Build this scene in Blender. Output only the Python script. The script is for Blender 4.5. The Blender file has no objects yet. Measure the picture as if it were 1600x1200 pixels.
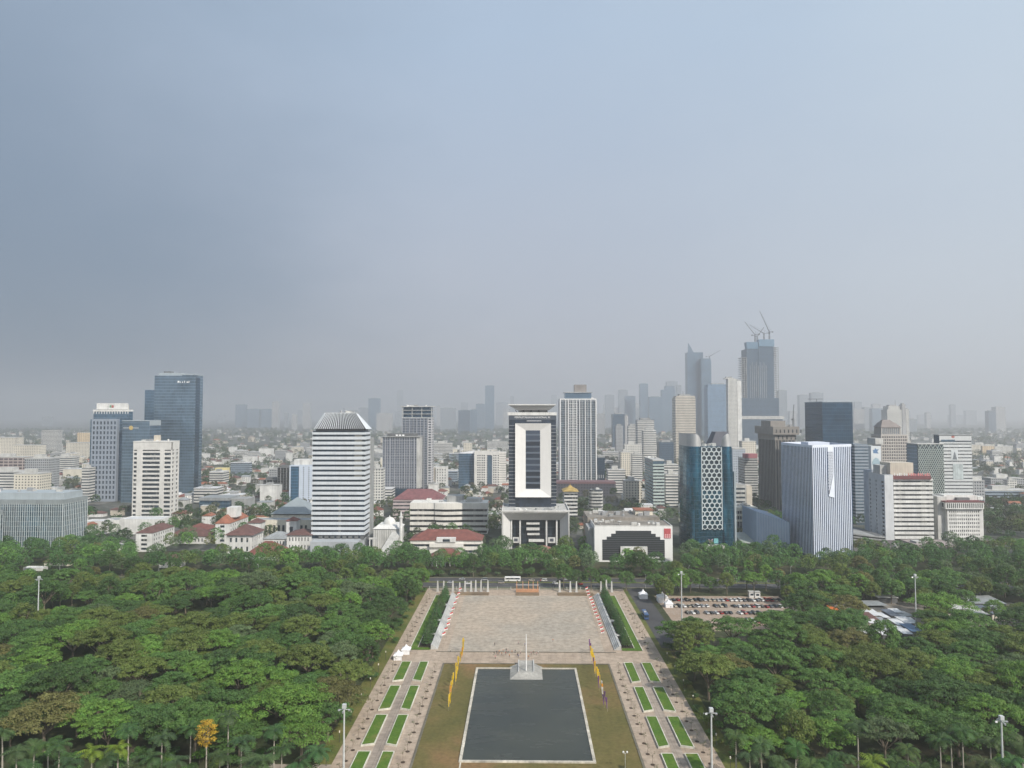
import bpy, bmesh, math, random
from math import radians, sin, cos, pi, atan, floor, sqrt
from mathutils import Vector, Matrix, Euler

# ------------------------------------------------------------------ camera, sky, sun, exposure
scene = bpy.context.scene
COL = scene.collection
F, H = 1110.0, 116.0                    # focal length in photo pixels, camera height (m)
cam_data = bpy.data.cameras.new('camera')
cam = bpy.data.objects.new('camera', cam_data)
COL.objects.link(cam)
cam.location = (0, 0, H)
cam.rotation_euler = (radians(90) + atan(48 / F), 0, atan(17 / F))
cam_data.sensor_width = 36.0
cam_data.lens = 36.0 * F / 1600.0
cam_data.clip_start = 1.0
cam_data.clip_end = 80000.0
scene.camera = cam

SUN_EL = radians(40)
SUN_AZ = radians(140)                   # clockwise from +Y: to the right and behind the camera
to_sun = Vector((sin(SUN_AZ) * cos(SUN_EL), cos(SUN_AZ) * cos(SUN_EL), sin(SUN_EL)))
sun_data = bpy.data.lights.new('sun', 'SUN')
sun_data.energy = 4.8
sun_data.angle = radians(0.6)
sun_data.color = (1.0, 0.93, 0.83)
sun = bpy.data.objects.new('sun', sun_data)
COL.objects.link(sun)
sun.rotation_euler = to_sun.to_track_quat('Z', 'Y').to_euler()
sun.location = (300, -300, 600)

world = bpy.data.worlds.new('World')
scene.world = world
world.use_nodes = True
wt = world.node_tree
for n_ in list(wt.nodes):
    wt.nodes.remove(n_)
w_out = wt.nodes.new('ShaderNodeOutputWorld')
w_bg = wt.nodes.new('ShaderNodeBackground')
w_sky = wt.nodes.new('ShaderNodeTexSky')
w_sky.sky_type = 'NISHITA'
w_sky.sun_disc = False
w_sky.sun_elevation = SUN_EL
w_sky.sun_rotation = SUN_AZ
w_sky.altitude = 50
w_sky.air_density = 1.2
w_sky.dust_density = 3.0
w_sky.ozone_density = 1.5
w_bg.inputs['Strength'].default_value = 0.10
# a veil of smog and thin cloud: bluer overhead, pale and warm towards the horizon, heavier to the left
w_geo = wt.nodes.new('ShaderNodeTexCoord')
w_sep = wt.nodes.new('ShaderNodeSeparateXYZ'); wt.links.new(w_geo.outputs['Generated'], w_sep.inputs[0])
w_map = wt.nodes.new('ShaderNodeMapping')
w_map.inputs['Scale'].default_value = (1, 1, 2.2)
w_map.inputs['Rotation'].default_value = (0.2, 0.5, 0.3)
wt.links.new(w_geo.outputs['Generated'], w_map.inputs['Vector'])
w_noise = wt.nodes.new('ShaderNodeTexNoise')
w_noise.inputs['Scale'].default_value = 2.6; w_noise.inputs['Detail'].default_value = 7; w_noise.inputs['Roughness'].default_value = 0.55
wt.links.new(w_map.outputs['Vector'], w_noise.inputs['Vector'])
def w_math(op, a, b, c=None):
    n_ = wt.nodes.new('ShaderNodeMath'); n_.operation = op
    for k_, v_ in enumerate((a, b, c)):
        if v_ is None: continue
        if isinstance(v_, bpy.types.NodeSocket): wt.links.new(v_, n_.inputs[k_])
        else: n_.inputs[k_].default_value = v_
    return n_.outputs[0]
def w_range(v, a, b):
    n_ = wt.nodes.new('ShaderNodeMapRange'); wt.links.new(v, n_.inputs['Value'])
    n_.inputs['From Min'].default_value = a; n_.inputs['From Max'].default_value = b; return n_.outputs['Result']
def w_ramp(v, stops):
    n_ = wt.nodes.new('ShaderNodeValToRGB'); r_ = n_.color_ramp; r_.interpolation = 'EASE'
    r_.elements[0].position, c_ = stops[0]; r_.elements[0].color = (*c_, 1)
    r_.elements[1].position, c_ = stops[-1]; r_.elements[1].color = (*c_, 1)
    for p_, c_ in stops[1:-1]:
        e_ = r_.elements.new(p_); e_.color = (*c_, 1)
    wt.links.new(v, n_.inputs['Fac']); return n_.outputs['Color']
def w_blend(fac, a, b):
    n_ = wt.nodes.new('ShaderNodeMix'); n_.data_type = 'RGBA'
    for s_, v_ in (('Factor', fac), ('A', a), ('B', b)):
        if isinstance(v_, bpy.types.NodeSocket): wt.links.new(v_, n_.inputs[s_])
        else: n_.inputs[s_].default_value = v_
    return n_.outputs['Result']
w_x = w_math('MULTIPLY_ADD', w_math('SUBTRACT', w_noise.outputs['Fac'], 0.5), 0.42, w_sep.outputs['X'])
w_f = w_range(w_x, -0.62, 0.62)
w_top = w_ramp(w_f, [(0.0, (2.9, 3.8, 5.0)), (0.5, (4.6, 5.8, 7.4)), (1.0, (5.7, 6.9, 8.2))])
w_low = w_ramp(w_f, [(0.0, (1.5, 2.1, 3.0)), (0.5, (5.0, 5.2, 5.9)), (1.0, (5.9, 6.4, 7.1))])
w_h = w_range(w_math('MULTIPLY_ADD', w_noise.outputs['Fac'], -0.10, w_sep.outputs['Z']), 0.0, 0.42)
w_veil = w_blend(w_h, w_low, w_top)
wt.links.new(w_blend(0.9, w_sky.outputs['Color'], w_veil), w_bg.inputs['Color'])
wt.links.new(w_bg.outputs['Background'], w_out.inputs['Surface'])

scene.view_settings.view_transform = 'Standard'
scene.view_settings.look = 'None'
scene.view_settings.exposure = 0.0
scene.view_settings.gamma = 1.0
scene.view_settings.use_curve_mapping = False
scene.cycles.max_bounces = 6
scene.cycles.diffuse_bounces = 2
scene.cycles.glossy_bounces = 2
scene.cycles.transmission_bounces = 2
scene.cycles.volume_bounces = 2
scene.cycles.use_denoising = True
scene.cycles.use_adaptive_sampling = True

HAZE_DENSITY = 0.000205
HAZE_COLOR = (0.980, 0.968, 0.970)
HAZE_ANISO = 0.5

# ------------------------------------------------------------------ pixel <-> world
CAM_R = Euler(cam.rotation_euler).to_matrix()
CAM_RI = CAM_R.transposed()
def ray(px, py):
    return CAM_R @ Vector(((px - 800) / F, (600 - py) / F, -1.0))
def at(px, py, Y):
    d = ray(px, py); t = Y / d.y
    return Vector((d.x * t, Y, H + d.z * t))
def gnd(px, py, z=0.0):
    d = ray(px, py); t = (z - H) / d.z
    return Vector((d.x * t, d.y * t, z))
def X(px, Y, py=740):
    return at(px, py, Y).x
def Z(py, Y, px=800):
    return at(px, py, Y).z
def pix(p):
    v = CAM_RI @ (Vector(p) - Vector((0, 0, H)))
    if v.z > -1: return (-9999, -9999)
    return (800 + F * v.x / -v.z, 600 - F * v.y / -v.z)

# ------------------------------------------------------------------ mesh builder and tagging
class MB:
    def __init__(s): s.v = []; s.f = []; s.m = []
    def face(s, pts, m=0):
        b = len(s.v); s.v += [tuple(p) for p in pts]
        s.f.append(tuple(range(b, b + len(pts)))); s.m.append(m)
    def grid_faces(s, pts, faces, m=0):
        b = len(s.v); s.v += [tuple(p) for p in pts]
        for f in faces: s.f.append(tuple(b + i for i in f)); s.m.append(m)
    def box(s, x0, x1, y0, y1, z0, z1, m=0):
        p = [(x0,y0,z0),(x1,y0,z0),(x1,y1,z0),(x0,y1,z0),(x0,y0,z1),(x1,y0,z1),(x1,y1,z1),(x0,y1,z1)]
        s.grid_faces(p, [(0,3,2,1),(4,5,6,7),(0,1,5,4),(1,2,6,5),(2,3,7,6),(3,0,4,7)], m)
    def frustum(s, r0, z0, r1, z1, m=0):
        (a0,a1,b0,b1), (c0,c1,d0,d1) = r0, r1
        p = [(a0,b0,z0),(a1,b0,z0),(a1,b1,z0),(a0,b1,z0),(c0,d0,z1),(c1,d0,z1),(c1,d1,z1),(c0,d1,z1)]
        s.grid_faces(p, [(0,3,2,1),(4,5,6,7),(0,1,5,4),(1,2,6,5),(2,3,7,6),(3,0,4,7)], m)
    def prism(s, poly, z0, z1, m=0, cap=True):
        n = len(poly); p = [(x,y,z0) for x,y in poly] + [(x,y,z1) for x,y in poly]
        fs = [(i,(i+1)%n,n+(i+1)%n,n+i) for i in range(n)]
        if cap: fs += [tuple(range(n-1,-1,-1)), tuple(range(n,2*n))]
        s.grid_faces(p, fs, m)
    def tube(s, a, b, r0, r1=None, n=6, m=0):
        a, b = Vector(a), Vector(b); r1 = r0 if r1 is None else r1
        d = (b - a); 
        if d.length < 1e-6: return
        q = d.to_track_quat('Z', 'Y')
        p = []
        for c, r in ((a, r0), (b, r1)):
            for i in range(n):
                t = 2*pi*i/n
                p.append(c + q @ Vector((cos(t)*r, sin(t)*r, 0)))
        fs = [(i,(i+1)%n,n+(i+1)%n,n+i) for i in range(n)] + [tuple(range(n-1,-1,-1)), tuple(range(n,2*n))]
        s.grid_faces(p, fs, m)
    def hip(s, x0, x1, y0, y1, z0, z1, m=0, inset=None, over=0.6, thick=0.35):
        x0 -= over; x1 += over; y0 -= over; y1 += over
        w, d = x1-x0, y1-y0
        k = inset if inset is not None else min(w, d)/2
        if w >= d: a, b = (x0+k, (y0+y1)/2), (x1-k, (y0+y1)/2)
        else: a, b = ((x0+x1)/2, y0+k), ((x0+x1)/2, y1-k)
        p = [(x0,y0,z0),(x1,y0,z0),(x1,y1,z0),(x0,y1,z0),(a[0],a[1],z1),(b[0],b[1],z1)]
        if w >= d: fs = [(0,1,5,4),(1,2,5),(2,3,4,5),(3,0,4)]
        else: fs = [(0,1,4),(1,2,5,4),(2,3,5),(3,0,4,5)]
        s.grid_faces(p, fs + [(0,3,2,1)], m)
    def gable(s, x0, x1, y0, y1, z0, z1, m=0, axis='x', over=0.5):
        x0 -= over; x1 += over; y0 -= over; y1 += over
        if axis == 'x':
            c = (y0+y1)/2
            p = [(x0,y0,z0),(x1,y0,z0),(x1,y1,z0),(x0,y1,z0),(x0,c,z1),(x1,c,z1)]
            fs = [(0,1,5,4),(2,3,4,5),(1,2,5),(3,0,4),(0,3,2,1)]
        else:
            c = (x0+x1)/2
            p = [(x0,y0,z0),(x1,y0,z0),(x1,y1,z0),(x0,y1,z0),(c,y0,z1),(c,y1,z1)]
            fs = [(1,2,5,4),(3,0,4,5),(0,1,4),(2,3,5),(0,3,2,1)]
        s.grid_faces(p, fs, m)
    def lathe(s, c, prof, n=16, m=0):
        cx, cy, cz = c
        p = []
        for r, z in prof:
            for i in range(n):
                t = 2*pi*i/n
                p.append((cx + r*cos(t), cy + r*sin(t), cz + z))
        fs = []
        for j in range(len(prof)-1):
            for i in range(n):
                a = j*n+i; b = j*n+(i+1)%n
                fs.append((a, b, b+n, a+n))
        fs.append(tuple(range(n-1,-1,-1))); fs.append(tuple((len(prof)-1)*n+i for i in range(n)))
        s.grid_faces(p, fs, m)
    def mesh(s, name, mats, off=(0,0,0), smooth=False):
        me = bpy.data.meshes.new(name)
        ox, oy, oz = off
        me.from_pydata([(x-ox, y-oy, z-oz) for x,y,z in s.v], [], s.f)
        if not isinstance(mats, (list, tuple)): mats = [mats]
        for m in mats: me.materials.append(m)
        if len(mats) > 1: me.polygons.foreach_set('material_index', s.m)
        if smooth: me.polygons.foreach_set('use_smooth', [True]*len(s.f))
        me.update()
        return me
    def build(s, name, mats, parent=None, loc=None, smooth=False):
        """world-space vertices -> object; under a parent the mesh is stored relative to the parent's place"""
        off = (0,0,0)
        if parent is not None: off = parent_place(parent)
        elif loc is not None: off = loc
        o = bpy.data.objects.new(name, s.mesh(name, mats, off, smooth))
        COL.objects.link(o)
        if parent is not None: o.parent = parent
        elif loc is not None: o.location = loc
        return o
PLACE = {}
def parent_place(o):
    x = Vector((0,0,0))
    while o is not None:
        x += Vector(o.location); o = o.parent
    return x
def tag(o, label, cat, group=None, kind=None):
    if label: o['label'] = label
    if cat: o['category'] = cat
    if group: o['group'] = group
    if kind: o['kind'] = kind
    return o
def thing(name, label, cat, loc, group=None):
    o = bpy.data.objects.new(name, None)
    o.empty_display_size = 1.0
    COL.objects.link(o); o.location = loc
    return tag(o, label, cat, group)
def copy_thing(root, loc, label=None, rotz=0.0, scale=1.0, color=None):
    r = root.copy(); COL.objects.link(r)
    r.location = loc; r.rotation_euler = (0, 0, rotz)
    r.scale = (scale, scale, scale) if not isinstance(scale, (tuple, list)) else scale
    if label: r['label'] = label
    for ch in list(root.children):
        c = ch.copy(); COL.objects.link(c); c.parent = r
        if color is not None: c.color = color
        for g in list(ch.children):
            d = g.copy(); COL.objects.link(d); d.parent = c
    return r
def struct(name, mb, mat):
    o = mb.build(name, mat); o['kind'] = 'structure'; return o
def footpx(p0, p1, y0, y1):
    y = y0
    while y < y1: foot((p0-817)/F*(y+4), (p1-817)/F*(y+4), y, y+8, 0); y += 8
FOOT = []                                # footprints no tree or house may stand in
def foot(x0, x1, y0, y1, pad=2.0):
    FOOT.append((min(x0,x1)-pad, max(x0,x1)+pad, y0-pad, y1+pad))
def blocked(x, y, r=0.0):
    for a, b, c, d in FOOT:
        if a - r < x < b + r and c - r < y < d + r: return True
    return False
# ------------------------------------------------------------------ procedural materials
class G:
    """small node-graph helper"""
    def __init__(s, name):
        s.mat = bpy.data.materials.new(name); s.mat.use_nodes = True
        s.t = s.mat.node_tree
        for n in list(s.t.nodes): s.t.nodes.remove(n)
        s.out = s.t.nodes.new('ShaderNodeOutputMaterial')
    def n(s, typ, **kw):
        nd = s.t.nodes.new(typ)
        for k, v in kw.items(): setattr(nd, k, v)
        return nd
    def put(s, sock, val):
        if hasattr(val, 'links') or isinstance(val, bpy.types.NodeSocket): s.t.links.new(val, sock)
        else: sock.default_value = val
    def m(s, op, a, b=None, c=None):
        nd = s.n('ShaderNodeMath', operation=op)
        s.put(nd.inputs[0], a)
        if b is not None: s.put(nd.inputs[1], b)
        if c is not None: s.put(nd.inputs[2], c)
        return nd.outputs[0]
    def mix(s, fac, a, b):
        nd = s.n('ShaderNodeMix', data_type='RGBA')
        s.put(nd.inputs['Factor'], fac)
        for k, v in (('A', a), ('B', b)):
            if isinstance(v, (tuple, list)) and len(v) == 3: v = (*v, 1)
            s.put(nd.inputs[k], v)
        return nd.outputs['Result']
    def mul(s, col, fac):
        nd = s.n('ShaderNodeMix', data_type='RGBA', blend_type='MULTIPLY')
        nd.inputs['Factor'].default_value = 1
        if isinstance(col, (tuple, list)) and len(col) == 3: col = (*col, 1)
        s.put(nd.inputs['A'], col); s.put(nd.inputs['B'], fac)
        return nd.outputs['Result']
    def noise(s, vec, scale, detail=3, rough=.55, w=None):
        nd = s.n('ShaderNodeTexNoise')
        s.put(nd.inputs['Vector'], vec)
        nd.inputs['Scale'].default_value = scale
        nd.inputs['Detail'].default_value = detail
        nd.inputs['Roughness'].default_value = rough
        return nd.outputs['Fac']
    def rng(s, v, a, b, c, d):
        nd = s.n('ShaderNodeMapRange')
        s.put(nd.inputs['Value'], v)
        for k, x in zip(('From Min','From Max','To Min','To Max'), (a,b,c,d)): nd.inputs[k].default_value = x
        return nd.outputs['Result']
    def pos(s):
        return s.n('ShaderNodeNewGeometry').outputs['Position']
    def scaled(s, vec, sc):
        nd = s.n('ShaderNodeVectorMath', operation='MULTIPLY')
        s.put(nd.inputs[0], vec); nd.inputs[1].default_value = sc
        return nd.outputs[0]
    def xyz(s, vec):
        nd = s.n('ShaderNodeSeparateXYZ'); s.put(nd.inputs[0], vec)
        return nd.outputs
    def comb(s, x, y, z=0.0):
        nd = s.n('ShaderNodeCombineXYZ')
        for i, v in enumerate((x,y,z)): s.put(nd.inputs[i], v)
        return nd.outputs[0]
    def bsdf(s, col, rough=.7, metal=0.0, normal=None, spec=.4):
        b = s.n('ShaderNodeBsdfPrincipled')
        if isinstance(col, (tuple, list)) and len(col) == 3: col = (*col, 1)
        s.put(b.inputs['Base Color'], col); s.put(b.inputs['Roughness'], rough); s.put(b.inputs['Metallic'], metal)
        s.put(b.inputs['Specular IOR Level'], spec)
        if normal is not None: s.put(b.inputs['Normal'], normal)
        s.t.links.new(b.outputs['BSDF'], s.out.inputs['Surface'])
        return b
MC = {}
def wall(name, color, rough=.75, dirt=.16, metal=0.0):
    """painted or concrete surface: blotches plus faint vertical rain streaks"""
    if name in MC: return MC[name]
    g = G(name); p = g.pos()
    a = g.noise(p, .12, 4)
    b = g.noise(g.scaled(p, (.9, .9, .045)), 1.0, 3)
    f = g.rng(a, .3, .7, 1-dirt, 1+dirt*.6)
    f2 = g.rng(b, .35, .7, 1+dirt*.35, 1-dirt*.7)
    fac = g.m('MULTIPLY', f, f2)
    g.bsdf(g.mul(color, g.comb(fac, fac, fac)), rough, metal)
    MC[name] = g.mat; return g.mat
def plain(name, color, rough=.6, metal=0.0, spec=.4):
    if name in MC: return MC[name]
    g = G(name)
    k = g.rng(g.noise(g.pos(), .8, 2), .3, .7, .88, 1.1)
    g.bsdf(g.mul(color, g.comb(k, k, k)), rough, metal, spec=spec)
    MC[name] = g.mat; return g.mat
def glass(name, tint, bay=1.6, fh=4.0, mullion=None, mw=.08, mh=.16, metal=.55, rough=.16, var=.25, spandrel=None, wob=.03, blinds=0.0):
    """reflective facade glass in panels; each panel has its own tint and a slightly different tilt"""
    if name in MC: return MC[name]
    g = G(name); x, y, z = g.xyz(g.pos())
    u = g.m('DIVIDE', g.m('ADD', x, y), bay); v = g.m('DIVIDE', z, fh)
    cu, cv = g.m('FLOOR', u), g.m('FLOOR', v)
    wn = g.n('ShaderNodeTexWhiteNoise', noise_dimensions='2D')
    g.put(wn.inputs['Vector'], g.comb(cu, cv))
    big = g.noise(g.pos(), .035, 4, .6)  # broad tint patches painted into the glass to imitate reflected surroundings
    k = g.m('MULTIPLY', g.rng(wn.outputs['Value'], 0, 1, 1-var, 1+var), g.rng(big, .35, .65, .72, 1.22))
    col = g.mul(tint, g.comb(k, k, k))
    fu, fv = g.m('FRACT', u), g.m('FRACT', v)
    met, rg = metal, rough
    if spandrel is not None:
        sp = g.m('LESS_THAN', fv, .28)
        col = g.mix(sp, col, spandrel)
    if mullion is not None:
        mk = g.m('MAXIMUM', g.m('LESS_THAN', fu, mw), g.m('LESS_THAN', fv, mh))
        col = g.mix(mk, col, mullion)
        met = g.m('MULTIPLY', g.m('SUBTRACT', 1.0, mk), metal)
        rg = g.rng(mk, 0, 1, rough, .6)
    if blinds:
        sc_ = g.n('ShaderNodeSeparateColor'); g.put(sc_.inputs[0], wn.outputs['Color'])
        bl = g.m('MULTIPLY', g.m('GREATER_THAN', sc_.outputs[1], 1-blinds), g.m('GREATER_THAN', fv, .25))
        col = g.mix(bl, col, (.17,.17,.16)); met = g.m('MULTIPLY', g.m('SUBTRACT', 1.0, bl), met)
    geo = g.n('ShaderNodeNewGeometry')
    jit = g.n('ShaderNodeVectorMath', operation='SUBTRACT'); g.put(jit.inputs[0], wn.outputs['Color']); jit.inputs[1].default_value = (.5,.5,.5)
    js = g.n('ShaderNodeVectorMath', operation='SCALE'); g.put(js.inputs[0], jit.outputs[0]); js.inputs['Scale'].default_value = wob
    ad = g.n('ShaderNodeVectorMath', operation='ADD'); g.put(ad.inputs[0], geo.outputs['Normal']); g.put(ad.inputs[1], js.outputs[0])
    nm = g.n('ShaderNodeVectorMath', operation='NORMALIZE'); g.put(nm.inputs[0], ad.outputs[0])
    g.bsdf(col, rg, met, nm.outputs[0], spec=.5)
    MC[name] = g.mat; return g.mat
def facade(name, wallc, glassc, bay=3.0, fh=3.6, fw=.6, fz=.55, rough=.35, metal=.3, dirt=.12):
    """far building: wall with a grid (fw<1) or bands (fw>=1) of windows, for towers a few pixels wide per bay"""
    if name in MC: return MC[name]
    g = G(name); p = g.pos(); x, y, z = g.xyz(p)
    u = g.m('DIVIDE', g.m('ADD', x, y), bay); v = g.m('DIVIDE', z, fh)
    mk = g.m('LESS_THAN', g.m('FRACT', v), fz)
    if fw < 1: mk = g.m('MULTIPLY', mk, g.m('LESS_THAN', g.m('FRACT', u), fw))
    wn = g.n('ShaderNodeTexWhiteNoise', noise_dimensions='2D')
    g.put(wn.inputs['Vector'], g.comb(g.m('FLOOR', u), g.m('FLOOR', v)))
    k = g.rng(wn.outputs['Value'], 0, 1, .6, 1.4)
    d = g.rng(g.noise(g.scaled(p, (1,1,.15)), .08, 3), .3, .7, 1-dirt, 1+dirt)
    col = g.mix(mk, g.mul(wallc, g.comb(d,d,d)), g.mul(glassc, g.comb(k,k,k)))
    g.bsdf(col, g.rng(mk, 0, 1, .75, rough*.6), g.m('MULTIPLY', mk, metal))
    MC[name] = g.mat; return g.mat
def tiles(name, color, s=.9, rough=.8):
    """clay roof tiles with weathering"""
    if name in MC: return MC[name]
    g = G(name); p = g.pos(); x, y, z = g.xyz(p)
    a = g.rng(g.noise(p, .25, 4), .3, .7, .7, 1.25)
    r = g.m('LESS_THAN', g.m('FRACT', g.m('DIVIDE', z, .35*s)), .3)
    k = g.m('MULTIPLY', a, g.rng(r, 0, 1, 1.05, .8))
    g.bsdf(g.mul(color, g.comb(k,k,k)), rough)
    MC[name] = g.mat; return g.mat
def foliage(name, transl=.25):
    """leaf colour comes from the object's own colour; clumps and single leaves differ a little"""
    g = G(name); p = g.pos()
    oi = g.n('ShaderNodeObjectInfo')
    a = g.rng(g.noise(p, .22, 3), .3, .7, .72, 1.3)
    b = g.rng(g.noise(p, 1.4, 2), .3, .7, .88, 1.13)
    k = g.m('MULTIPLY', a, b)
    col = g.mul(oi.outputs['Color'], g.comb(k, k, g.m('MULTIPLY', k, .9)))
    hue = g.n('ShaderNodeHueSaturation'); g.put(hue.inputs['Color'], col)
    g.put(hue.inputs['Hue'], g.rng(g.noise(p, .5, 2), .3, .7, .485, .512))
    d = g.n('ShaderNodeBsdfPrincipled'); g.put(d.inputs['Base Color'], hue.outputs[0])
    d.inputs['Roughness'].default_value = .55; d.inputs['Specular IOR Level'].default_value = .25
    t = g.n('ShaderNodeBsdfTranslucent'); g.put(t.inputs['Color'], hue.outputs[0])
    mx = g.n('ShaderNodeMixShader'); mx.inputs[0].default_value = transl
    g.t.links.new(d.outputs[0], mx.inputs[1]); g.t.links.new(t.outputs[0], mx.inputs[2])
    g.t.links.new(mx.outputs[0], g.out.inputs['Surface'])
    return g.mat
def foliage_mass(name, cols, transl=.2):
    """leaf colour for trees nobody counts: each one picks its own tone"""
    g = G(name); p = g.pos()
    oi = g.n('ShaderNodeObjectInfo')
    rp = g.n('ShaderNodeValToRGB'); el = rp.color_ramp.elements
    rp.color_ramp.interpolation = 'CONSTANT'
    el[0].color = (*cols[0], 1); el[1].position = 1/len(cols); el[1].color = (*cols[1], 1)
    for i, c in enumerate(cols[2:], 2):
        e = el.new(i/len(cols)); e.color = (*c, 1)
    g.put(rp.inputs['Fac'], oi.outputs['Random'])
    a = g.rng(g.noise(p, .22, 3), .3, .7, .7, 1.3)
    col = g.mul(rp.outputs['Color'], g.comb(a, a, a))
    d = g.n('ShaderNodeBsdfPrincipled'); g.put(d.inputs['Base Color'], col)
    d.inputs['Roughness'].default_value = .6; d.inputs['Specular IOR Level'].default_value = .2
    t = g.n('ShaderNodeBsdfTranslucent'); g.put(t.inputs['Color'], col)
    mx = g.n('ShaderNodeMixShader'); mx.inputs[0].default_value = transl
    g.t.links.new(d.outputs[0], mx.inputs[1]); g.t.links.new(t.outputs[0], mx.inputs[2])
    g.t.links.new(mx.outputs[0], g.out.inputs['Surface'])
    return g.mat
def ground_mat(name, stops, scale, detail=6, scale2=None, k2=.25, rough=.9):
    g = G(name); p = g.pos()
    rp = g.n('ShaderNodeValToRGB'); el = rp.color_ramp.elements
    el[0].position, c0 = stops[0]; el[0].color = (*c0, 1)
    el[1].position, c1 = stops[1]; el[1].color = (*c1, 1)
    for q, c in stops[2:]:
        e = el.new(q); e.color = (*c, 1)
    g.put(rp.inputs['Fac'], g.noise(p, scale, detail, .6))
    k = g.rng(g.noise(p, scale2 or scale*9, 3), .3, .7, 1-k2, 1+k2)
    g.bsdf(g.mul(rp.outputs['Color'], g.comb(k,k,k)), rough, spec=.2)
    MC[name] = g.mat; return g.mat
def paving(name, c1, c2, tile, joint, stain=.3, big=.03, seam=.75):
    g = G(name); p = g.pos(); x, y, z = g.xyz(p)
    u, v = g.m('DIVIDE', x, tile), g.m('DIVIDE', y, tile)
    wn = g.n('ShaderNodeTexWhiteNoise', noise_dimensions='2D'); g.put(wn.inputs['Vector'], g.comb(g.m('FLOOR', u), g.m('FLOOR', v)))
    j = g.m('MAXIMUM', g.m('LESS_THAN', g.m('FRACT', u), joint), g.m('LESS_THAN', g.m('FRACT', v), joint))
    col = g.mix(g.rng(g.noise(p, big, 5, .6), .38, .62, 0, 1), c1, c2)
    k = g.m('MULTIPLY', g.rng(wn.outputs['Value'], 0, 1, .95, 1.045), g.rng(g.noise(p, .35, 5, .65), .3, .7, 1-stain, 1+stain*.6))
    k = g.m('MULTIPLY', k, g.rng(j, 0, 1, 1, seam))
    g.bsdf(g.mul(col, g.comb(k,k,k)), .85, spec=.2)
    MC[name] = g.mat; return g.mat

M_WHITE = wall('white_paint', (.69, .69, .67), dirt=.2)
M_CREAM = wall('cream_paint', (.70, .66, .56))
M_CONC = wall('pale_concrete', (.50, .50, .48), dirt=.25)
M_GREY = wall('grey_concrete', (.33, .34, .34), dirt=.25)
M_DGREY = wall('dark_concrete', (.14, .145, .15), dirt=.3)
M_BEIGE = wall('beige_stone', (.55, .50, .42))
M_BLUEWHITE = wall('blue_white_panel', (.55, .62, .72), dirt=.1)
M_DARKWIN = glass('window_glass_dark', (.03, .045, .06), 1.5, 3.6, metal=.1, rough=.12, var=.4, blinds=.16)
M_BLUEWIN = glass('window_glass_blue', (.09, .15, .21), 1.5, 3.6, metal=.35, rough=.12, var=.3)
M_ROOFRED = tiles('red_roof_tiles', (.185, .07, .058))
M_ROOFBROWN = tiles('brown_roof_tiles', (.135, .07, .062))
M_ROOFORANGE = tiles('orange_roof_tiles', (.30, .12, .075))
M_ROOFGREY = wall('grey_sheet_roof', (.30, .32, .33), .5, .25)
M_ROOFWHITE = wall('white_sheet_roof', (.66, .67, .68), .5, .2)
M_TRUNK = plain('bark', (.16, .13, .10), .9)
M_PALETRUNK = plain('pale_palm_bark', (.36, .33, .28), .9)
M_METAL = plain('galvanised_metal', (.42, .43, .44), .4, .5)
M_DMETAL = plain('dark_metal', (.06, .06, .065), .5, .3)
M_LEAF = foliage('leaves')
# ------------------------------------------------------------------ ground, park, plaza, road
CX = 1.4
M_CITY = ground_mat('city_ground', [(.36, (.035,.05,.03)), (.52, (.09,.095,.085)), (.66, (.17,.165,.155))], .012, 7, .15, .35)
M_SOIL = ground_mat('park_soil', [(.35, (.03,.045,.018)), (.55, (.055,.06,.03)), (.7, (.10,.085,.055))], .05, 5)
M_ASPH = ground_mat('asphalt', [(.3, (.055,.056,.06)), (.7, (.085,.085,.088))], .06, 5, 1.5, .12)
M_PEACH = paving('peach_paving', (.385,.305,.235), (.44,.36,.285), 4.0, .04, .30, .03, .8)
M_WALK = paving('grey_walk', (.30,.255,.215), (.36,.305,.255), 2.5, .07, .3, .05, .72)
M_PARADE = paving('parade_paving', (.43,.36,.285), (.375,.335,.28), 7.0, .02, .34, .02, .93)
M_LAWN = ground_mat('dry_lawn', [(.32, (.085,.088,.028)), (.5, (.135,.115,.042)), (.68, (.215,.135,.065))], .028, 6, .7, .18)
M_GRASS = ground_mat('planter_grass', [(.3, (.060,.130,.018)), (.55, (.085,.155,.022)), (.75, (.15,.16,.045))], .16, 4, 1.2, .2)
M_VERGE = ground_mat('verge_grass', [(.3, (.06,.10,.02)), (.7, (.17,.15,.05))], .08, 4, 1.2, .2)
M_BEDSOIL = ground_mat('bed_soil', [(.3, (.03,.03,.022)), (.7, (.07,.06,.04))], .2, 4)
M_CURB = wall('pale_kerb', (.60, .58, .50), dirt=.3)
M_POOLSTONE = wall('pool_edge_stone', (.55, .51, .43), dirt=.4)
M_PLINTH = wall('plinth_stone', (.36, .35, .32), dirt=.35)
def water_mat():
    g = G('pool_water'); p = g.pos()
    a = g.rng(g.noise(g.scaled(p, (.35, 1, 1)), .11, 6, .65), .5, .78, 0, 1)
    b = g.rng(g.noise(p, .03, 3), .35, .65, 0, 1)
    col = g.mix(b, (.036,.043,.039), (.050,.056,.046))
    col = g.mix(g.m('MULTIPLY', a, .5), col, (.085,.09,.085))
    bp = g.n('ShaderNodeBump'); bp.inputs['Strength'].default_value = .08; bp.inputs['Distance'].default_value = .3
    g.put(bp.inputs['Height'], g.noise(p, 1.6, 3))
    g.bsdf(col, g.rng(a, 0, 1, .22, .5), 0, bp.outputs[0], spec=.17)
    return g.mat
M_WATER = water_mat()
def sheet(name, x0, x1, y0, y1, z, mat):
    mb = MB(); mb.face([(x0,y0,z),(x1,y0,z),(x1,y1,z),(x0,y1,z)]); return struct(name, mb, mat)
sheet('ground', -16500, 16500, -2500, 17500, 0, M_CITY)
sheet('park_ground', -620, 660, -60, 482, .03, M_SOIL)
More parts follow.
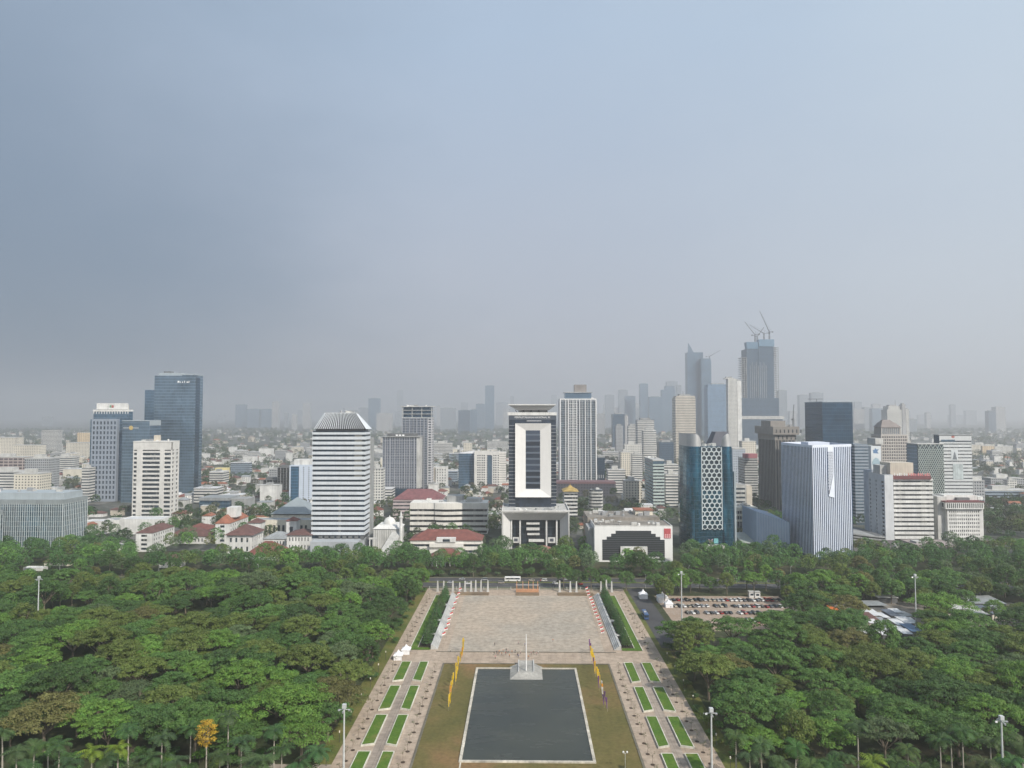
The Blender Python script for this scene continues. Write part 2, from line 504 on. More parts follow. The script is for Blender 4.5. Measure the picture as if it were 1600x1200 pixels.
sheet('road', -900, 950, 484, 510, .06, M_ASPH)
mb = MB()
for i in range(-70, 72):
    mb.box(i*12-2, i*12+2, 491.0, 491.3, .061, .066); mb.box(i*12-2, i*12+2, 502.6, 502.9, .061, .066)
struct('road_markings', mb, plain('road_paint', (.34,.34,.33)))
mb = MB(); mb.box(-900, 950, 496.0, 498.5, .06, .2); struct('median_grass', mb, M_VERGE)
mb = MB(); mb.box(-900, 950, 482.6, 484, .03, .17); mb.box(-900, 950, 510, 512, .03, .17)
struct('kerb', mb, wall('weathered_kerb', (.16,.145,.11), dirt=.3))
sheet('front_garden_ground', -900, 950, 512, 606, .03, M_SOIL)
sheet('plaza_paving', CX-65, CX+65, 160, 480, .06, M_PEACH)
sheet('parade_ground', CX-38.5, CX+38.5, 353, 461, .10, M_PARADE)
mb = MB(); mb.box(CX-44, CX+44, 352.2, 353, .06, .22); mb.box(CX-38.8, CX+38.8, 335.6, 336.3, .06, .34)
mb.box(CX-38.8, CX-38, 160, 335.6, .06, .34); mb.box(CX+38, CX+38.8, 160, 335.6, .06, .34)
struct('plaza_kerb', mb, wall('weathered_kerb', (.16,.145,.11), dirt=.3))
o = sheet('lawn', CX-38, CX+38, 160, 335.6, .16, M_LAWN)
for s in (-1, 1):
    a, b = sorted((CX + s*49.8, CX + s*53.4))
    sheet('garden_path', a, b, 160, 337.5, .10, M_WALK)
    a, b = sorted((CX + s*65, CX + s*71))
    sheet('grass_verge', a, b, 160, 480, .05, M_VERGE)
# pool: water sheet inside a stone rim
pool = thing('reflecting_pool', 'dark rectangular reflecting pool with pale stone rim in the dry lawn', 'pool', (CX, 286, .16))
mb = MB(); mb.face([(CX-21.9,242.7,.30),(CX+21.9,242.7,.30),(CX+21.9,328.8,.30),(CX-21.9,328.8,.30)])
mb.build('water', M_WATER, pool)
mb = MB()
mb.box(CX-22.9, CX-21.9, 241.7, 329.8, .16, .62); mb.box(CX+21.9, CX+22.9, 241.7, 329.8, .16, .62)
mb.box(CX-21.9, CX+21.9, 241.7, 242.7, .16, .617); mb.box(CX-21.9, CX+21.9, 328.8, 329.8, .16, .617)
mb.build('rim', M_POOLSTONE, pool)
mb = MB()                                  # narrow channel from pool towards the viewer
mb.box(CX-22.5, CX-22.0, 160, 241.6, .16, .23)
struct('lawn_kerb', mb, M_POOLSTONE)
# flag plinth
pl = thing('flag_plinth', 'grey stone plinth with sloping sides at the head of the pool', 'plinth', (CX, 324, .16))
mb = MB(); mb.frustum((CX-7.5, CX+7.5, 315.5, 332), .16, (CX-3.9, CX+3.9, 320.5, 332), 1.7); mb.build('base', M_PLINTH, pl)
mb = MB(); mb.box(CX-3.8, CX+3.8, 332.003, 336.5, .16, 1.6); mb.build('bridge', M_PLINTH, pl)
mb = MB()
for s in (-1, 1): mb.box(CX+s*3.4-.25, CX+s*3.4+.25, 320.9, 336.2, 1.7, 2.1)
mb.build('parapet', M_CONC, pl)
fp = thing('flagpole', 'tall white flagpole without a flag, standing on the stone plinth', 'flagpole', (CX, 323, 1.7))
mb = MB(); mb.tube((CX,323,1.7), (CX,323,17.2), .30, .16, 8); mb.build('pole', plain('white_enamel', (.8,.8,.79), .4), fp)
mb = MB(); mb.lathe((CX,323,17.2), [(.05,0),(.26,.15),(.26,.3),(.05,.45)], 8); mb.build('finial', plain('white_enamel', (.8,.8,.79)), fp)
# ---- grass planters either side
ROWS = [(312.8, 337.2, 'nearest the parade walk'), (282.6, 307.6, 'second from the parade walk'), (252.6, 278.2, 'third from the parade walk'), (222.6, 248.4, 'fourth from the parade walk'), (192.6, 218.4, 'fifth from the parade walk')]
for s, side in ((-1, 'left'), (1, 'right')):
    for (a, b, wh), which in ((q, w) for q in ROWS for w in ((45.5, 49.7, 'inner'), (53.5, 58.2, 'outer'))):
        r0, r1, io = which
        x0, x1 = sorted((CX + s*r0, CX + s*r1))
        t = thing('grass_planter', f'{io} {side} raised bed of bright grass in pale kerb, {wh}', 'planter', ((x0+x1)/2, (a+b)/2, .06), 'grass planters along the plaza')
        slant = 1.4
        # outline: the end nearest the viewer is cut at a slant, the path side is the taller wall
        pathx = CX + s*51.6
        far_l, far_r = b, b
        if x0 < pathx and x1 < pathx: nl, nr = a, a + slant
        else: nl, nr = a + slant, a
        P = [(x0, nl), (x1, nr), (x1, far_r), (x0, far_l)]
        cxm = (x0+x1)/2; cym = (a+b)/2
        I = [(cxm + (px-cxm)*.86, cym + (py-cym)*.972) for px, py in P]
        mb = MB(); hk = .75
        for i in range(4):
            j = (i+1) % 4
            p, q, pi_, qi = P[i], P[j], I[i], I[j]
            mb.face([(*p,.06),(*q,.06),(*q,hk),(*p,hk)]); mb.face([(*p,hk),(*q,hk),(*qi,hk),(*pi_,hk)])
            mb.face([(*pi_,hk),(*qi,hk),(*qi,.5),(*pi_,.5)])
        mb.build('kerb', M_CURB, t)
        mb = MB(); mb.face([(*p, .66) for p in I]); mb.build('turf', M_GRASS, t)
# ---- tribune terraces, tree beds beside the parade ground
for s, side in ((-1, 'left'), (1, 'right')):
    t = thing('tribune', f'long pale stepped tribune along the {side} edge of the parade ground', 'grandstand', (CX+s*45, 407, .06), 'tribunes')
    for k in range(4):
        a, b = sorted((CX + s*(43.6 + k*.75), CX + s*47.0))
        mb = MB(); mb.box(a, b, 356-k*.01, 460+k*.01, .06 + k*.55 + (.002 if k else 0), .06 + (k+1)*.55)
        mb.build('step', M_CONC, t)
    for yy in (375, 400, 432):
        a, b = sorted((CX + s*47.003, CX + s*52))
        mb = MB(); mb.frustum((a, b, yy-1.6, yy+1.6), 1.7, (a, b, yy-1.2, yy+1.2), 2.1); mb.build('canopy', M_CONC, t)
    bed = thing('tree_bed', f'{side} strip of dark soil edged with bright grass behind the tribune', 'flower bed', (CX+s*52, 407, .06), 'tree beds')
    a, b = sorted((CX+s*47.4, CX+s*53.6))
    mb = MB(); mb.face([(a,359,.2),(b,359,.2),(b,461,.2),(a,461,.2)]); mb.build('soil', M_BEDSOIL, bed)
    c, d = sorted((CX+s*53.9, CX+s*57.2))
    mb = MB(); mb.face([(c,355,.22),(d,355,.22),(d,461,.22),(c,461,.22)])
    e, f_ = sorted((CX+s*47.4, CX+s*53.9)); mb.face([(e,355,.22),(f_,355,.22),(f_,358.6,.22),(e,358.6,.22)]); mb.build('turf', M_GRASS, bed)
    mb = MB(); q = CX+s*53.75; mb.box(q-.15, q+.15, 358.8, 461, .06, .42); q = CX+s*57.4; mb.box(q-.2, q+.2, 354.8, 461, .06, .42)
    mb.build('kerb', M_CURB, bed)
for a, b, w in ((-46, -23.5, 'left'), (-6, 9, 'middle'), (21, 44, 'right')):
    mb = MB(); mb.box(CX+a, CX+b, 461.5, 468, .06, .55)
    tag(mb.build('brown_hedge_bed', wall('dry_bed_earth', (.21,.15,.09), dirt=.35)), f'{w} raised bed of dry brown earth at the far end of the parade ground', 'flower bed', 'dry beds')
# pylons, fence and gate at the park edge
M_PYL = wall('white_pylon', (.50,.50,.48))
M_ORANGE = wall('orange_timber', (.52, .27, .15))
pyx = [(-56,7,'bare'),(-52,7,''),(-46,7,''),(-41.5,6,''),(-38,7,''),(-34,7,''),(-31,7.5,''),(-27.5,7.5,''),(-23,7.5,''), (24,7.5,''),(31,7,''),(35,7,''),(51,7,''),(54.5,8,''),(58,7,'')]
for i, (x, h, _) in enumerate(pyx):
    t = thing('white_pylon', 'slim white tapering pylon by the park fence at the far end of the plaza', 'pylon', (x, 471, .06), 'white pylons by the park fence')
    n = sum(1 for q in pyx if (q[0] < 0) == (x < 0)); k = [q[0] for q in pyx if (q[0] < 0) == (x < 0)].index(x)
    t['label'] = f'slim white pylon by the park fence, {k+1} of {n} {"left" if x < 0 else "right"} of the orange gate'
    mb = MB(); mb.frustum((x-.7,x+.7,470.4,471.6), .06, (x-.35,x+.35,470.7,471.3), h); mb.build('shaft', M_PYL, t)
    mb = MB(); mb.box(x-.9, x+.9, 470.2, 471.8, .06, .5); mb.build('base', M_CONC, t)
gate = thing('ceremonial_gate', 'low orange gate with five tall posts at the head of the plaza', 'gate', (CX+1.5, 470, .06))
for x in (-5.5, -1.5, 2.2, 5.2, 8.2):
    mb = MB(); mb.tube((CX+x,470,.06), (CX+x,470,7.2), .32, .22, 6); mb.build('post', M_ORANGE, gate)
mb = MB(); mb.box(CX-6, CX+8.8, 469, 471.2, .06, 2.0); mb.build('base', M_ORANGE, gate)
mb = MB(); mb.box(CX-6.2, CX+9, 469.8, 470.2, 4.6, 4.95); mb.build('beam', M_PYL, gate)
for x0, x1, w in ((-62, -8, 'left'), (11, 62, 'right')):
    t = thing('park_fence', f'{w} run of low green railing between plaza and road', 'fence', ((x0+x1)/2, 476, .06), 'railings by the road')
    mb = MB()
    for z in (.35, 1.7): mb.box(x0, x1, 475.96, 476.04, z, z+.1)
    k = x0
    while k < x1: mb.box(k, k+.05, 475.97, 476.03, .06, 1.9); k += .3
    mb.build('railing', plain('green_rail', (.16,.22,.17), .5), t)
    k = x0
    while k <= x1:
        mb = MB(); mb.box(k-.15, k+.15, 475.8, 476.2, .06, 2.2); mb.build('post', M_CONC, t); k += 9
foot(CX-65, CX+65, 100, 481, 0)
foot(-900, 950, 482, 513, -1)
for a_, b_, y0_, y1_ in ((185, 330, 556, 602), (335, 486, 552, 602), (642, 752, 546, 575), (925, 1052, 549, 567), (1058, 1150, 578, 612), (1225, 1330, 560, 590), (800, 876, 572, 612), (490, 640, 566, 606)):
    foot((a_-817)/F*y0_, (b_-817)/F*y0_, y0_, y1_, 0)

# ------------------------------------------------------------------ flags
M_POLE = plain('bamboo', (.45,.40,.28), .7)
def objcol(name, rough=.7, transl=.3):
    g = G(name); oi = g.n('ShaderNodeObjectInfo')
    k = g.rng(g.noise(g.pos(), .7, 2), .3, .7, .8, 1.15)
    c = g.mul(oi.outputs['Color'], g.comb(k,k,k))
    d = g.n('ShaderNodeBsdfPrincipled'); g.put(d.inputs['Base Color'], c); d.inputs['Roughness'].default_value = rough
    if transl:
        t = g.n('ShaderNodeBsdfTranslucent'); g.put(t.inputs['Color'], c); mx = g.n('ShaderNodeMixShader'); mx.inputs[0].default_value = transl
        g.t.links.new(d.outputs[0], mx.inputs[1]); g.t.links.new(t.outputs[0], mx.inputs[2]); g.t.links.new(mx.outputs[0], g.out.inputs['Surface'])
    else: g.t.links.new(d.outputs[0], g.out.inputs['Surface'])
    return g.mat
M_CLOTH = objcol('flag_cloth')
def banner_meshes():
    mb = MB(); pts = [(0,0,0),(0,0,4),(0,0,5.5),(.35,0,6.6),(.95,0,7.2)]
    for a, b in zip(pts, pts[1:]): mb.tube(a, b, .05, .04, 5)
    pole = mb.mesh('banner_pole', M_POLE)
    mb = MB(); top = [(.05+.95*(i/8)**1.6, .25*sin(i*.9), 7.1 - .75*i) for i in range(8)]
    for i in range(7):
        w0, w1 = .95 - .10*i, .95 - .10*(i+1)
        a = (0.06, .1*sin(i), 6.7-.75*i); b = (.06+w0, .18*sin(i*1.3+1), 6.9-.75*i)
        c = (.06+w1, .18*sin((i+1)*1.3+1), 6.9-.75*(i+1)); d = (.06, .1*sin(i+1), 6.7-.75*(i+1))
        mb.face([a,b,c,d])
    return pole, mb.mesh('banner_cloth', M_CLOTH)
BP, BC = banner_meshes()
rnd = random.Random(5)
YEL, ORA, PUR, WHI = (.75,.50,.02,1), (.72,.30,.03,1), (.16,.07,.20,1), (.7,.66,.62,1)
for s, side in ((-1, 'left'), (1, 'right')):
    N = 22
    for i in range(N):
        y = 283 + i*3.35 + rnd.uniform(-.4,.4); x = CX + s*31 + rnd.uniform(-.6,.6)
        if s < 0: c, cn = (YEL, 'yellow') if i not in (2, 3, 17) else (ORA, 'orange')
        else: c, cn = (PUR, 'purple') if i < 3 or i > 18 else ((ORA, 'orange') if i in (4, 6, 12) else ((WHI, 'white') if i in (3, 5) else (YEL, 'yellow')))
        if i % 7 == 6 and s > 0: c, cn = PUR, 'purple'
        t = thing('banner_flag', f'narrow {cn} pole banner, {i+1} from the near end of the {side} lawn row', 'flag', (x, y, .06), 'banners along the lawn')
        t.rotation_euler = (0, 0, rnd.uniform(-.5,.5) + (pi if s > 0 else 0))
        p = bpy.data.objects.new('pole', BP); COL.objects.link(p); p.parent = t
        q = bpy.data.objects.new('cloth', BC); COL.objects.link(q); q.parent = t; q.color = c
        k = rnd.uniform(.88, 1.1); t.scale = (.8, .8, k*.9)
def rw_meshes():
    mb = MB(); mb.tube((0,0,0), (0,0,5.6), .06, .045, 5); pole = mb.mesh('flag_staff', M_METAL)
    mb = MB()
    for j, (z0, z1, m) in enumerate(((4.6,5.5,0),(3.7,4.6,1))):
        for i in range(5):
            x0, x1 = .05+i*.5, .05+(i+1)*.5
            y0, y1 = .22*sin(i*1.3), .22*sin((i+1)*1.3); d0, d1 = -.18*i, -.18*(i+1)
            mb.face([(x0,y0,z0+d0),(x1,y1,z0+d1),(x1,y1,z1+d1),(x0,y0,z1+d0)], m)
    return pole, mb.mesh('red_white_cloth', [plain('flag_red', (.55,.03,.035)), plain('flag_white', (.8,.79,.78))])
RP, RC = rw_meshes()
for s, side in ((-1, 'left'), (1, 'right')):
    ys = [372,380,389,398,409,419,432,444,455,466] if s < 0 else [376,383,390,397,404,411,418,425,432,439,446,454,462,470]
    for i, y in enumerate(ys):
        t = thing('red_white_flag', f'red over white flag, {i+1} from the near end of the {side} tribune row', 'flag', (CX+s*(41.2+rnd.uniform(-.3,.3)), y, .06), 'red and white flags by the tribunes')
        t.rotation_euler = (0, 0, rnd.uniform(-.4,.4) + (pi if s < 0 else pi))
        p = bpy.data.objects.new('staff', RP); COL.objects.link(p); p.parent = t
        q = bpy.data.objects.new('cloth', RC); COL.objects.link(q); q.parent = t; t.scale = (.66, .66, .7)
# ------------------------------------------------------------------ building helpers
def block(root, name, x0, x1, y0, y1, z0, z1, mat):
    mb = MB(); mb.box(x0, x1, y0, y1, z0, z1); return mb.build(name, mat, root)
def bands(root, x0, x1, y0, y1, z0, z1, n, frac, mat, proud=.5, name='spandrel', first=True):
    """n storeys of wall bands wrapped round a glass core; the gap above each is its window strip"""
    fh = (z1-z0)/n
    for i in range(n):
        a = z0 + i*fh
        block(root, name, x0-proud, x1+proud, y0-proud, y1+proud, a, a+fh*(1-frac), mat)
    block(root, 'parapet', x0-proud-.003, x1+proud+.003, y0-proud-.003, y1+proud+.003, z1, z1+fh*.45, mat)
def clutter(root, x0, x1, y0, y1, z, n, seed=1, h=(1.2, 3.2), mats=None):
    root = next((c for c in root.children if c.name.split('.')[0] in ('roof', 'roof_top', 'roof_slab', 'crown_slab')), root)
    r = random.Random(seed); mats = mats or [M_CONC, M_GREY, M_WHITE, M_METAL]
    for i in range(n):
        w, d, hh = r.uniform(1.5, 5), r.uniform(1.5, 4), r.uniform(*h)
        x = r.uniform(x0+1, max(x0+1.1, x1-w-1)); y = r.uniform(y0+.8, max(y0+.9, y1-d-.8))
        m = r.choice(mats); kind = r.random()
        mb = MB()
        if kind < .7:
            mb.box(x, x+w, y, y+d, z, z+hh); mb.box(x+.2, x+w-.2, y+.2, y+d-.2, z+hh+.002, z+hh+.25)
            mb.build('rooftop_unit', m, root)
        elif kind < .85:
            mb.lathe((x+1, y+1, z), [(1.1,0),(1.1,1.6),(.9,1.9),(.2,2.1)], 10); mb.build('water_tank', m, root)
        else:
            mb.tube((x,y,z), (x,y,z+hh*2.2), .09, .05, 5); mb.box(x-.5, x+.5, y-.06, y+.06, z+hh*1.7, z+hh*1.8); mb.build('antenna', M_DMETAL, root)
WIN_MESH = {}
def window_mesh(w, h, mat, axis, frame=None):
    key = (round(w,2), round(h,2), mat.name, axis, frame.name if frame else '')
    if key not in WIN_MESH:
        mb = MB(); t = .12
        if axis == 'y': mb.box(-w/2, w/2, 0, t, 0, h)
        else: mb.box(0, t, -w/2, w/2, 0, h)
        if frame:
            e = .09
            if axis == 'y':
                mb.box(-e/2, e/2, -.05, -.002, 0, h, 1)
            else: mb.box(-.05, -.002, -e/2, e/2, 0, h, 1)
        WIN_MESH[key] = mb.mesh('window_pane', [mat, frame] if frame else mat)
    return WIN_MESH[key]
class Shell:
    """walls with real window openings; panes sit back in the reveal, each pane a part (first 100), the rest one mass"""
    def __init__(s, root, x0, x1, y0, y1, z0, z1, mat, gmat, cap=100, reveal=.35, roof=None):
        s.root, s.b, s.gmat, s.cap, s.n, s.rev = root, (x0,x1,y0,y1,z0,z1), gmat, cap, 0, reveal
        s.wall = MB(); s.rest = MB(); s.mat = mat; s.done = set(); s.roof = roof or M_GREY
    def face(s, side, xs, zs):
        """side f(ront) l(eft) r(ight); xs, zs: lists of (start, end) fractions of the openings"""
        x0,x1,y0,y1,z0,z1 = s.b; s.done.add(side); W = (x1-x0) if side == 'f' else (y1-y0); Hh = z1-z0
        def P(u, z, d=0.0):
            if side == 'f': return (x0+u, y0+d, z0+z)
            if side == 'l': return (x0+d, y1-u, z0+z)
            return (x1-d, y0+u, z0+z)
        ub = sorted({0, W, *[round(a*W,4) for p in xs for a in p]}); zb = sorted({0, Hh, *[round(a*Hh,4) for p in zs for a in p]})
        holes = [(a*W, b*W) for a,b in xs]; hz = [(a*Hh, b*Hh) for a,b in zs]
        isx = [any(a-1e-3 <= (u+v)/2 <= b+1e-3 for a,b in holes) for u,v in zip(ub, ub[1:])]
        isz = [any(a-1e-3 <= (u+v)/2 <= b+1e-3 for a,b in hz) for u,v in zip(zb, zb[1:])]
        # full-height piers, then pieces between
        for (u,v), hx in zip(zip(ub, ub[1:]), isx):
            if not hx: s.wall.face([P(u,0),P(v,0),P(v,Hh),P(u,Hh)]); continue
            for (a,b), hzv in zip(zip(zb, zb[1:]), isz):
                if not hzv: s.wall.face([P(u,a),P(v,a),P(v,b),P(u,b)]); continue
                r = s.rev
                for q in ([P(u,a),P(v,a),P(v,a,r),P(u,a,r)], [P(u,b,r),P(v,b,r),P(v,b),P(u,b)], [P(u,a,r),P(u,b,r),P(u,b),P(u,a)], [P(v,a),P(v,b),P(v,b,r),P(v,a,r)]):
                    s.wall.face(q)
                w, h = v-u, b-a; c = P((u+v)/2, a, r)
                if s.n < s.cap:
                    s.n += 1
                    me = window_mesh(w, h, s.gmat, 'y' if side == 'f' else 'x')
                    o = bpy.data.objects.new('window', me); COL.objects.link(o); o.parent = s.root
                    o.location = Vector(c) - Vector(s.root.location)
                    if side == 'r': o.location.x -= .12
                else:
                    p = [P(u,a,r),P(v,a,r),P(v,b,r),P(u,b,r)]; s.rest.face(p)
    def close(s, parapet=.9):
        x0,x1,y0,y1,z0,z1 = s.b
        if 'f' not in s.done: s.wall.face([(x0,y0,z0),(x1,y0,z0),(x1,y0,z1),(x0,y0,z1)])
        if 'l' not in s.done: s.wall.face([(x0,y1,z0),(x0,y0,z0),(x0,y0,z1),(x0,y1,z1)])
        if 'r' not in s.done: s.wall.face([(x1,y0,z0),(x1,y1,z0),(x1,y1,z1),(x1,y0,z1)])
        s.wall.face([(x1,y1,z0),(x0,y1,z0),(x0,y1,z1),(x1,y1,z1)])
        s.wall.build('wall', s.mat, s.root)
        if s.rest.f:
            o = s.rest.build('other_windows', s.gmat, s.root); o['kind'] = 'stuff'
        # roof slab with a parapet
        mb = MB(); mb.box(x0, x1, y0, y1, z1-.02, z1+.02); mb.build('roof', s.roof, s.root)
        if parapet:
            t = .35; mb = MB()
            mb.box(x0-.05, x1+.05, y0-.05, y0+t, z1+.021, z1+parapet); mb.box(x0-.05, x1+.05, y1-t, y1+.05, z1+.021, z1+parapet)
            mb.box(x0-.05, x0+t, y0+t, y1-t, z1+.021, z1+parapet); mb.box(x1-t, x1+.05, y0+t, y1-t, z1+.021, z1+parapet)
            mb.build('parapet', s.mat, s.root)
def reg(n, m0, m1, fill):
    """n equal openings between fractions m0 and m1"""
    p = (m1-m0)/n
    return [(m0+p*(i+.5-fill/2), m0+p*(i+.5+fill/2)) for i in range(n)]
def house(root, x0, x1, y0, y1, zw, zr, wallm, roofm, gm=None, nx=0, nz=0, side=None, nside=0, over=.9, cap=100, fillx=.35, fillz=.5):
    sh = Shell(root, x0, x1, y0, y1, 0, zw, wallm, gm or M_DARKWIN, cap, .25)
    if nx: sh.face('f', reg(nx, .06, .94, fillx), reg(nz, .05, .97, fillz))
    if side: sh.face(side, reg(nside, .04, .96, fillx), reg(nz, .05, .97, fillz))
    sh.wall.face([(x0,y0,zw),(x1,y0,zw),(x1,y1,zw),(x0,y1,zw)])
    x0_, x1_, y0_, y1_, z0_, z1_ = sh.b
    if 'f' not in sh.done: sh.wall.face([(x0,y0,0),(x1,y0,0),(x1,y0,zw),(x0,y0,zw)])
    if 'l' not in sh.done: sh.wall.face([(x0,y1,0),(x0,y0,0),(x0,y0,zw),(x0,y1,zw)])
    if 'r' not in sh.done: sh.wall.face([(x1,y0,0),(x1,y1,0),(x1,y1,zw),(x1,y0,zw)])
    sh.wall.face([(x1,y1,0),(x0,y1,0),(x0,y1,zw),(x1,y1,zw)])
    sh.wall.build('wall', wallm, root)
    if sh.rest.f: sh.rest.build('other_windows', gm or M_DARKWIN, root)['kind'] = 'stuff'
    mb = MB(); mb.hip(x0, x1, y0, y1, zw+.02, zr, over=over); mb.build('roof', roofm, root)
def lettering(root, text, x, y, z, size, mat, extr=.12):
    cu = bpy.data.curves.new('lettering', 'FONT'); cu.body = text; cu.size = size; cu.extrude = extr
    cu.align_x = 'CENTER'; cu.align_y = 'BOTTOM'
    cu.materials.append(mat)
    tmp = bpy.data.objects.new('lettering_curve', cu); COL.objects.link(tmp)
    me = bpy.data.meshes.new_from_object(tmp.evaluated_get(bpy.context.evaluated_depsgraph_get())); bpy.data.objects.remove(tmp)
    o = bpy.data.objects.new('lettering', me); COL.objects.link(o); o.parent = root
    o.location = Vector((x, y, z)) - Vector(root.location); o.rotation_euler = (radians(90), 0, 0)
    return o
# ------------------------------------------------------------------ buildings along the far side of the park
def span(px0, px1, Y, py=760): return X(px0, Y, py), X(px1, Y, py)
def depth_to(xw, Y, px):
    """how far back a side face must run for its far edge to stand at photo column px"""
    a = (px - 817) / F
    return xw / a - Y
def root_of(name, label, cat, x0, x1, y0, y1, group=None, f=True):
    if f: foot(x0, x1, y0, y1)
    return thing(name, label, cat, ((x0+x1)/2, (y0+y1)/2, 0), group)

# glass block with white fins, far left (and its twin cut by the frame edge)
M_FINGLASS = glass('striped_block_glass', (.10,.17,.22), 2.0, 4.2, (.26,.29,.30), .10, .09, metal=.5, var=.35, wob=.05)
M_FIN = wall('pale_fin', (.62,.66,.66), dirt=.08)
def fin_block(label, px0, px1, pyt, D, dep, nf):
    x0, x1 = span(px0, px1, D, 800); zt = Z(pyt, D, (px0+px1)/2)
    r = root_of('office_block', label, 'building', x0, x1, D, D+dep)
    block(r, 'glazing', x0, x1, D, D+dep, 3, zt-4, M_FINGLASS)
    block(r, 'base', x0+1, x1-1, D+1, D+dep-1, 0, 3, M_DGREY)
    block(r, 'parapet', x0-.2, x1+.2, D-.2, D+dep+.2, zt-4, zt, wall('fin_block_cap', (.25,.28,.29), dirt=.2))
    n = nf
    for i in range(n):
        x = x0 + (x1-x0)*i/(n-1); block(r, 'fin', x-.11, x+.11, D-.3, D-.01, 3, zt-3.2, M_FIN)
    m = max(3, int(dep/2.2))
    for i in range(m):
        y = D + dep*i/(m-1); block(r, 'fin', x1+.01, x1+.3, y-.13, y+.13, 3, zt-3.2, M_FIN)
    return r, x0, x1, zt
r, x0, x1, zt = fin_block('low glass office block striped by white vertical fins, beside the white terrace houses', -78, 98, 781, 602, 34, 52)
block(r, 'penthouse', x0+6, x1-2, 606, 632, zt, zt+5.5, wall('blue_grey_panel', (.36,.41,.44), dirt=.1))
clutter(r, x0+8, x1-4, 608, 630, zt+5.5, 10, 3)
r, x0, x1, zt = fin_block('sliver of a second white finned block cut by the edge of the frame', -110, -15, 800, 575, 14, 30)

# white four-storey walk-up with dark hipped roof
x0, x1 = span(212, 238, 602, 845)
r = root_of('apartment_block', 'white four-storey apartment block with dark low roof among garden trees', 'building', x0, x1, 602, 640)
house(r, x0, x1, 602, 640, Z(833, 602, 225), Z(825, 602, 225), M_WHITE, M_ROOFBROWN, nx=1, nz=4, side='r', nside=9, over=.5, fillx=.4)
# low roofs around it
def low(name, label, px0, px1, pyw, D, dep, pyr=None, wm=M_WHITE, rm=M_ROOFWHITE, cat='building', nx=0, nz=1, group=None, over=.9, side=None, nside=0):
    x0, x1 = span(px0, px1, D, 840); zw = Z(pyw, D, (px0+px1)/2)
    r = root_of(name, label, cat, x0, x1, D, D+dep, group)
    if pyr is None:
        sh = Shell(r, x0, x1, D, D+dep, 0, zw, wm, M_DARKWIN, reveal=.25, roof=rm)
        if nx: sh.face('f', reg(nx, .05, .95, .5), reg(nz, .08, .95, .5))
        if side: sh.face(side, reg(nside, .05, .95, .5), reg(nz, .08, .95, .5))
        sh.close(.5)
    else: house(r, x0, x1, D, D+dep, zw, Z(pyr, D+dep/2, (px0+px1)/2), wm, rm, nx=nx, nz=nz, side=side, nside=nside, over=over)
    return r, x0, x1, zw
low('carport', 'long white sheet roof behind the white apartment block', 186, 250, 812, 690, 22)
low('shed', 'white flat-roofed shed beside the finned glass block', 130, 164, 815, 690, 14)
low('shed', 'grey sheet-roofed shed between the carport and the finned block', 160, 186, 813, 705, 16, rm=M_ROOFGREY)
low('house', 'long low house with brown tiled roof right of the white apartment block', 262, 322, 838, 640, 20, 824, M_WHITE, M_ROOFBROWN, nx=10)
low('house', 'white house with red hipped roof and porch behind the brown-roofed house', 284, 324, 828, 668, 24, 817, M_WHITE, M_ROOFRED, nx=7)
low('garden_pavilion', 'small red-roofed pavilion in the trees below the finned glass block', 70, 108, 878, 545, 12, 866, M_CREAM, M_ROOFRED, cat='pavilion', nx=4)
low('garden_pavilion', 'small brown-roofed pavilion with pale eaves in the trees below the apartment block', 250, 281, 876, 540, 10, 866, M_WHITE, M_ROOFBROWN, cat='pavilion', nx=3)
low('shed', 'flat pale roof in the trees left of the red pavilion', 38, 68, 888, 528, 6)
low('shed', 'flat grey garden shed before the white apartment block', 148, 196, 852, 590, 8, rm=M_ROOFGREY)

# old city hall group
low('city_hall_wing', 'white wing with orange-red hipped roof and white rooftop box', 336, 358, 818, 640, 44, 801, M_WHITE, M_ROOFORANGE, cat='building', nx=1, nz=4, side='r', nside=8, over=.6)
x0, x1 = span(357, 372, 655); 
r0 = bpy.data.objects[-1] if False else [o for o in bpy.data.objects if o.name == 'city_hall_wing'][0]
block(r0, 'rooftop_box', x0, x1, 652, 664, 22, 31, M_WHITE)
low('city_hall_house', 'white colonial house with wide brown hipped roof and two rows of windows', 354, 393, 836, 593, 26, 819, M_WHITE, M_ROOFBROWN, nx=4, nz=2, side='r', nside=5, over=1.8)
r, x0, x1, zw = low('city_hall_porch', 'long red-roofed porch hall with white eaves before the colonial house', 388, 438, 866, 572, 20, 845, M_WHITE, M_ROOFRED, nx=8, over=2.2)
mb = MB(); mb.box(x0-8, x1+1, 566, 571.9, zw-3.5, zw-2.0); mb.build('eaves', M_WHITE, r)
for i in range(9):
    xx = x0-7 + (x1-x0+7)*i/8; mb = MB(); mb.tube((xx,567,0),(xx,567,zw-3.5),.35,.3,8); mb.build('column', M_WHITE, r)
low('city_hall_house', 'white colonial house with brown hipped roof tight beside the striped tower', 448, 486, 836, 606, 24, 826, M_WHITE, M_ROOFBROWN, nx=7, nz=2, side='r', nside=4, over=1.4)
low('city_hall_turret', 'square white turret with small red cap roof left of the grey courtyard roof', 387, 407, 817, 648, 12, 809, M_WHITE, M_ROOFBROWN, nx=1)
low('city_hall_turret', 'square white turret with small red cap roof just below the grey pyramid roof', 447, 463, 814, 645, 10, 807, M_WHITE, M_ROOFRED, nx=1)
low('city_hall_gallery', 'long cream gallery with flat roof under the grey pyramid', 392, 486, 813, 668, 16, rm=M_ROOFGREY, wm=M_CREAM, nx=12)
low('courtyard_hall', 'low grey sheet-roofed hall between the white turrets', 411, 452, 842, 622, 18, 830, M_WHITE, M_ROOFGREY, nx=8)
x0, x1 = span(422, 487, 700, 800)
r = root_of('pyramid_hall', 'assembly hall under a large grey pyramid roof', 'building', x0, x1, 700, 741)
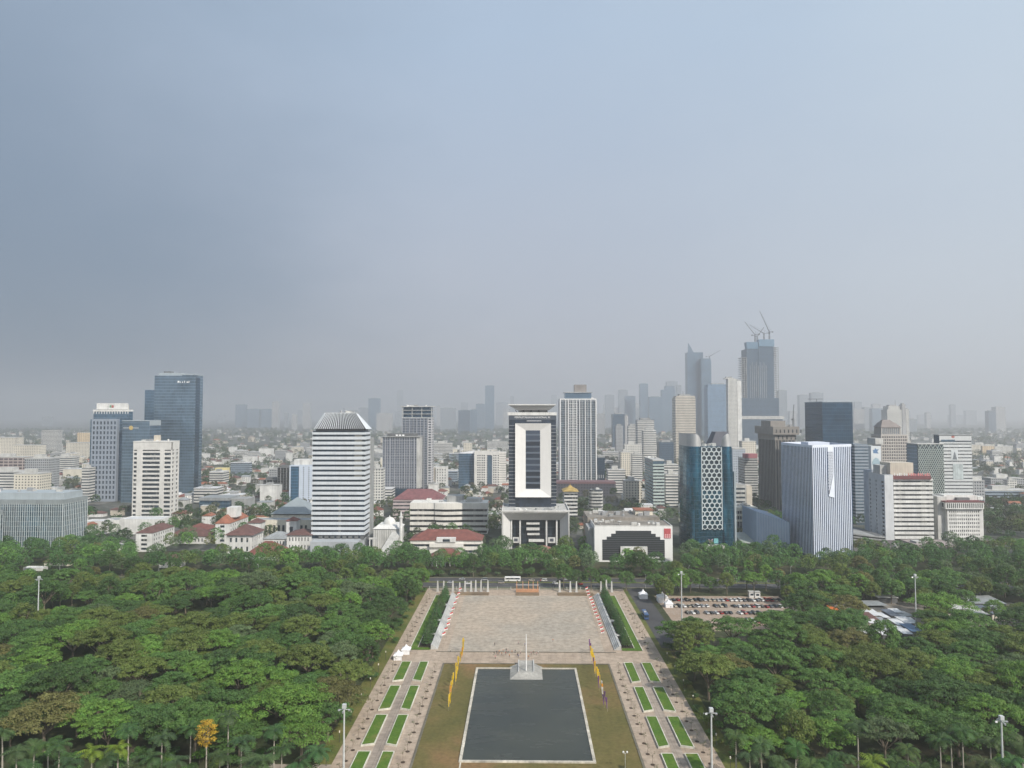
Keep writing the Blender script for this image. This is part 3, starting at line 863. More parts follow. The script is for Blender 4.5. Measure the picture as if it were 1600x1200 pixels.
block(r, 'wall', x0+1, x1-1, 701, 740, 0, Z(806, 700), M_CREAM)
mb = MB(); za, zb = Z(804, 700), Z(777, 720); c = ((x0+x1)/2, 720.5)
mb.grid_faces([(x0,700,za),(x1,700,za),(x1,741,za),(x0,741,za),(c[0],c[1],zb)], [(0,1,4),(1,2,4),(2,3,4),(3,0,4),(0,3,2,1)])
mb.build('roof', wall('grey_green_roof', (.27,.31,.33), .5, .1), r)
x0, x1 = span(311, 358, 860, 790)
r = root_of('blue_glass_pavilion', 'low blue glass office with grey roof behind the city hall trees', 'building', x0, x1, 860, 890)
block(r, 'glazing', x0+.4, x1-.4, 860, 889, 0, Z(783, 860), glass('deep_blue_glass', (.05,.12,.20), 2, 4, (.2,.25,.3), .06, .1, metal=.4))
block(r, 'roof', x0-.4, x1+.4, 859, 890, Z(783, 860), Z(778.5, 860), M_ROOFGREY)
block(r, 'annex', x1+.5, x1+20, 866, 890, 0, Z(780, 866), M_GREY)

# striped white tower with louvred hat
M_STRIPE = wall('stripe_white', (.62,.66,.70), dirt=.10)
D = 608; x0, x1 = span(487, 570.5, D, 750); dep = depth_to(x1, D, 578.5)
r = root_of('striped_tower', 'white striped office tower with louvred trapezoid roof', 'office tower', x0, x1, D, D+dep)
zb, zt = Z(836, D, 530), Z(679, D, 530)
block(r, 'glazing', x0+.5, x1-.5, D+.5, D+dep-.5, zb-3, zt+3, glass('stripe_window_glass', (.02,.035,.055), 2.2, 50, None, metal=.15, rough=.1, var=.5, blinds=.12))
bands(r, x0, x1, D, D+dep, zb, zt, 20, .42, M_STRIPE, .0)
block(r, 'roof_recess', x0+2.4, x1-1.6, D+2, D+dep-2, zt+3, Z(670.5, D, 530), M_DGREY)
z1, z2 = Z(670.5, D, 530), Z(645.5, D+8, 530)
X0, X1 = span(491.5, 572, D-1, 670); X2, X3 = span(508, 556, D+8, 648)
mb = MB(); mb.frustum((X0+.6, X1-.6, D+.4, D+dep+.6), z1, (X2+.4, X3-.4, D+8.6, D+dep-5), z2-.3); mb.build('hat', wall('hat_dark', (.10,.10,.11)), r)
N = 24
for i in range(N+1):
    t = i/N
    a = Vector((X0+(X1-X0)*t, D-1, z1)); b = Vector((X2+(X3-X2)*t, D+8, z2)); k = .17
    mb = MB(); n_ = Vector((0,-.9,.4))
    mb.grid_faces([a+Vector((-k,0,0)), a+Vector((k,0,0)), b+Vector((k,0,0)), b+Vector((-k,0,0)), a+n_+Vector((-k,0,0)), a+n_+Vector((k,0,0)), b+n_+Vector((k,0,0)), b+n_+Vector((-k,0,0))],
        [(0,3,2,1),(4,5,6,7),(0,1,5,4),(1,2,6,5),(2,3,7,6),(3,0,4,7)])
    mb.build('louvre', M_STRIPE, r)
mb = MB()
mb.grid_faces([(X1,D-1,z1),(X1+.3,D+dep+1,z1),(X3,D+dep-5,z2),(X3,D+8,z2)], [(0,1,2,3)]); mb.build('side_slope', M_STRIPE, r)
block(r, 'roof_top', X2-.5, X3+.5, D+7.6, D+dep-4, z2-.2, z2+.35, M_CONC)
clutter(r, X2+1, X3-1, D+9, D+dep-6, z2+.35, 7, 8, (.8, 2.2))
block(r, 'rear_core', x1-7, x1+.55, D+dep+.2, D+dep+14, 0, Z(684, D+dep, 575), M_GREY)
px0_, px1_ = span(487.5, 561, D-9, 850)
block(r, 'podium', px0_, px1_, D-14, D-.6, 0, Z(846, D-10), wall('podium_grey', (.42,.45,.48), dirt=.15))
for i in range(9): block(r, 'podium_opening', px0_+3+i*5.1, px0_+6.3+i*5.1, D-.58, D-.2, Z(843,D), Z(838,D), M_DGREY)
block(r, 'base', x0+.2, x1-.2, D+.1, D+dep-.2, 0, zb-3, wall('podium_grey', (.42,.45,.48)))
foot(x0, x1+6, D-16, D+dep+16)

# mosque
D = 606; x0, x1 = span(583, 624, D, 840)
r = root_of('mosque', 'small white mosque with ribbed dome and ramp stairs beside the striped tower', 'mosque', x0, x1, D, D+26)
zt = Z(827, D)
block(r, 'hall', x0, x1, D, D+24, 0, zt, M_CONC)
for i in range(12):
    xx = x0 + (x1-x0)*(i+.5)/12; block(r, 'pilaster', xx-.22, xx+.22, D-.35, D-.01, 2, zt-1, M_WHITE)
mb = MB(); mb.frustum((x0-.6,x1+.6,D-.8,D+24.6), zt, (x0+3.5,x1-3.5,D+3,D+20), zt+3.0); mb.build('roof', M_WHITE, r)
cx, cy = X(608.5, D+10, 820), D+11
mb = MB(); mb.lathe((cx,cy,zt+2.2), [(6.4,0),(6.4,.7),(5.2,.75),(5.2,1.6),(4.8,3.2),(3.7,4.9),(2.1,6.0),(.5,6.6),(.12,8.0)], 20); mb.build('dome', M_WHITE, r, smooth=False)
mb = MB(); a0, a1 = X(612, D-3, 850), X(626, D-3, 850)
mb.grid_faces([(a0,D-.1,zt-2),(a1,D-.1,zt-2),(a1-4,D-22,3),(a0-7,D-22,3),(a0,D-.1,0),(a1,D-.1,0),(a1-4,D-22,0),(a0-7,D-22,0)], [(0,3,2,1),(1,2,6,5),(0,4,7,3),(2,3,7,6)]); mb.build('ramp', M_CONC, r)
b0, b1 = span(578, 588.5, D-8, 850)
for xx in (b0, (b0+b1)/2, b1): block(r, 'column', xx-.4, xx+.4, D-9, D-8.2, 0, Z(843, D-8), M_WHITE)
block(r, 'lintel', b0-.6, b1+.6, D-9.1, D-8.1, Z(843, D-8), Z(840.5, D-8), M_WHITE)
xm = X(626.5, D-4, 820)
t = thing('minaret', 'slender white minaret standing beside the domed mosque', 'minaret', (xm, D-4, 0))
mb = MB(); mb.lathe((xm,D-4,0), [(1.5,0),(1.45,Z(824,D-4)),(1.25,Z(823.5,D-4)),(1.2,Z(809,D-4))], 10); mb.build('shaft', M_WHITE, t)
mb = MB(); z = Z(809,D-4); mb.lathe((xm,D-4,z), [(1.9,0),(1.9,.9),(1.0,.95),(1.0,2.6),(.8,3.4),(.1,5.2)], 10); mb.build('balcony_cap', M_WHITE, t)

# long pink building with red roof
D = 800; x0, x1 = span(614, 690, D, 790)
r = root_of('pink_block', 'pinkish office block under a long plum-red hipped roof', 'building', x0, x1, D, D+40)
zt = Z(781, D)
M_PINK = wall('faded_pink', (.50,.42,.42))
block(r, 'glazing', x0+.5, x1-.5, D+.5, D+39.5, 0, zt-.2, M_DARKWIN)
bands(r, x0, x1, D, D+40, zt-22, zt-2, 5, .4, M_PINK, 0)
mb = MB(); mb.hip(x0, x1, D, D+40, zt, Z(764, D+20), inset=14, over=.6); mb.build('roof', tiles('plum_roof', (.20,.085,.09)), r)
# curved white striped block
D = 698; x0, x1 = span(640.5, 761.5, D, 800); zt = Z(795.5, D, 700); zb = Z(829, D, 700)
r = root_of('curved_block', 'wide cream office block with dark strip windows and a bowed middle', 'building', x0, x1, D, D+26)
xa, xb = span(680, 721.5, D, 800)
prof = lambda o: [(x0-o,D-o),(xa-1.5,D-o),(xa,D-1.5-o),((xa*2+xb)/3,D-3.2-o),((xa+xb*2)/3,D-2.6-o),(xb,D-.6-o),(xb+2,D-o),(x1+o,D-o),(x1+o,D+26),(x0-o,D+26)]
mb = MB(); mb.prism([(x,y+.55) for x,y in prof(-.5)], 0, zt+1, 0); mb.build('glazing', glass('strip_window', (.03,.035,.04), 2.4, 30, None, metal=.1, var=.5, blinds=.12), r)
M_CREAMW = wall('cream_band', (.74,.72,.67), dirt=.12)
fh = (zt-zb)/4
for i in range(-2, 5):
    mb = MB(); z = zb+i*fh; mb.prism(prof(.0), z, z+fh*(.56 if i < 4 else 1.15), 0); mb.build('spandrel' if i < 4 else 'parapet', M_CREAMW, r)
clutter(r, x0+2, x1-2, D+3, D+22, zt+fh*.7, 22, 12, (1.5, 4.5))
block(r, 'plant_room', X(697,D,780), X(722,D,780), D+8, D+22, zt+2, Z(775,D+8), M_GREY)
block(r, 'plant_room', X(728,D,780), X(752,D,780), D+6, D+20, zt+2, Z(779,D+6), M_CONC)
# red-roofed ministry with porch
D = 575; x0, x1 = span(641, 752, D, 850)
r = root_of('ministry_hall', 'white office with wide red hipped roof and dark strip windows before the curved block', 'building', x0, x1, D, D+24)
zt = Z(845.5, D, 690)
block(r, 'glazing', x0+1, x1-1, D+1, D+23, 0, zt+1, M_DARKWIN)
for z0_, z1_ in ((zt-2.4, zt+.6), (zt-7.2, zt-4.4), (zt-11.6, zt-9.2)): block(r, 'spandrel', x0, x1, D, D+24, z0_, z1_, M_CREAMW)
xa, xb = span(671, 724, D-2, 850)
for z0_, z1_ in ((zt-4.4, zt-1.6), (zt-9.2, zt-6.6)): block(r, 'balcony', xa, xb, D-2.6, D-.05, z0_, z1_, M_CREAMW)
dm_ = block(r, 'dormer', X(682,D-1,843), X(712,D-1,843), D-1.5, D+5, zt-.6, zt+2.8, M_WHITE)
block(dm_, 'dormer_window', X(692,D-1,843), X(703,D-1,843), D-1.62, D-1.51, zt-.2, zt+1.8, M_DARKWIN)
mb = MB(); mb.hip(x0, x1, D, D+24, zt+.65, Z(827, D+12), inset=13.5, over=1.0); mb.build('roof', M_ROOFRED, r)
D = 548; x0, x1 = span(673, 719, D, 870)
r = root_of('entrance_porch', 'red hip-roofed entrance porch in front of the ministry hall', 'porch', x0, x1, D, D+14)
zt = Z(870.5, D)
for i in range(7):
    xx = x0+1 + (x1-x0-2)*i/6
    for yy in (D+.8, D+13.2): block(r, 'column', xx-.35, xx+.35, yy-.35, yy+.35, 0, zt-1.6, M_WHITE)
block(r, 'eaves', x0, x1, D, D+14, zt-1.6, zt, M_WHITE)
mb = MB(); mb.hip(x0, x1, D, D+14, zt+.05, Z(857, D+7), over=.8); mb.build('roof', M_ROOFRED, r)

# national library: tower and podium
D = 642; x0, x1 = span(795, 869, D, 720); dep = 26
r = root_of('library_tower', 'national library tower with white splayed frame and flat roof plate', 'tower', x0, x1, D, D+dep)
M_LIBGLASS = glass('library_glass', (.035,.05,.075), 1.8, 5.2, None, metal=.35, rough=.1, var=.3)
zt = Z(649, D, 830)
block(r, 'glazing', x0, x1, D, D+dep, 24, zt, M_LIBGLASS)
M_LINE = plain('pale_aluminium', (.55,.56,.58), .4, .3)
nz = 25
for i in range(nz):
    z = 30 + (zt-36)*i/nz
    mb = MB()
    for a, b in ((x0-.05, X(805,D)), (X(861,D), x1+.05)): mb.box(a, b, D-.18, D-.01, z, z+.28)
    mb.box(x1+.01, x1+.18, D, D+dep, z, z+.28); mb.box(x0-.18, x0-.01, D, D+dep, z, z+.28)
    mb.build('ledge', M_LINE, r)
block(r, 'parapet', x0-1.0, x1+.6, D-.8, D+dep+.6, zt, Z(644.3, D, 830), M_WHITE)
block(r, 'sign_band', x0-.1, x1+.1, D-.35, D-.02, Z(656, D, 830), zt-.05, plain('slate_band', (.07,.085,.11), .4))
lettering(r, 'PERPUSTAKAAN NASIONAL RI', (x0+x1)/2, D-.40, Z(654.3, D, 830), 2.35, plain('sign_white', (.85,.85,.85)))
block(r, 'sign_ledge', X(823,D), X(846,D), D-.6, D-.36, Z(658.2,D), Z(657,D), M_LINE)
ox0, ox1 = span(805, 861, D-2.6, 720); oz0, oz1 = Z(777, D-2.6, 830), Z(661.5, D-2.6, 830)
ix0, ix1 = span(821.5, 844, D-.6, 720); iz0, iz1 = Z(764, D-.6, 830), Z(672.5, D-.6, 830)
O = [(ox0,D-2.6,oz0),(ox1,D-2.6,oz0),(ox1,D-2.6,oz1),(ox0,D-2.6,oz1)]; I = [(ix0,D-.6,iz0),(ix1,D-.6,iz0),(ix1,D-.6,iz1),(ix0,D-.6,iz1)]
mb = MB()
for i in range(4):
    j = (i+1) % 4; mb.face([O[i],O[j],I[j],I[i]])
    a, b = Vector(O[i]), Vector(O[j]); mb.face([(a.x,D-.02,a.z),(b.x,D-.02,b.z),b,a])
mb.build('splayed_frame', wall('library_white', (.76,.75,.73), dirt=.05), r)
block(r, 'frame_window', ix0, ix1, D-.75, D-.61, iz0, iz1, glass('frame_window_glass', (.045,.06,.09), 30, 5.4, (.09,.115,.15), .0, .3, metal=.35, rough=.12, var=.5))
zs0, zs1 = Z(641, D+6, 830), Z(633.2, D, 830)
mb = MB(); mb.frustum((X(808,D+7),X(858,D+7), D+5, D+dep-5), zs0, (x0-.3, x1-.3, D-1, D+dep+1), zs1); mb.build('roof_plate_soffit', wall('soffit_grey', (.40,.40,.41), dirt=.06), r)
block(r, 'roof_plate', x0-.6, x1, D-1.3, D+dep+1.3, zs1, zs1+.9, M_WHITE)
for k in range(9):
    a = X(809,D+6) + (X(857,D+6)-X(809,D+6))*k/8; b = a + (2.6 if k % 2 else -2.6)
    mb = MB(); mb.tube((a, D+5, Z(646,D+6)), (b, D+5.4, zs0+.6), .32, .32, 5); mb.build('roof_strut', M_DMETAL, r)
block(r, 'roof_core', X(810,D+8), X(856,D+8), D+9, D+dep-8, zt, zs0+.5, M_CONC)
D2 = 612; x0p, x1p = span(784, 890, D2, 820); zt = Z(799, D2, 830)
p = root_of('library_podium', 'library podium with white splayed portal and tall dark glass hall', 'building', x0p, x1p, D2, D2+56)
block(p, 'side_wall', x0p, x0p+1.2, D2, D2+56, 0, zt-.1, M_CONC); block(p, 'side_wall', x1p-1.2, x1p, D2, D2+56, 0, zt-.1, M_CONC)
block(p, 'roof', x0p, x1p, D2+.6, D2+56, zt-1.4, zt-.3, M_CONC)
mb = MB(); mb.box(x0p-.1, x1p+.1, D2, D2+.55, zt-.3, zt+.9); mb.box(x0p-.1, x0p+.5, D2+.55, D2+56, zt-.3, zt+.9); mb.box(x1p-.5, x1p+.1, D2+.55, D2+56, zt-.3, zt+.9); mb.build('parapet', M_WHITE, p)
ix0, ix1 = span(797.5, 875, D2+9, 830); iz1 = Z(812.5, D2+9, 830)
mb = MB(); mb.face([(x0p,D2,zt-.3),(x1p,D2,zt-.3),(ix1,D2+9,iz1),(ix0,D2+9,iz1)]); mb.face([(x0p,D2,0),(x0p,D2,zt-.3),(ix0,D2+9,iz1),(ix0,D2+9,0)]); mb.face([(x1p,D2,zt-.3),(x1p,D2,0),(ix1,D2+9,0),(ix1,D2+9,iz1)])
mb.build('splayed_portal', wall('portal_white', (.68,.68,.67), dirt=.08), p)
block(p, 'hall_glazing', ix0, ix1, D2+12, D2+13, 0, iz1, glass('hall_glass', (.03,.045,.065), 2.4, 6, (.06,.08,.1), .05, .05, metal=.35, rough=.1, var=.35))
block(p, 'hall_ceiling', ix0, ix1, D2+9.05, D2+12, iz1-.02, iz1+.4, M_CONC)
for pxc in (799, 812.7, 854, 870):
    xx = X(pxc, D2+8, 830); block(p, 'column', xx-.65, xx+.65, D2+8.2, D2+9.5, 0, iz1-.05, M_WHITE)
for a, b in ((800, 812), (855, 869)):
    q0, q1 = span(a, b, D2+8.5, 840); block(p, 'white_panel', q0+.7, q1-.7, D2+8.5, D2+8.9, Z(848.5,D2+8), Z(839.5,D2+8), M_WHITE)
    block(p, 'panel_emblem', (q0+q1)/2-1.6, (q0+q1)/2+1.6, D2+8.4, D2+8.49, Z(846,D2+8), Z(841.5,D2+8), plain('slate_band', (.07,.085,.11)))
for a, b, c, d in ((822.5,843,816.5,819.5),(822.5,843,825,828.5),(824,843,833.5,836),(826,850,843,846.5)):
    q0, q1 = span(a, b, D2+10, 830); block(p, 'balcony', q0, q1, D2+9, D2+11.98, Z(d,D2+9), Z(c,D2+9), M_WHITE)
clutter(p, x0p+1, x1p-1, D2+2, D2+26, zt-.3, 12, 4, (.8, 2.4))
D3 = 575; x0, x1 = span(822, 872, D3, 860)
r = root_of('forecourt_house', 'brown-roofed old house in front of the library podium', 'house', x0, x1, D3, D3+22)
house(r, x0, x1, D3, D3+22, Z(866, D3), Z(852, D3+11), M_WHITE, tiles('faded_red_tiles', (.30,.14,.115)), nx=8, nz=1, over=1.2)

# white office with stepped dark glazing
D = 567; x0, x1 = span(929, 1051, D, 850); dep = 34
zt = Z(823, D, 990)
r = root_of('stepped_block', 'low white office with stepped dark glass front and red sign', 'building', x0, x1, D, D+dep+40)
block(r, 'wall', x0, x1, D, D+dep, 0, zt, wall('bright_white', (.80,.80,.79), dirt=.04))
block(r, 'roof', x0+.5, x1-.5, D+.5, D+dep-.5, zt, zt+.05, wall('stained_roof', (.26,.235,.205), dirt=.35))
mb = MB(); mb.box(x0, x1, D, D+.45, zt+.003, zt+.9); mb.box(x0, x0+.45, D+.45, D+dep, zt+.003, zt+.9); mb.box(x1-.45, x1, D+.45, D+dep, zt+.003, zt+.9); mb.build('parapet', M_WHITE, r)
MSG = glass('stepped_glass', (.022,.028,.036), 60, 1.45, (.10,.105,.11), 0, .26, metal=.15, rough=.12, var=.2)
rows = [(962,1017.5,829.3,833.9),(955,1024.5,833.9,838.6),(948,1031.5,838.6,843.3),(941,1038.5,843.3,875.5)]
for a, b, c, d in rows:
    q0, q1 = span(a, b, D, 840); block(r, 'window_step', q0, q1, D-.12, D-.003, max(.2, Z(d,D,990)), Z(c,D,990), MSG)
q0, q1 = span(969.5, 1011.5, D-1, 860)
mb = MB(); z0_, z1_ = 0, Z(853.5, D-1); w = 3.6
mb.box(q0, q1, D-1.6, D-.125, z1_-2.6, z1_); mb.box(q1-w, q1, D-1.6, D-.125, 0, z1_-2.603); mb.box(q0, q0+w*.8, D-1.6, D-.125, 0, z1_-2.603)
mb.build('portal', M_WHITE, r)
block(r, 'portal_window', q0+w*.8+.01, q1-w-.01, D-.5, D-.13, Z(868.5,D), z1_-2.62, MSG)
block(r, 'door_canopy', X(975,D-3,870), X(1030,D-3,870), D-4, D-1.61, Z(872,D-3), Z(870,D-3), M_WHITE)
q0, q1 = span(1037.5, 1048, D, 832)
mb = MB(); mb.box(q0, q1, D-.35, D-.003, Z(841,D,1040), Z(825.8,D,1040)); sg = mb.build('sign', plain('sign_red', (.50,.10,.11), .5), r)
for k in range(3):
    for j in range(3):
        zz = Z(840.3-k*2.1, D, 1040); mb = MB(); mb.box(q0+.5+j*1.6, q0+1.6+j*1.6, D-.42, D-.352, zz, zz+.75); mb.build('sign_mark', plain('sign_pink', (.75,.45,.46)), sg)
block(r, 'rear_wing', X(918,D+34,830), x1-4, D+dep+.01, D+dep+40, 0, zt+2.5, wall('stained_roof', (.26,.235,.205), dirt=.35))
block(r, 'side_wing', X(919,D+8,840), x0-.01, D+8, D+dep, 0, zt-2.5, M_GREY)
clutter(r, x0, x1, D+3, D+dep-2, zt+.06, 18, 9, (.8, 2.2)); clutter(r, x0-2, x1-8, D+dep+2, D+dep+36, zt+2.5, 24, 10, (1, 3.2))
cn_ = block(r, 'rooftop_canteen', X(991,D+dep+20,805), X(1018,D+dep+20,805), D+dep+14, D+dep+28, zt+2.5, zt+6.4, wall('cream_paint', (.7,.66,.56)))
block(cn_, 'canteen_roof', X(990,D+dep+20,803), X(1019,D+dep+20,803), D+dep+13, D+dep+29, zt+6.4, zt+7.0, M_ROOFORANGE)
for pxq in (938, 968):
    xx = X(pxq, D+10, 817); mb = MB(); mb.lathe((xx, D+10, zt+.05), [(.15,0),(.15,1.2),(.6,1.5),(1.5,2.2),(1.75,2.7)], 12); mb.build('dish', M_WHITE, r)

# honeycomb tower
D = 615
xl, xr = span(1074, 1145.5, D, 780); c0, c1 = span(1096.5, 1128, D, 760)
r = root_of('honeycomb_tower', 'teal glass tower with white honeycomb panel and two horned crowns', 'office tower', xl, xr, D-4, D+40)
MTEAL = glass('teal_glass', (.035,.145,.225), 1.5, 3.9, (.02,.07,.11), .05, .08, metal=.72, rough=.1, var=.16, wob=.02)
MSILV = wall('silver_panel', (.50,.50,.49), .35, .1, .5)
zc = Z(697.5, D, 1100); zpk = Z(677.5, D, 1080)
def lobe(xa, xb, bulge, n=9):
    return [(xa + (xb-xa)*i/n, D - bulge*sin(pi*i/n)**.8) for i in range(n+1)]
path = [(xl+1.0, D+38), (xl-.2, D+26), (xl, D+14), (xl+.6, D+5)] + lobe(xl+2.2, c0, 3.4) + lobe(c1, xr-.2, 3.6)[0:] + [(xr+.4, D+8), (xr+.6, D+24), (xr-2, D+40)]
cxm, cym = (xl+xr)/2, D+18
def ring(z):
    t = z/zc; k = 1.0 + .03*sin(pi*min(1,max(0,t))**.9) - .035*max(0, t-.4)
    return [(cxm+(x-cxm)*k, cym+(y-cym)*k, z) for x, y in path]
zs = [0, 14, 28, 42, 56, 70, 80, zc]
mb = MB(); n = len(path)
rings = [ring(z) for z in zs]
for a, b in zip(rings, rings[1:]):
    for i in range(n):
        j = (i+1) % n
        mb.face([a[i], a[j], b[j], b[i]])
mb.face(rings[-1]); mb.build('curtain_wall', MTEAL, r, smooth=False)
# crowns: left one rises then falls in a curve to the honeycomb, right one is a leaf
top = rings[-1]
def crown(idx, hts, mat, nm, dback):
    mb = MB(); pts = [top[i] for i in idx]
    up = [(x + (cxm-x)*.06*h/20, y + .12*h, zc + h) for (x,y,_), h in zip(pts, hts)]
    for i in range(len(idx)-1): mb.face([pts[i], pts[i+1], up[i+1], up[i]])
    bk = [(x, y+1.2, z) for x,y,z in pts]; bu = [(x, y+1.2, z) for x,y,z in up]
    for i in range(len(idx)-1):
        mb.face([bk[i+1], bk[i], bu[i], bu[i+1]]); mb.face([up[i], up[i+1], bu[i+1], bu[i]])
    return mb.build(nm, mat, r)
hp = zpk - zc
il = list(range(0, 14))
crown(il, [hp]*4 + [hp*(1 if i/9 < .35 else sqrt(max(0, 1-((i/9-.35)/.65)**2))) for i in range(10)], MSILV, 'left_crown', 0)
ir = list(range(14, n))
crown(ir, [hp*(sqrt(max(0, 1-(1-i/9/.72)**2)) if i/9 <= .72 else max(.05, 1-((i/9-.72)/.28)**2)) for i in range(10)] + [hp*.04]*(len(ir)-10), MSILV, 'right_crown', 0)
mb = MB(); a0, a1 = span(1108, 1140, D+26, 690); mb.frustum((a0,a1,D+20,D+38), zc, (a0+5,a1-2,D+22,D+36), zpk+1); mb.build('plant_room', wall('plum_grey', (.12,.125,.15)), r)
clutter(r, c0, c1, D+4, D+16, zc, 9, 6, (1, 3))
# honeycomb panel: hexagon ring lattice
hx0, hx1 = span(1096.8, 1127.8, D-.9, 760); hz0, hz1 = Z(827.5, D, 1112), Z(698.3, D, 1112)
R_ = (hx1-hx0)/(sqrt(3)*4.0)   # four cells across
mb = MB(); pitch = R_*1.5; row = 0; z = hz1 - R_*.9
yf = D-1.2
def hexa(cx, cz):
    o = [(cx + R_*.99*cos(pi/6+k*pi/3), cz + R_*.99*sin(pi/6+k*pi/3)) for k in range(6)]
    i_ = [(cx + R_*.80*cos(pi/6+k*pi/3), cz + R_*.80*sin(pi/6+k*pi/3)) for k in range(6)]
    for k in range(6):
        j = (k+1) % 6
        q = [o[k], o[j], i_[j], i_[k]]
        q = [(min(max(a, hx0), hx1), b) for a, b in q]
        mb.face([(a, yf, b) for a, b in q])
        mb.face([(q[3][0], yf, q[3][1]), (q[2][0], yf, q[2][1]), (q[2][0], yf+.7, q[2][1]), (q[3][0], yf+.7, q[3][1])])
while z > hz0 + R_*.6:
    off = 0 if row % 2 else sqrt(3)*R_/2
    k = 0
    while True:
        cx = hx0 + off + k*sqrt(3)*R_
        if cx > hx1 + R_*.3: break
        hexa(cx, z); k += 1
    z -= pitch; row += 1
for a, b in ((hx0-.35, hx0+.15), (hx1-.15, hx1+.35)): mb.box(a, b, yf-.1, yf+.6, hz0, hz1)
mb.build('honeycomb_lattice', wall('lattice_white', (.58,.64,.66), dirt=.05), r)
block(r, 'lattice_backing', hx0, hx1, D-.38, D-.3, hz0, hz1, glass('lattice_glass', (.035,.055,.075), 1.5, 3.9, None, metal=.3, var=.3))
block(r, 'entrance_canopy', X(1094,D-8,855), X(1131,D-8,855), D-11, D-4.6, Z(857,D-8), Z(850.5,D-8), M_CONC)
block(r, 'canopy_fascia', X(1108,D-11.2,855), X(1129,D-11.2,855), D-11.2, D-11.01, Z(856.4,D-11), Z(853,D-11), M_WHITE)
e0 = X(1110.5, D-5, 842); mb = MB(); mb.face([(e0-1.9,D-4.8,Z(839.5,D)),(e0,D-4.8,Z(842,D)),(e0+1.9,D-4.8,Z(839.5,D)),(e0+1.2,D-4.8,Z(845.5,D)),(e0,D-4.8,Z(846.5,D)),(e0-1.2,D-4.8,Z(845.5,D))]); mb.build('pink_emblem', plain('emblem_pink', (.55,.35,.45)), r)
e0 = X(1119, D-5, 842); mb = MB(); mb.box(e0-1.8, e0+1.8, D-4.9, D-4.7, Z(846.5,D), Z(839,D)); mb.build('teal_emblem', plain('emblem_teal', (.16,.42,.45)), r)
xw = X(1147.5, D+6, 780); block(r, 'stair_fin', xw, xw+1.6, D+6, D+14, 0, zc-22, wall('blue_grey_panel', (.36,.41,.44)))

# pleated blue-white tower (two faces meeting at a sharp corner)
Cc = Vector((X(1270.5, 575, 780), 575)); Rr = Vector((X(1332, 597, 780), 597)); Ll = Vector((X(1221.5, 636, 760), 636)); Bb = Rr + Ll - Cc
zt = 91.0
r = thing('pleated_tower', 'white and blue pleated tower with perforated notch, sharp corner to the park', 'office tower', (Cc.x, Cc.y+30, 0))
foot(Ll.x-2, Bb.x, 575, 660)
MPL = wall('pleat_white', (.70,.75,.85), dirt=.05)
MPG = glass('pleat_glass', (.045,.085,.17), 1.8, 3.8, None, metal=.3, rough=.12, var=.22)
mb = MB(); q = [(p.x, p.y) for p in (Cc, Rr, Bb, Ll)]; mb.prism(q, 0, zt-1.5, 0); mb.build('glazing', MPG, r)
def pleats(A, B, n, skip=None):
    d = (B-A)/n; nn = Vector((d.y, -d.x)).normalized()
    for i in range(n):
        a = A + d*i; b = a + d*.48; pk = a + d*.30 + nn*.28
        z0, z1 = 2.0, zt
        if skip and skip(i): z1 = skip(i)
        mb = MB(); P = [(a.x,a.y),(pk.x,pk.y),(b.x,b.y)]
        P = [(x+nn.x*.02, y+nn.y*.02) for x, y in P]
        mb.prism(P, z0, z1, 0); mb.build('fin', MPL, r)
n1 = 21
def sk(i):
    return {8: Z(772,585,1295), 9: Z(768,585,1297), 10: Z(760,585,1300)}.get(i)
pleats(Cc, Rr, n1, sk); pleats(Ll, Cc, 22)
d = (Rr-Cc)/n1; nn = Vector((d.y,-d.x)).normalized()
a, b = Cc + d*7.9 + nn*.25, Cc + d*11.0 + nn*.25
mb = MB(); g = .45; w = (b-a).length; u = (b-a).normalized(); zz0, zz1 = Z(771,585,1297), zt-1
k = 0; z = zz1-4
mb.face([(a.x,a.y,zz1-4.2),(b.x,b.y,zz1-4.2),(b.x,b.y,zz1),(a.x,a.y,zz1)])
while z > zz0:
    lim = w if z > Z(735,585,1297) else w*max(.08, (z-zz0)/(Z(735,585,1297)-zz0))
    x_ = 0 if k % 2 else .6
    # diagonal lattice strips
    while x_ < lim:
        p0 = a + u*x_; p1 = a + u*min(lim, x_+1.2)
        mb.face([(p0.x,p0.y,z),(p0.x+u.x*.5,p0.y+u.y*.5,z),(p1.x,p1.y,z-1.3),(p1.x-u.x*.5,p1.y-u.y*.5,z-1.3)])
        mb.face([(p1.x-u.x*.5,p1.y-u.y*.5,z),(p1.x,p1.y,z),(p0.x+u.x*.5,p0.y+u.y*.5,z-1.3),(p0.x,p0.y,z-1.3)])
        x_ += 1.2
    z -= 1.3; k += 1
mb.build('perforated_panel', MPL, r)
mb = MB(); f0 = b + nn*1.0; mb.face([(b.x,b.y,Z(737,585,1300)),(a.x+nn.x*.5,a.y+nn.y*.5,Z(775,585,1292)),(b.x+nn.x*.6,b.y+nn.y*.6,Z(778,585,1303))]); mb.build('folded_panel', MPL, r)
mb = MB(); 
for A, B in ((Cc,Rr),(Rr,Bb),(Bb,Ll),(Ll,Cc)):
    dd = (B-A).normalized(); nv = Vector((dd.y,-dd.x))*.6
    mb.face([(A.x,A.y,zt-1.5),(B.x,B.y,zt-1.5),(B.x,B.y,zt+.6),(A.x,A.y,zt+.6)]); i0, i1 = A-nv, B-nv
    mb.face([(A.x,A.y,zt+.6),(B.x,B.y,zt+.6),(i1.x,i1.y,zt+.6),(i0.x,i0.y,zt+.6)]); mb.face([(i1.x,i1.y,zt-1.5),(i0.x,i0.y,zt-1.5),(i0.x,i0.y,zt+.6),(i1.x,i1.y,zt+.6)])
mb.build('parapet', MPL, r)
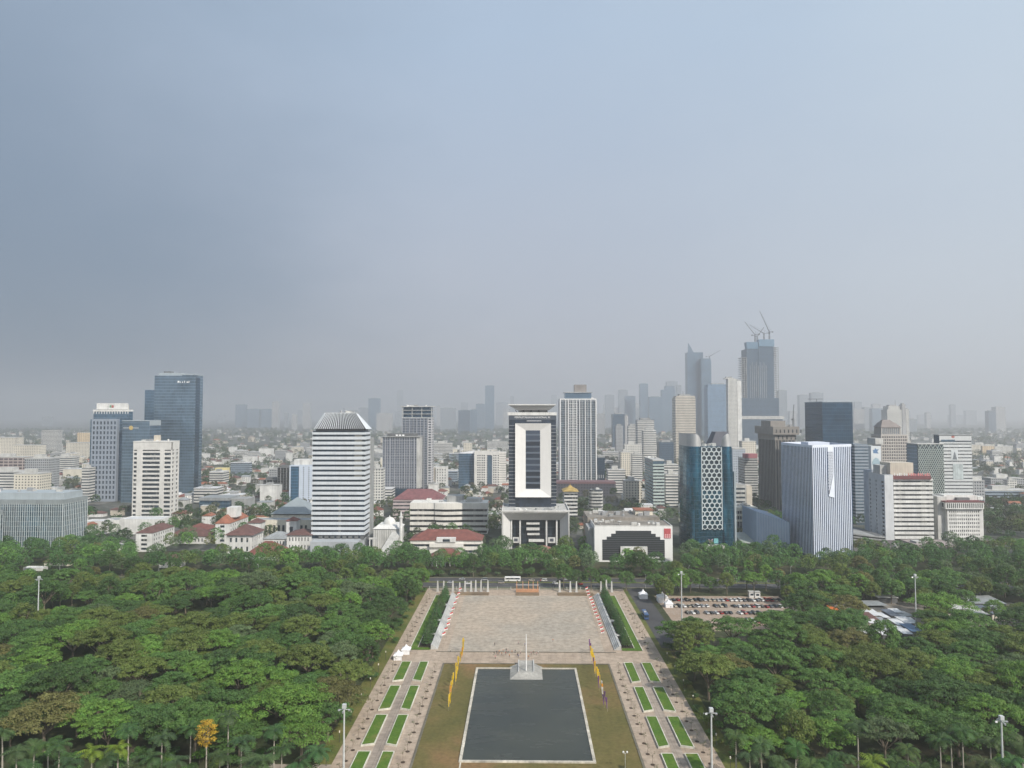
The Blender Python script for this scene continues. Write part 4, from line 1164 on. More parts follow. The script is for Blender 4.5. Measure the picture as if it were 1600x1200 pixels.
ce = (Cc+Bb)/2; mb = MB(); mb.box(ce.x-9, ce.x+9, ce.y-8, ce.y+8, zt-1.49, zt+1.6); mb.build('plant_room', MPL, r)
# pale blue annex with sloping top
x0, x1 = span(1184.5, 1226, 612, 830); za, zb = Z(800, 612, 1190), Z(815, 606, 1222)
r = thing('pleated_annex', 'pale blue annex with sloping top left of the pleated tower', 'building', ((x0+x1)/2, 620, 0)); foot(x0, x1, 600, 660)
mb = MB(); A, B = (x0,616), (x1,600)
mb.grid_faces([(*A,0),(*B,0),(x1,655,0),(x0,655,0),(*A,za),(*B,zb),(x1,655,zb+2),(x0,655,za)], [(0,1,5,4),(1,2,6,5),(2,3,7,6),(3,0,4,7),(4,5,6,7)])
mb.build('wall', wall('annex_blue', (.33,.42,.56), dirt=.06), r)
for i in range(13):
    t0 = i/13; xa, ya = x0+(x1-x0)*t0, 616-16*t0; z = za+(zb-za)*t0-.3
    mb = MB(); mb.prism([(xa,ya),(xa+.9,ya-1.1),(xa+1.3,ya-.5)], 1, z, 0); mb.build('fin', wall('annex_fin', (.42,.50,.62), dirt=.05), r)
clutter(r, x0+2, x1-2, 625, 650, min(za,zb)+.5, 8, 2, (1, 3), [M_WHITE, M_CONC])
D = 640; x0, x1 = span(1148, 1199, D, 838)
r = root_of('low_canopy', 'low pale green canopy roof between honeycomb and pleated towers', 'building', x0, x1, D-20, D+10)
mb = MB(); za = Z(834, D); mb.grid_faces([(x0,D-22,za-3.2),(x1+3,D-22,za-4.6),(x1,D+10,za),(x0,D+10,za+.4),(x0,D-22,za-3.9),(x1+3,D-22,za-5.3),(x1,D+10,za-.7),(x0,D+10,za-.3)], [(0,1,2,3),(4,7,6,5),(0,4,5,1),(1,5,6,2),(2,6,7,3),(3,7,4,0)]); mb.build('roof', wall('pale_green_roof', (.40,.44,.40), .5), r)
block(r, 'wall', x0+1, x1-1, D-18, D+9, 0, za-5.4, M_GREY)

# white striped office with sign on a maroon parapet
D = 655; x0, x1 = span(1397, 1458.6, D, 790); dep = 30
r = root_of('ribbon_office', 'white ribbon-window office with maroon parapet and rooftop sign', 'office tower', x0, x1, D, D+dep)
zb, zt = Z(842, D, 1430), Z(751, D, 1430)
block(r, 'glazing', x0+.6, x1-.6, D+.6, D+dep, 8, zt+1, glass('ribbon_glass', (.03,.035,.045), 2.5, 60, None, metal=.12, var=.5, blinds=.14))
bands(r, x0, x1, D, D+dep, zb, zt, 13, .40, M_WHITE, 0)
M_MAROON = wall('maroon_parapet', (.17,.06,.065))
q0, q1 = span(1393, 1455, D-1, 745); block(r, 'maroon_parapet', q0, q1, D-1, D+dep, Z(749, D, 1420), Z(743.5, D, 1420), M_MAROON)
for i in range(16):
    xx = X(1397,D,740) + i*2.1; hh = (2.6, 1.9, 2.6, 2.3)[i % 4]
    block(r, 'sign_letter', xx, xx+(1.3 if i % 3 else .6), D-.6, D-.3, Z(743.4,D,1420), Z(743.4,D,1420)+hh, plain('sign_mix', (.6,.22,.22)) if i > 5 else M_WHITE)
x2, x3 = span(1383, 1396.5, D-2, 790); sh = Shell(r, x2, x3, D-2, D+28, 0, Z(743,D,1390), wall('pale_side_wall', (.60,.62,.64), dirt=.12), M_DARKWIN, cap=60, reveal=.5)
sh.face('l', [(.06,.12),(.44,.50),(.80,.94)], reg(15, .03, .93, .5)); sh.close(.8)
bz0 = Z(741, D+8, 1410); block(r, 'plant_room', X(1391,D+8,730), X(1427,D+8,730), D+8, D+dep-3, zt+1, Z(723,D+8,1410), M_BEIGE)
block(r, 'plant_room', X(1375,D+14,730), X(1391,D+14,730), D+14, D+dep-3, zt, Z(727,D+14,1380), M_CONC)
clutter(r, X(1428,D,740), x1-1, D+4, D+dep-4, zt+2.2, 5, 6, (1, 2.6))
# white office with rows of slit windows
D = 665; x0, x1 = span(1480.5, 1536.5, D, 810); dep = 26
r = root_of('slit_window_office', 'white office with rows of slit windows and jutting top storey', 'office tower', x0, x1, D, D+dep)
zt = Z(795, D, 1505)
sh = Shell(r, x0, x1, D, D+dep, 0, zt, M_WHITE, M_DARKWIN, cap=105, reveal=.5)
sh.face('f', reg(15, .04, .90, .52), [(a*.97, b*.97) for a, b in reg(8, .02, 1.0, .52)])
sh.face('l', reg(3, .1, .9, .4), reg(8, .02, .97, .52)); sh.close(0)
z2 = Z(785, D-2, 1505); t0, t1 = span(1477.5, 1537.5, D-2, 790)
sh = Shell(r, t0, t1, D-2, D+dep+1, zt, z2, M_WHITE, M_DARKWIN, cap=20, reveal=.5); sh.face('f', reg(18, .02, .98, .55), [(.15,.85)]); sh.face('l', reg(4, .05, .95, .5), [(.15,.85)]); sh.close(0)
block(r, 'maroon_cornice', t0-.4, t1+.3, D-2.4, D+dep+1.4, z2, z2+1.1, M_MAROON)
for a, b, c in ((1475,1521,773.5),(1492,1512,777),(1521,1527,774),(1528,1536,776)):
    q0, q1 = span(a, b, D+8, 780); block(r, 'plant_room', q0, q1, D+8 if a != 1492 else D+5, D+20, z2+1.1, Z(c,D+8,1500), M_WHITE if a != 1492 else M_DGREY)
q0, q1 = span(1465.5, 1480, D+4, 810); block(r, 'stair_core', q0, q1, D+4, D+dep, 0, Z(776,D+4,1470), M_CONC)
q0, q1 = span(1459.5, 1465, D+9, 810); block(r, 'rear_link', q0, q1, D+9, D+dep, 0, Z(774,D+9,1462), M_GREY)
# dark podium and terraces in front of both
D = 596; x0, x1 = span(1388, 1499, D, 860)
r = root_of('dark_podium', 'dark brown flat-roofed podium below the ribbon-window office', 'building', x0, x1, D, D+40)
block(r, 'wall', x0+1.5, x1-1.5, D+1.5, D+39, 0, Z(860,D), wall('dark_brown', (.055,.045,.045)))
block(r, 'roof', x0, x1, D, D+40, Z(860,D), Z(855.5,D), wall('brown_fascia', (.12,.10,.10)))
block(r, 'roof_terrace', X(1430,D+12,850), X(1497,D+12,850), D+8, D+36, Z(855.5,D), Z(853,D), wall('pink_grey_terrace', (.34,.29,.28)))
block(r, 'skylight', X(1436,D+12,848), X(1450,D+12,848), D+16, D+26, Z(853,D), Z(850,D), M_CONC)
clutter(r, x0+3, x0+25, D+4, D+34, Z(855.5,D), 6, 3, (.6, 1.6))
low('tiled_hall', 'long brown-tiled hall right of the slit-window office', 1503, 1608, 858, 640, 24, 845, M_CREAM, M_ROOFBROWN, nx=16)
x0, x1 = span(1332, 1384, 640, 840)
r = root_of('terraced_carpark', 'grey terraced car park of slanting decks behind the pleated tower', 'car park', x0, x1, 640, 690)
for i in range(4):
    mb = MB(); z = .5+i*2.4; mb.grid_faces([(x0,640,z+2.0),(x1,640,z-1.2),(x1,690,z-1.2),(x0,690,z+2.0),(x0,640,z+3.1),(x1,640,z-.1),(x1,690,z-.1),(x0,690,z+3.1)], [(0,3,2,1),(4,5,6,7),(0,1,5,4),(1,2,6,5),(2,3,7,6),(3,0,4,7)]); mb.build('deck', M_GREY, r)
block(r, 'core', x0+1, x1-1, 642, 688, 0, 8.5, M_DGREY)
# ------------------------------------------------------------------ towers behind the front row
M_BLUEG = glass('blue_curtain_glass', (.115,.19,.27), 2.0, 4.0, (.10,.15,.20), .05, .12, metal=.6, rough=.12, var=.16, wob=.015)
M_BLUEG2 = glass('steel_blue_glass', (.15,.225,.30), 2.4, 4.2, (.13,.18,.23), .06, .18, metal=.6, rough=.14, var=.16, wob=.015)
M_NAVY = glass('navy_glass', (.035,.08,.135), 2.2, 4.0, (.06,.08,.10), .05, .07, metal=.6, rough=.1, var=.14, wob=.012)
# A: tower with pale window grid
D = 948; x0, x1 = span(139.5, 184, D, 720); dep = 16
r = root_of('grid_tower', 'blue office tower with pale punched window grid and white roof sign', 'office tower', x0, x1+18, D, D+dep)
zt = Z(655, D, 160); zu = Z(643, D, 175)
q1 = X(200, D+6, 700)
block(r, 'curtain_wall', x0+.5, q1, D+6, D+dep, 0, zu, M_BLUEG)
sh = Shell(r, x0+2, x1-2, D, D+5.9, 0, zt, wall('lilac_panel', (.27,.31,.37), dirt=.08), glass('slate_window', (.06,.085,.12), 3, 6.6, None, metal=.3), cap=90, reveal=.6)
sh.face('f', reg(7, .02, .98, .52), reg(16, .02, .985, .62)); sh.close(.4)
block(r, 'curtain_wall', x0, x0+1.95, D+.3, D+5.99, 0, zt-.3, M_BLUEG)
block(r, 'cornice', x0-.2, q1+.5, D+5.4, D+dep+.4, zu, zu+2.6, M_WHITE)
for i in range(14):
    xx = x0+1 + (q1-x0-2)*i/13; block(r, 'cornice_fin', xx-.5, xx+.5, D+5.5, D+5.99, zu-3.0, zu-.01, M_WHITE)
s0, s1 = span(151, 200, D+9, 634); z0_, z1_ = zu+2.6, Z(630, D+10, 175)
block(r, 'roof_sign', s0, s1, D+9, D+10, z0_+.5, z1_, M_WHITE); block(r, 'plant_room', s0+1, s1-1, D+10.1, D+dep-3, zu+2.6, z1_-2, M_CREAM)
e0 = X(174, D+9, 634); mb = MB(); mb.lathe((e0, D+8.9, (z0_+z1_)/2), [(1.6,-.1),(1.6,.1)], 12); 
block(r, 'sign_emblem', e0-2.2, e0, D+8.8, D+8.99, (z0_+z1_)/2-1.6, (z0_+z1_)/2+1.6, plain('emblem_green', (.15,.3,.18))); block(r, 'sign_emblem', e0+.4, e0+3.2, D+8.8, D+8.99, (z0_+z1_)/2-1.8, (z0_+z1_)/2+1.6, plain('emblem_red', (.4,.12,.1)))
# B: glass slab with gold emblem
D = 938; x0, x1 = span(190, 232.5, D, 720); dep = depth_to(x1, D, 247.5)
r = root_of('emblem_tower', 'blue glass slab with golden round emblem near its top', 'office tower', x0, x1, D, D+dep)
zt = Z(658, D, 215)
block(r, 'curtain_wall', x0, x1, D, D+dep, 0, zt, M_BLUEG2)
block(r, 'side_frame', x1+.01, x1+.4, D, D+dep, Z(665,D,215), zt+.9, wall('blue_grey_panel', (.36,.41,.44)))
block(r, 'cornice', x0-.3, x1, D-.4, D+dep, zt, zt+1.0, wall('blue_grey_panel', (.36,.41,.44)))
e0, ez = X(205, D, 668), Z(668.5, D, 205)
mb = MB(); 
mb.grid_faces([(e0+2.9*cos(2*pi*k/16), D-.5, ez+2.9*sin(2*pi*k/16)) for k in range(16)] , [tuple(range(16))]); em = mb.build('emblem', plain('gold_leaf', (.75,.55,.22), .4, .4), r)
mb = MB(); mb.box(e0-10.5, e0-2.6, D-.5, D-.1, ez-.7, ez+.5); mb.box(e0+2.6, e0+10, D-.5, D-.1, ez-.8, ez+.5); mb.build('emblem_bar', plain('emblem_silver', (.5,.53,.56), .4, .3), em)
# C: white modernist tower
D = 795; x0, x1 = span(207, 267, D, 750); dep = depth_to(x1, D, 278)
r = root_of('white_tower', 'tall white concrete tower with dark strip windows between broad piers', 'office tower', x0, x1, D, D+dep)
zt = Z(691, D, 240); zb = Z(806, D, 240)
W = wall('warm_white', (.66,.65,.62), dirt=.12)
block(r, 'glazing', x0+.8, x1-.8, D+1.0, D+dep-1, 0, zt-1, M_DARKWIN)
fhh = (zt-zb-9)/15.0
def pier(a, b, y0_, y1_): block(r, 'pier', a, b, y0_, y1_, zb, zt, W)
fx = lambda t: x0+(x1-x0)*t
for a, b in ((0,.015),(.10,.245),(.70,.815),(.985,1.0)): pier(fx(a), fx(b), D, D+2.0)
for i in range(16):
    z = zb+2+i*fhh
    for a, b, fr in ((.015,.10,.45),(.245,.70,.42),(.815,.985,.45)):
        block(r, 'spandrel', fx(a)+.003, fx(b)-.003, D+.3, D+1.6, z, z+fhh*fr, W)
block(r, 'crown', x0, x1, D-.003, D+dep, zt-8.5, zt-.003, W)
block(r, 'crown_cap', x0-.2, x1+.2, D-.3, D+dep+.3, zt, zt+1.2, wall('warm_white', (.66,.65,.62)))
for k in range(3):
    y_ = D+dep*k/2; block(r, 'pier', x1-.79, x1+.1, max(D+2.01,y_-2.5), min(D+dep,y_+2.5)-.01, zb, zt-.01, W)
for i in range(16): block(r, 'spandrel', x1-.9, x1-.05, D+2.02, D+dep-.1, zb+2+i*fhh, zb+2+i*fhh+fhh*.45, W)
block(r, 'base', x0+3, x1-1, D+2.2, D+dep-2, 0, zb+1, glass('deep_blue_glass', (.05,.12,.20), 2, 4))
q0, q1 = span(240.5, 248, D+8, 686); block(r, 'lift_mast', q0, q1, D+8, D+13, zt+1.2, Z(680, D+8, 244), M_BEIGE)
clutter(r, x0+2, x1-3, D+3, D+dep-4, zt+1.2, 8, 5, (.8, 1.8))
# D: tall blue glass tower
D = 1000; x0, x1 = span(225, 303, D, 680); 
r = root_of('tall_blue_tower', 'tallest blue glass tower on the left with stepped shoulder and dark corner slot', 'office tower', x0, x1, D, D+24)
dep = depth_to(x1, D, 313.5)
block(r, 'shoulder', x0, X(241,D,640), D, D+dep-2, 0, Z(609.5, D, 233), M_BLUEG)
block(r, 'curtain_wall', X(241,D,640)+.01, X(284,D,640), D-.8, D+dep, 0, Z(587, D, 262), M_BLUEG2)
block(r, 'curtain_wall', X(284,D,640)+.01, x1, D-.3, D+dep, 0, Z(586, D, 295), M_BLUEG2)
q0, q1 = span(250, 284.5, D+8, 590); block(r, 'plant_room', q0, q1, D+4, D+dep-2, Z(587, D, 262), Z(582.5, D+6, 262), wall('blue_grey_panel', (.36,.41,.44)))
q0, q1 = span(256, 266, D+10, 580); block(r, 'lift_house', q0, q1, D+10, D+20, Z(582.5, D+6, 262), Z(580.2, D+10, 262), M_DGREY)
block(r, 'dark_slot', x1+.005, x1+.25, D+dep*.12, D+dep*.62, 0, Z(590, D, 306), M_NAVY)
block(r, 'roof_edge', X(284,D,590), x1+.3, D-.5, D+dep+.2, Z(586,D,298)+.01, Z(584.6,D,298), wall('blue_grey_panel', (.36,.41,.44)))
lm = plain('sign_white', (.85,.85,.85))
for i, w in enumerate((2.4, 1.2, 1.4, .9, 2.6, .8)):
    xx = X(278, D, 596) + i*3.2; block(r, 'sign_letter', xx, xx+w, D-1.2, D-.85, Z(598,D,288), Z(598,D,288)+(2.6 if i in (0,3,5) else 1.6), lm)
# yellow hotel
D = 1250
x0, x1 = span(329, 353, D, 745)
r = root_of('yellow_hotel', 'bright yellow slab hotel with rows of small windows', 'hotel', x0, x1, D, D+18)
sh = Shell(r, x0, x1, D, D+18, 0, Z(736.5, D, 340), wall('yellow_paint', (.72,.62,.30), dirt=.1), M_DARKWIN, cap=60); sh.face('f', reg(7,.04,.96,.5), reg(7,.04,.95,.4)); sh.close(.6)
block(r, 'upper_storey', X(334.5,D,735), x1, D+3, D+16, Z(736.5,D,340), Z(731.5,D,340), wall('yellow_paint', (.72,.62,.30)))
# concrete frame under construction
D = 1020; x0, x1 = span(433, 452, D, 760); x2 = X(411, D+6, 760)
r = root_of('concrete_frame', 'unfinished dark concrete frame building with open floors', 'building', x2, x1, D, D+30)
for (a, b, top, yy) in ((x0, x1, Z(729, D, 440), D), (x2, x0, Z(748, D, 420), D+6)):
    nfl = int(top/3.6)
    for i in range(nfl+1): block(r, 'floor_slab', a, b-.01, yy, yy+22, i*3.6, i*3.6+.5, M_DGREY)
    ncol = max(3, int((b-a)/4))
    for k in range(ncol+1):
        xx = a + (b-a-.6)*k/ncol; block(r, 'column', xx, xx+.55, yy+.02, yy+21, .01, nfl*3.6, M_GREY if k % 2 else M_DGREY)
    block(r, 'core', a+1, b-1, yy+8, yy+20, .01, nfl*3.6+3, M_DGREY)
# blue and white block beside it
D = 950; x0, x1 = span(452, 487.5, D, 760)
r = root_of('blue_panel_block', 'white block with tall blue glass strip left of the striped tower', 'building', x0, x1+10, D, D+30)
zt = Z(727, D, 470); xm = X(467, D, 750)
sh = Shell(r, xm, x1+12, D, D+30, 0, zt, M_BLUEWHITE, M_DARKWIN, cap=80); sh.face('f', [(.18,.23),(.42,.47),(.62,.66),(.86,.9)], reg(17, .03, .97, .45)); sh.close(.8)
block(r, 'glass_strip', x0+1.8, xm-.4, D+.1, D+28, 0, zt-1.5, glass('bright_blue_glass', (.06,.17,.30), 2.2, 4, (.1,.2,.3), .05, .1, metal=.5))
block(r, 'frame', x0, x0+1.7, D-.2, D+28, 0, zt, M_BLUEWHITE); block(r, 'frame', x0+1.71, xm-.01, D-.2, D+28, zt-1.49, zt, M_BLUEWHITE)
block(r, 'plant_room', X(457.5,D,722), X(482,D,722), D+5, D+22, zt+.1, Z(718, D+5, 470), M_WHITE)
# hotel pair
M_HTG = facade('hotel_front_glass', (.20,.22,.26), (.04,.06,.085), 2.1, 3.5, .62, .68, .3, .2)
M_RIB = wall('rib_concrete', (.38,.39,.42), dirt=.1)
D = 985; x0, x1 = span(597.5, 651, D, 730); 
r = root_of('ribbed_hotel', 'dark ribbed hotel slab with flat overhanging roof', 'hotel', x0, x1+4, D, D+26)
zt, zb = Z(683, D, 625), Z(763, D, 625)
block(r, 'wall', x0, x1, D, D+26, zb, zt, M_HTG)
for i in range(15):
    xx = x0 + (x1-x0-.5)*i/14; block(r, 'rib', xx, xx+(.9 if i % 2 else .5), D-.6, D-.01, zb, zt, M_RIB)
for k in range(7):
    z = zb + (zt-zb)*(k+.5)/7; block(r, 'ledge', x0, x1, D-.3, D-.012, z, z+.3, M_RIB)
block(r, 'overhang', x0-2, x1+5, D-2, D+27, zt, zt+1.2, M_GREY)
block(r, 'plant_room', x0+6, x1-1, D+2, D+22, zt+1.2, Z(677.5, D+2, 625), M_DGREY)
block(r, 'podium', x0-1, x1+1, D-2, D+30, 0, zb-.01, M_NAVY)
block(r, 'side_wall', x1+.01, x1+4.5, D-.2, D+24, zb, zt-.01, M_CONC)
for i in range(3): block(r, 'sign_letter', X(618,D,680)+i*4.5, X(618,D,680)+i*4.5+3, D+1.5, D+1.9, Z(681.3,D,620), Z(679,D,620), lm)
D = 1012; x0, x1 = span(628, 674.5, D, 700); dep = 24
r = root_of('ribbed_tower', 'taller grey ribbed hotel tower behind the dark slab with terraced crown', 'hotel', x0, x1, D+27, D+27+dep)
zt = Z(654, D, 650); D += 0
block(r, 'wall', x0, x1-6, D+1, D+dep, 0, zt, M_HTG)
block(r, 'corner_bay', x1-6, x1, D, D+dep, 0, zt+.01, facade('corner_bay_wall', (.5,.5,.52), (.06,.08,.10), 6.5, 3.6, .55, .6))
for i in range(8):
    xx = x0 + (x1-6-x0)*i/7; block(r, 'rib', xx-.35, xx+.35, D+.3, D+.99, 0, zt, M_RIB)
for k in range(3):
    z = zt + 1 + k*5.2
    block(r, 'terrace', x0-.3, x1+.4, D-.4, D+dep+.2, z, z+.8, M_CONC); block(r, 'crown_wall', x0+1.5, x1-1.5, D+1.5, D+dep-1, z+.8, z+5.19, M_NAVY)
    for q in range(4): xx = x0 + (x1-x0-1)*q/3; block(r, 'crown_column', xx, xx+.8, D, D+.8, z+.8, z+5.19, M_CONC)
block(r, 'roof_slab', x0-2.5, x1+2.5, D-2, D+dep+1, zt+16.6, zt+17.6, M_CONC)
clutter(r, x0+1, x1-2, D+2, D+dep-4, zt+17.6, 9, 11, (.8, 2))
# white slab with punched windows and blue wing
D = 1110; x0, x1 = span(741, 776, D, 730); 
r = root_of('punched_block', 'white office slab with dark central glass strip and small square windows', 'building', x0, x1+22, D, D+24)
zt = Z(706.5, D, 765); xa, xb = span(761.5, 769, D, 730)
sh = Shell(r, x0, x1+4, D, D+24, 0, zt, wall('warm_white', (.66,.65,.62), dirt=.12), M_DARKWIN, cap=95); w_ = x1+4-x0
sh.face('f', [(.12,.175),(.20,.255),(.295,.35),(.375,.43),(.50,.69),(.76,.81),(.84,.89),(.94,.985)], [(.06,.075)]+reg(13,.10,.94,.5)); sh.close(1.2)
block(r, 'glass_strip', xa, xb, D-.2, D-.005, Z(758,D,765), zt-5, M_BLUEWIN)
x2 = X(790.5, D+4, 730)
block(r, 'side_wing', x1+4.01, x2, D+3, D+24, 0, zt-.4, facade('white_step_wall', (.7,.68,.64), (.3,.3,.3), 50, 3.6, 1.0, .22))
clutter(r, x0+1, x2-2, D+4, D+22, zt+.1, 8, 4, (.8, 2))
D = 1120; x0b, x1b = span(716.5, 740.8, D, 730)
r = root_of('blue_wing', 'deep blue glass block joined to the white punched office slab', 'building', x0b, x1b, D, D+26)
block(r, 'curtain_wall', x0b, x1b, D, D+26, 0, Z(708.5,D,730), glass('deep_blue_glass', (.05,.12,.20)))
mb = MB(); z = Z(708.5,D,730); mb.grid_faces([(x0b,D,z+.01),(x1b,D,z+.01),(x1b,D+26,z+.01),(x0b,D+26,z+.01),(x1b,D+2,z+3.4),(x1b,D+26,z+3.4)], [(0,1,4),(0,4,5,3),(2,3,5),(1,2,5,4)]); mb.build('sloping_roof', M_ROOFWHITE, r)
D = 1080; x0, x1 = span(676.5, 698.5, D, 745)
r = root_of('hexagon_block', 'small white block with scattered hexagon windows beside the ribbed hotels', 'building', x0, x1, D, D+18)
sh = Shell(r, x0+4, x1, D, D+18, 0, Z(730,D,690), M_WHITE, M_DARKWIN, cap=40); sh.face('f', reg(4,.06,.94,.35), reg(8,.05,.95,.55)); sh.close(.5)
block(r, 'side_wing', x0, x0+3.99, D+2, D+18, 0, Z(731,D,690), M_BEIGE)
# white-ribbed tower right of the library
D = 1150; x0, x1 = span(875, 931.5, D, 680); dep = 40
r = root_of('white_ribbed_tower', 'tall glass tower gridded by bright white ribs, right of the library tower', 'office tower', x0, x1, D, D+dep)
zt = Z(625, D, 900); zb = Z(752, D, 900)
block(r, 'glazing', x0, x1, D, D+dep, 0, zt-1, glass('ribbed_tower_glass', (.085,.115,.145), 2.6, 3.7, (.30,.32,.34), .0, .17, metal=.3, rough=.15, var=.35))
WR = wall('bright_white', (.80,.80,.79), dirt=.04)
for t, w in ((0,1.4),(.145,.9),(.225,1.3),(.345,.7),(.375,.6),(.455,1.2),(.535,1.2),(.69,1.2),(.845,1.2),(.985,1.6)):
    xx = x0+(x1-x0)*t; block(r, 'rib', xx, xx+w, D-1.2, D-.01, 0, zt+.5, WR)
for t in (.19,.29,.41,.61,.77): xx = x0+(x1-x0)*t; block(r, 'thin_rib', xx, xx+.4, D-.6, D-.01, 0, zt, WR)
block(r, 'parapet', x0-.2, x1+.2, D-1.25, D+dep, zt+.51, zt+2.2, WR)
for k in range(32):
    z = 8+ (zt-10)*k/32; block(r, 'ledge', x0+(x1-x0)*.225, x0+(x1-x0)*.455, D-1.0, D-.02, z, z+.55, WR)
for y_ in (0, 10, 20, 30): block(r, 'rib', x0-1.2, x0-.01, D+y_, D+y_+1.2, 0, zt, WR)
q0, q1 = span(883, 924, D+6, 620); z1_ = Z(613.5, D+6, 900)
block(r, 'crown', q0, q1, D+6, D+dep-4, zt, z1_, M_BLUEG); block(r, 'crown_slab', q0-1.5, q1+1.5, D+4, D+dep-2, z1_, z1_+1, M_CONC)
q0, q1 = span(897.5, 916.5, D+10, 607); block(r, 'plant_room', q0, q1, D+10, D+26, z1_+1, Z(601, D+10, 900), wall('taupe', (.25,.23,.22)))
clutter(r, x0+1, x0+9, D+3, D+12, zt+.6, 3, 3, (.8, 2)); clutter(r, x1-9, x1-1, D+3, D+20, zt+.6, 4, 5, (1.5, 4))
D = 1180; x0, x1 = span(933, 945, D, 730)
r = root_of('dark_annex', 'dark blue block close behind the white-ribbed tower', 'building', x0, x1, D, D+24); block(r, 'curtain_wall', x0, x1, D, D+24, 0, Z(715,D,940), M_NAVY); block(r, 'roof', x0+1, x1-1, D+1, D+22, Z(715,D,940), Z(712,D,940), M_GREY)
for i in range(4): xx = x0+1+i*3.0; block(r, 'white_fin', xx, xx+.5, D-.3, D-.01, Z(747,D,940), Z(742,D,940), WR)
D = 1010; x0, x1 = span(866, 962, D, 770)
r = root_of('long_brown_block', 'long dark brown block with reddish roof edge behind the gold-roofed house', 'building', x0, x1, D, D+30)
block(r, 'wall', x0, x1, D, D+30, 0, Z(756,D,900), facade('brown_block_wall', (.075,.075,.09), (.04,.05,.07), 4, 4, .5, .5)); block(r, 'roof_edge', x0-.3, x1+.3, D-.3, D+30, Z(756,D,900), Z(753,D,900), wall('plum_edge', (.16,.09,.10)))
# gold-roofed and rounded small offices
D = 790; x0, x1 = span(881.5, 902.5, D, 780)
r = root_of('gold_roof_office', 'small white banded office with tiered golden roof', 'building', x0, x1, D, D+50)
zt = Z(771,D,890); block(r, 'glazing', x0+.4, x1-.4, D+.4, D+24, 0, zt, M_DARKWIN)
bands(r, x0, x1, D, D+25, zt-24, zt, 6, .55, M_WHITE, 0)
mg = tiles('gold_roof', (.42,.30,.10)); mb = MB(); mb.frustum((x0-1.5,x1+1.5,D-1.5,D+26), zt+2.1, (x0+4,x1-4,D+6,D+18), zt+5.4); rf = mb.build('roof', mg, r)
mb = MB(); c = (x0+x1)/2; mb.frustum((x0+4,x1-4,D+6,D+18), zt+5.401, (c-1.2,c+1.2,D+11,D+13), zt+7.6); mb.build('upper_roof', mg, rf)
mb = MB(); mb.lathe((c,D+12,zt+7.6), [(.8,0),(.6,.8),(.2,1.4),(.05,3.4)], 8); mb.build('finial', mg, rf)
D = 800; x0, x1 = span(921, 943, D, 780); c = (x0+x1)/2
r = root_of('rounded_office', 'small grey office with rounded corners and white roof clutter', 'building', x0, x1, D, D+18)
zt = Z(766,D,930); w = (x1-x0)/2
def rr(o): return [(c+(w-o)*math.copysign(abs(cos(a))**.5, cos(a)), D+9+(9-o)*math.copysign(abs(sin(a))**.5, sin(a))) for a in [2*pi*k/20 for k in range(20)]]
mb = MB(); mb.prism(rr(.5), 0, zt); mb.build('glazing', M_DARKWIN, r)
for i in range(6):
    mb = MB(); mb.prism(rr(0), zt-21.5+i*3.6, zt-19.6+i*3.6); mb.build('spandrel', M_CONC, r)
clutter(r, x0+2, x1-3, D+3, D+15, zt+.4, 5, 8, (1.2, 2.6), [M_WHITE])
# green-white banded tower
D = 850; x0, x1 = span(1020.5, 1038, D, 750); dep = depth_to(x0, D, 1005.5)
r = root_of('green_band_tower', 'slim tower with pale green bands and dark corner left of the honeycomb tower', 'office tower', x0, x1, D, D+dep)
zt = Z(719,D,1025); block(r, 'glazing', x0+.3, x1-.3, D+.3, D+dep-.3, 0, zt, M_DARKWIN)
bands(r, x0, x1, D, D+dep, 6, zt-6.5, 13, .45, wall('pale_green', (.47,.55,.53), dirt=.1), 0); block(r, 'crown', x0+.1, x1-.1, D+.1, D+dep, zt-4.4, zt-1, M_BLUEWIN); block(r, 'roof', x0-.3, x1+.3, D-.3, D+dep+.3, zt-.99, zt+.5, M_CONC)
clutter(r, x0+1, x1-1, D+4, D+dep-4, zt+.5, 6, 6, (1,2.6))
# brown tower with overhanging head
D = 880; x0, x1 = span(1212, 1243, D, 730); dep = depth_to(x0, D, 1182)
r = root_of('overhang_tower', 'brown-grey tower with heavy overhanging head storeys', 'office tower', x0, x1, D, D+dep)
zt = Z(673,D,1220); zk = Z(688,D,1220); BR = wall('brown_grey', (.27,.25,.23), dirt=.12)
block(r, 'glazing', x0+.3, x1, D+.3, D+dep, 0, zk, glass('brown_tower_glass', (.085,.095,.105), 2.2, 3.6, None, metal=.3, var=.25))
for t in (0,.12,.3,.5,.62,.8,.97): xx = x0+(x1-x0)*t; block(r, 'pier', xx, xx+1.1, D-.4, D+.29, 0, zk, BR)
for k in range(12): y_ = D+1.5+(dep-3)*k/11; block(r, 'pier', x0-.5, x0+.29, y_-.4, y_+.4, 0, zk, BR)
block(r, 'neck', x0-.6, x1+.6, D-.5, D+dep, zk, Z(679,D,1220), BR)
for i in range(5): q = x0+3+i*5.2; block(r, 'neck_window', q, q+1.6, D-.62, D-.51, zk+1, Z(681,D,1220), M_DARKWIN)
hx = x0-3.6
block(r, 'head', hx, x1+4, D-3.5, D+dep+3, Z(679,D,1220)+.01, Z(666.5,D,1220), BR)
for i in range(7): q = hx+3+i*5.0; block(r, 'head_window', q, q+1.5, D-3.62, D-3.51, Z(676,D,1220), Z(671,D,1220), M_DARKWIN)
q0, q1 = span(1203, 1226, D+10, 660); block(r, 'plant_room', q0, q1, D+8, D+dep-20, Z(666.5,D,1220), Z(657.5,D+8,1220), BR); clutter(r, q1, x1+2, D, D+dep, Z(666.5,D,1220), 6, 7, (1,3))
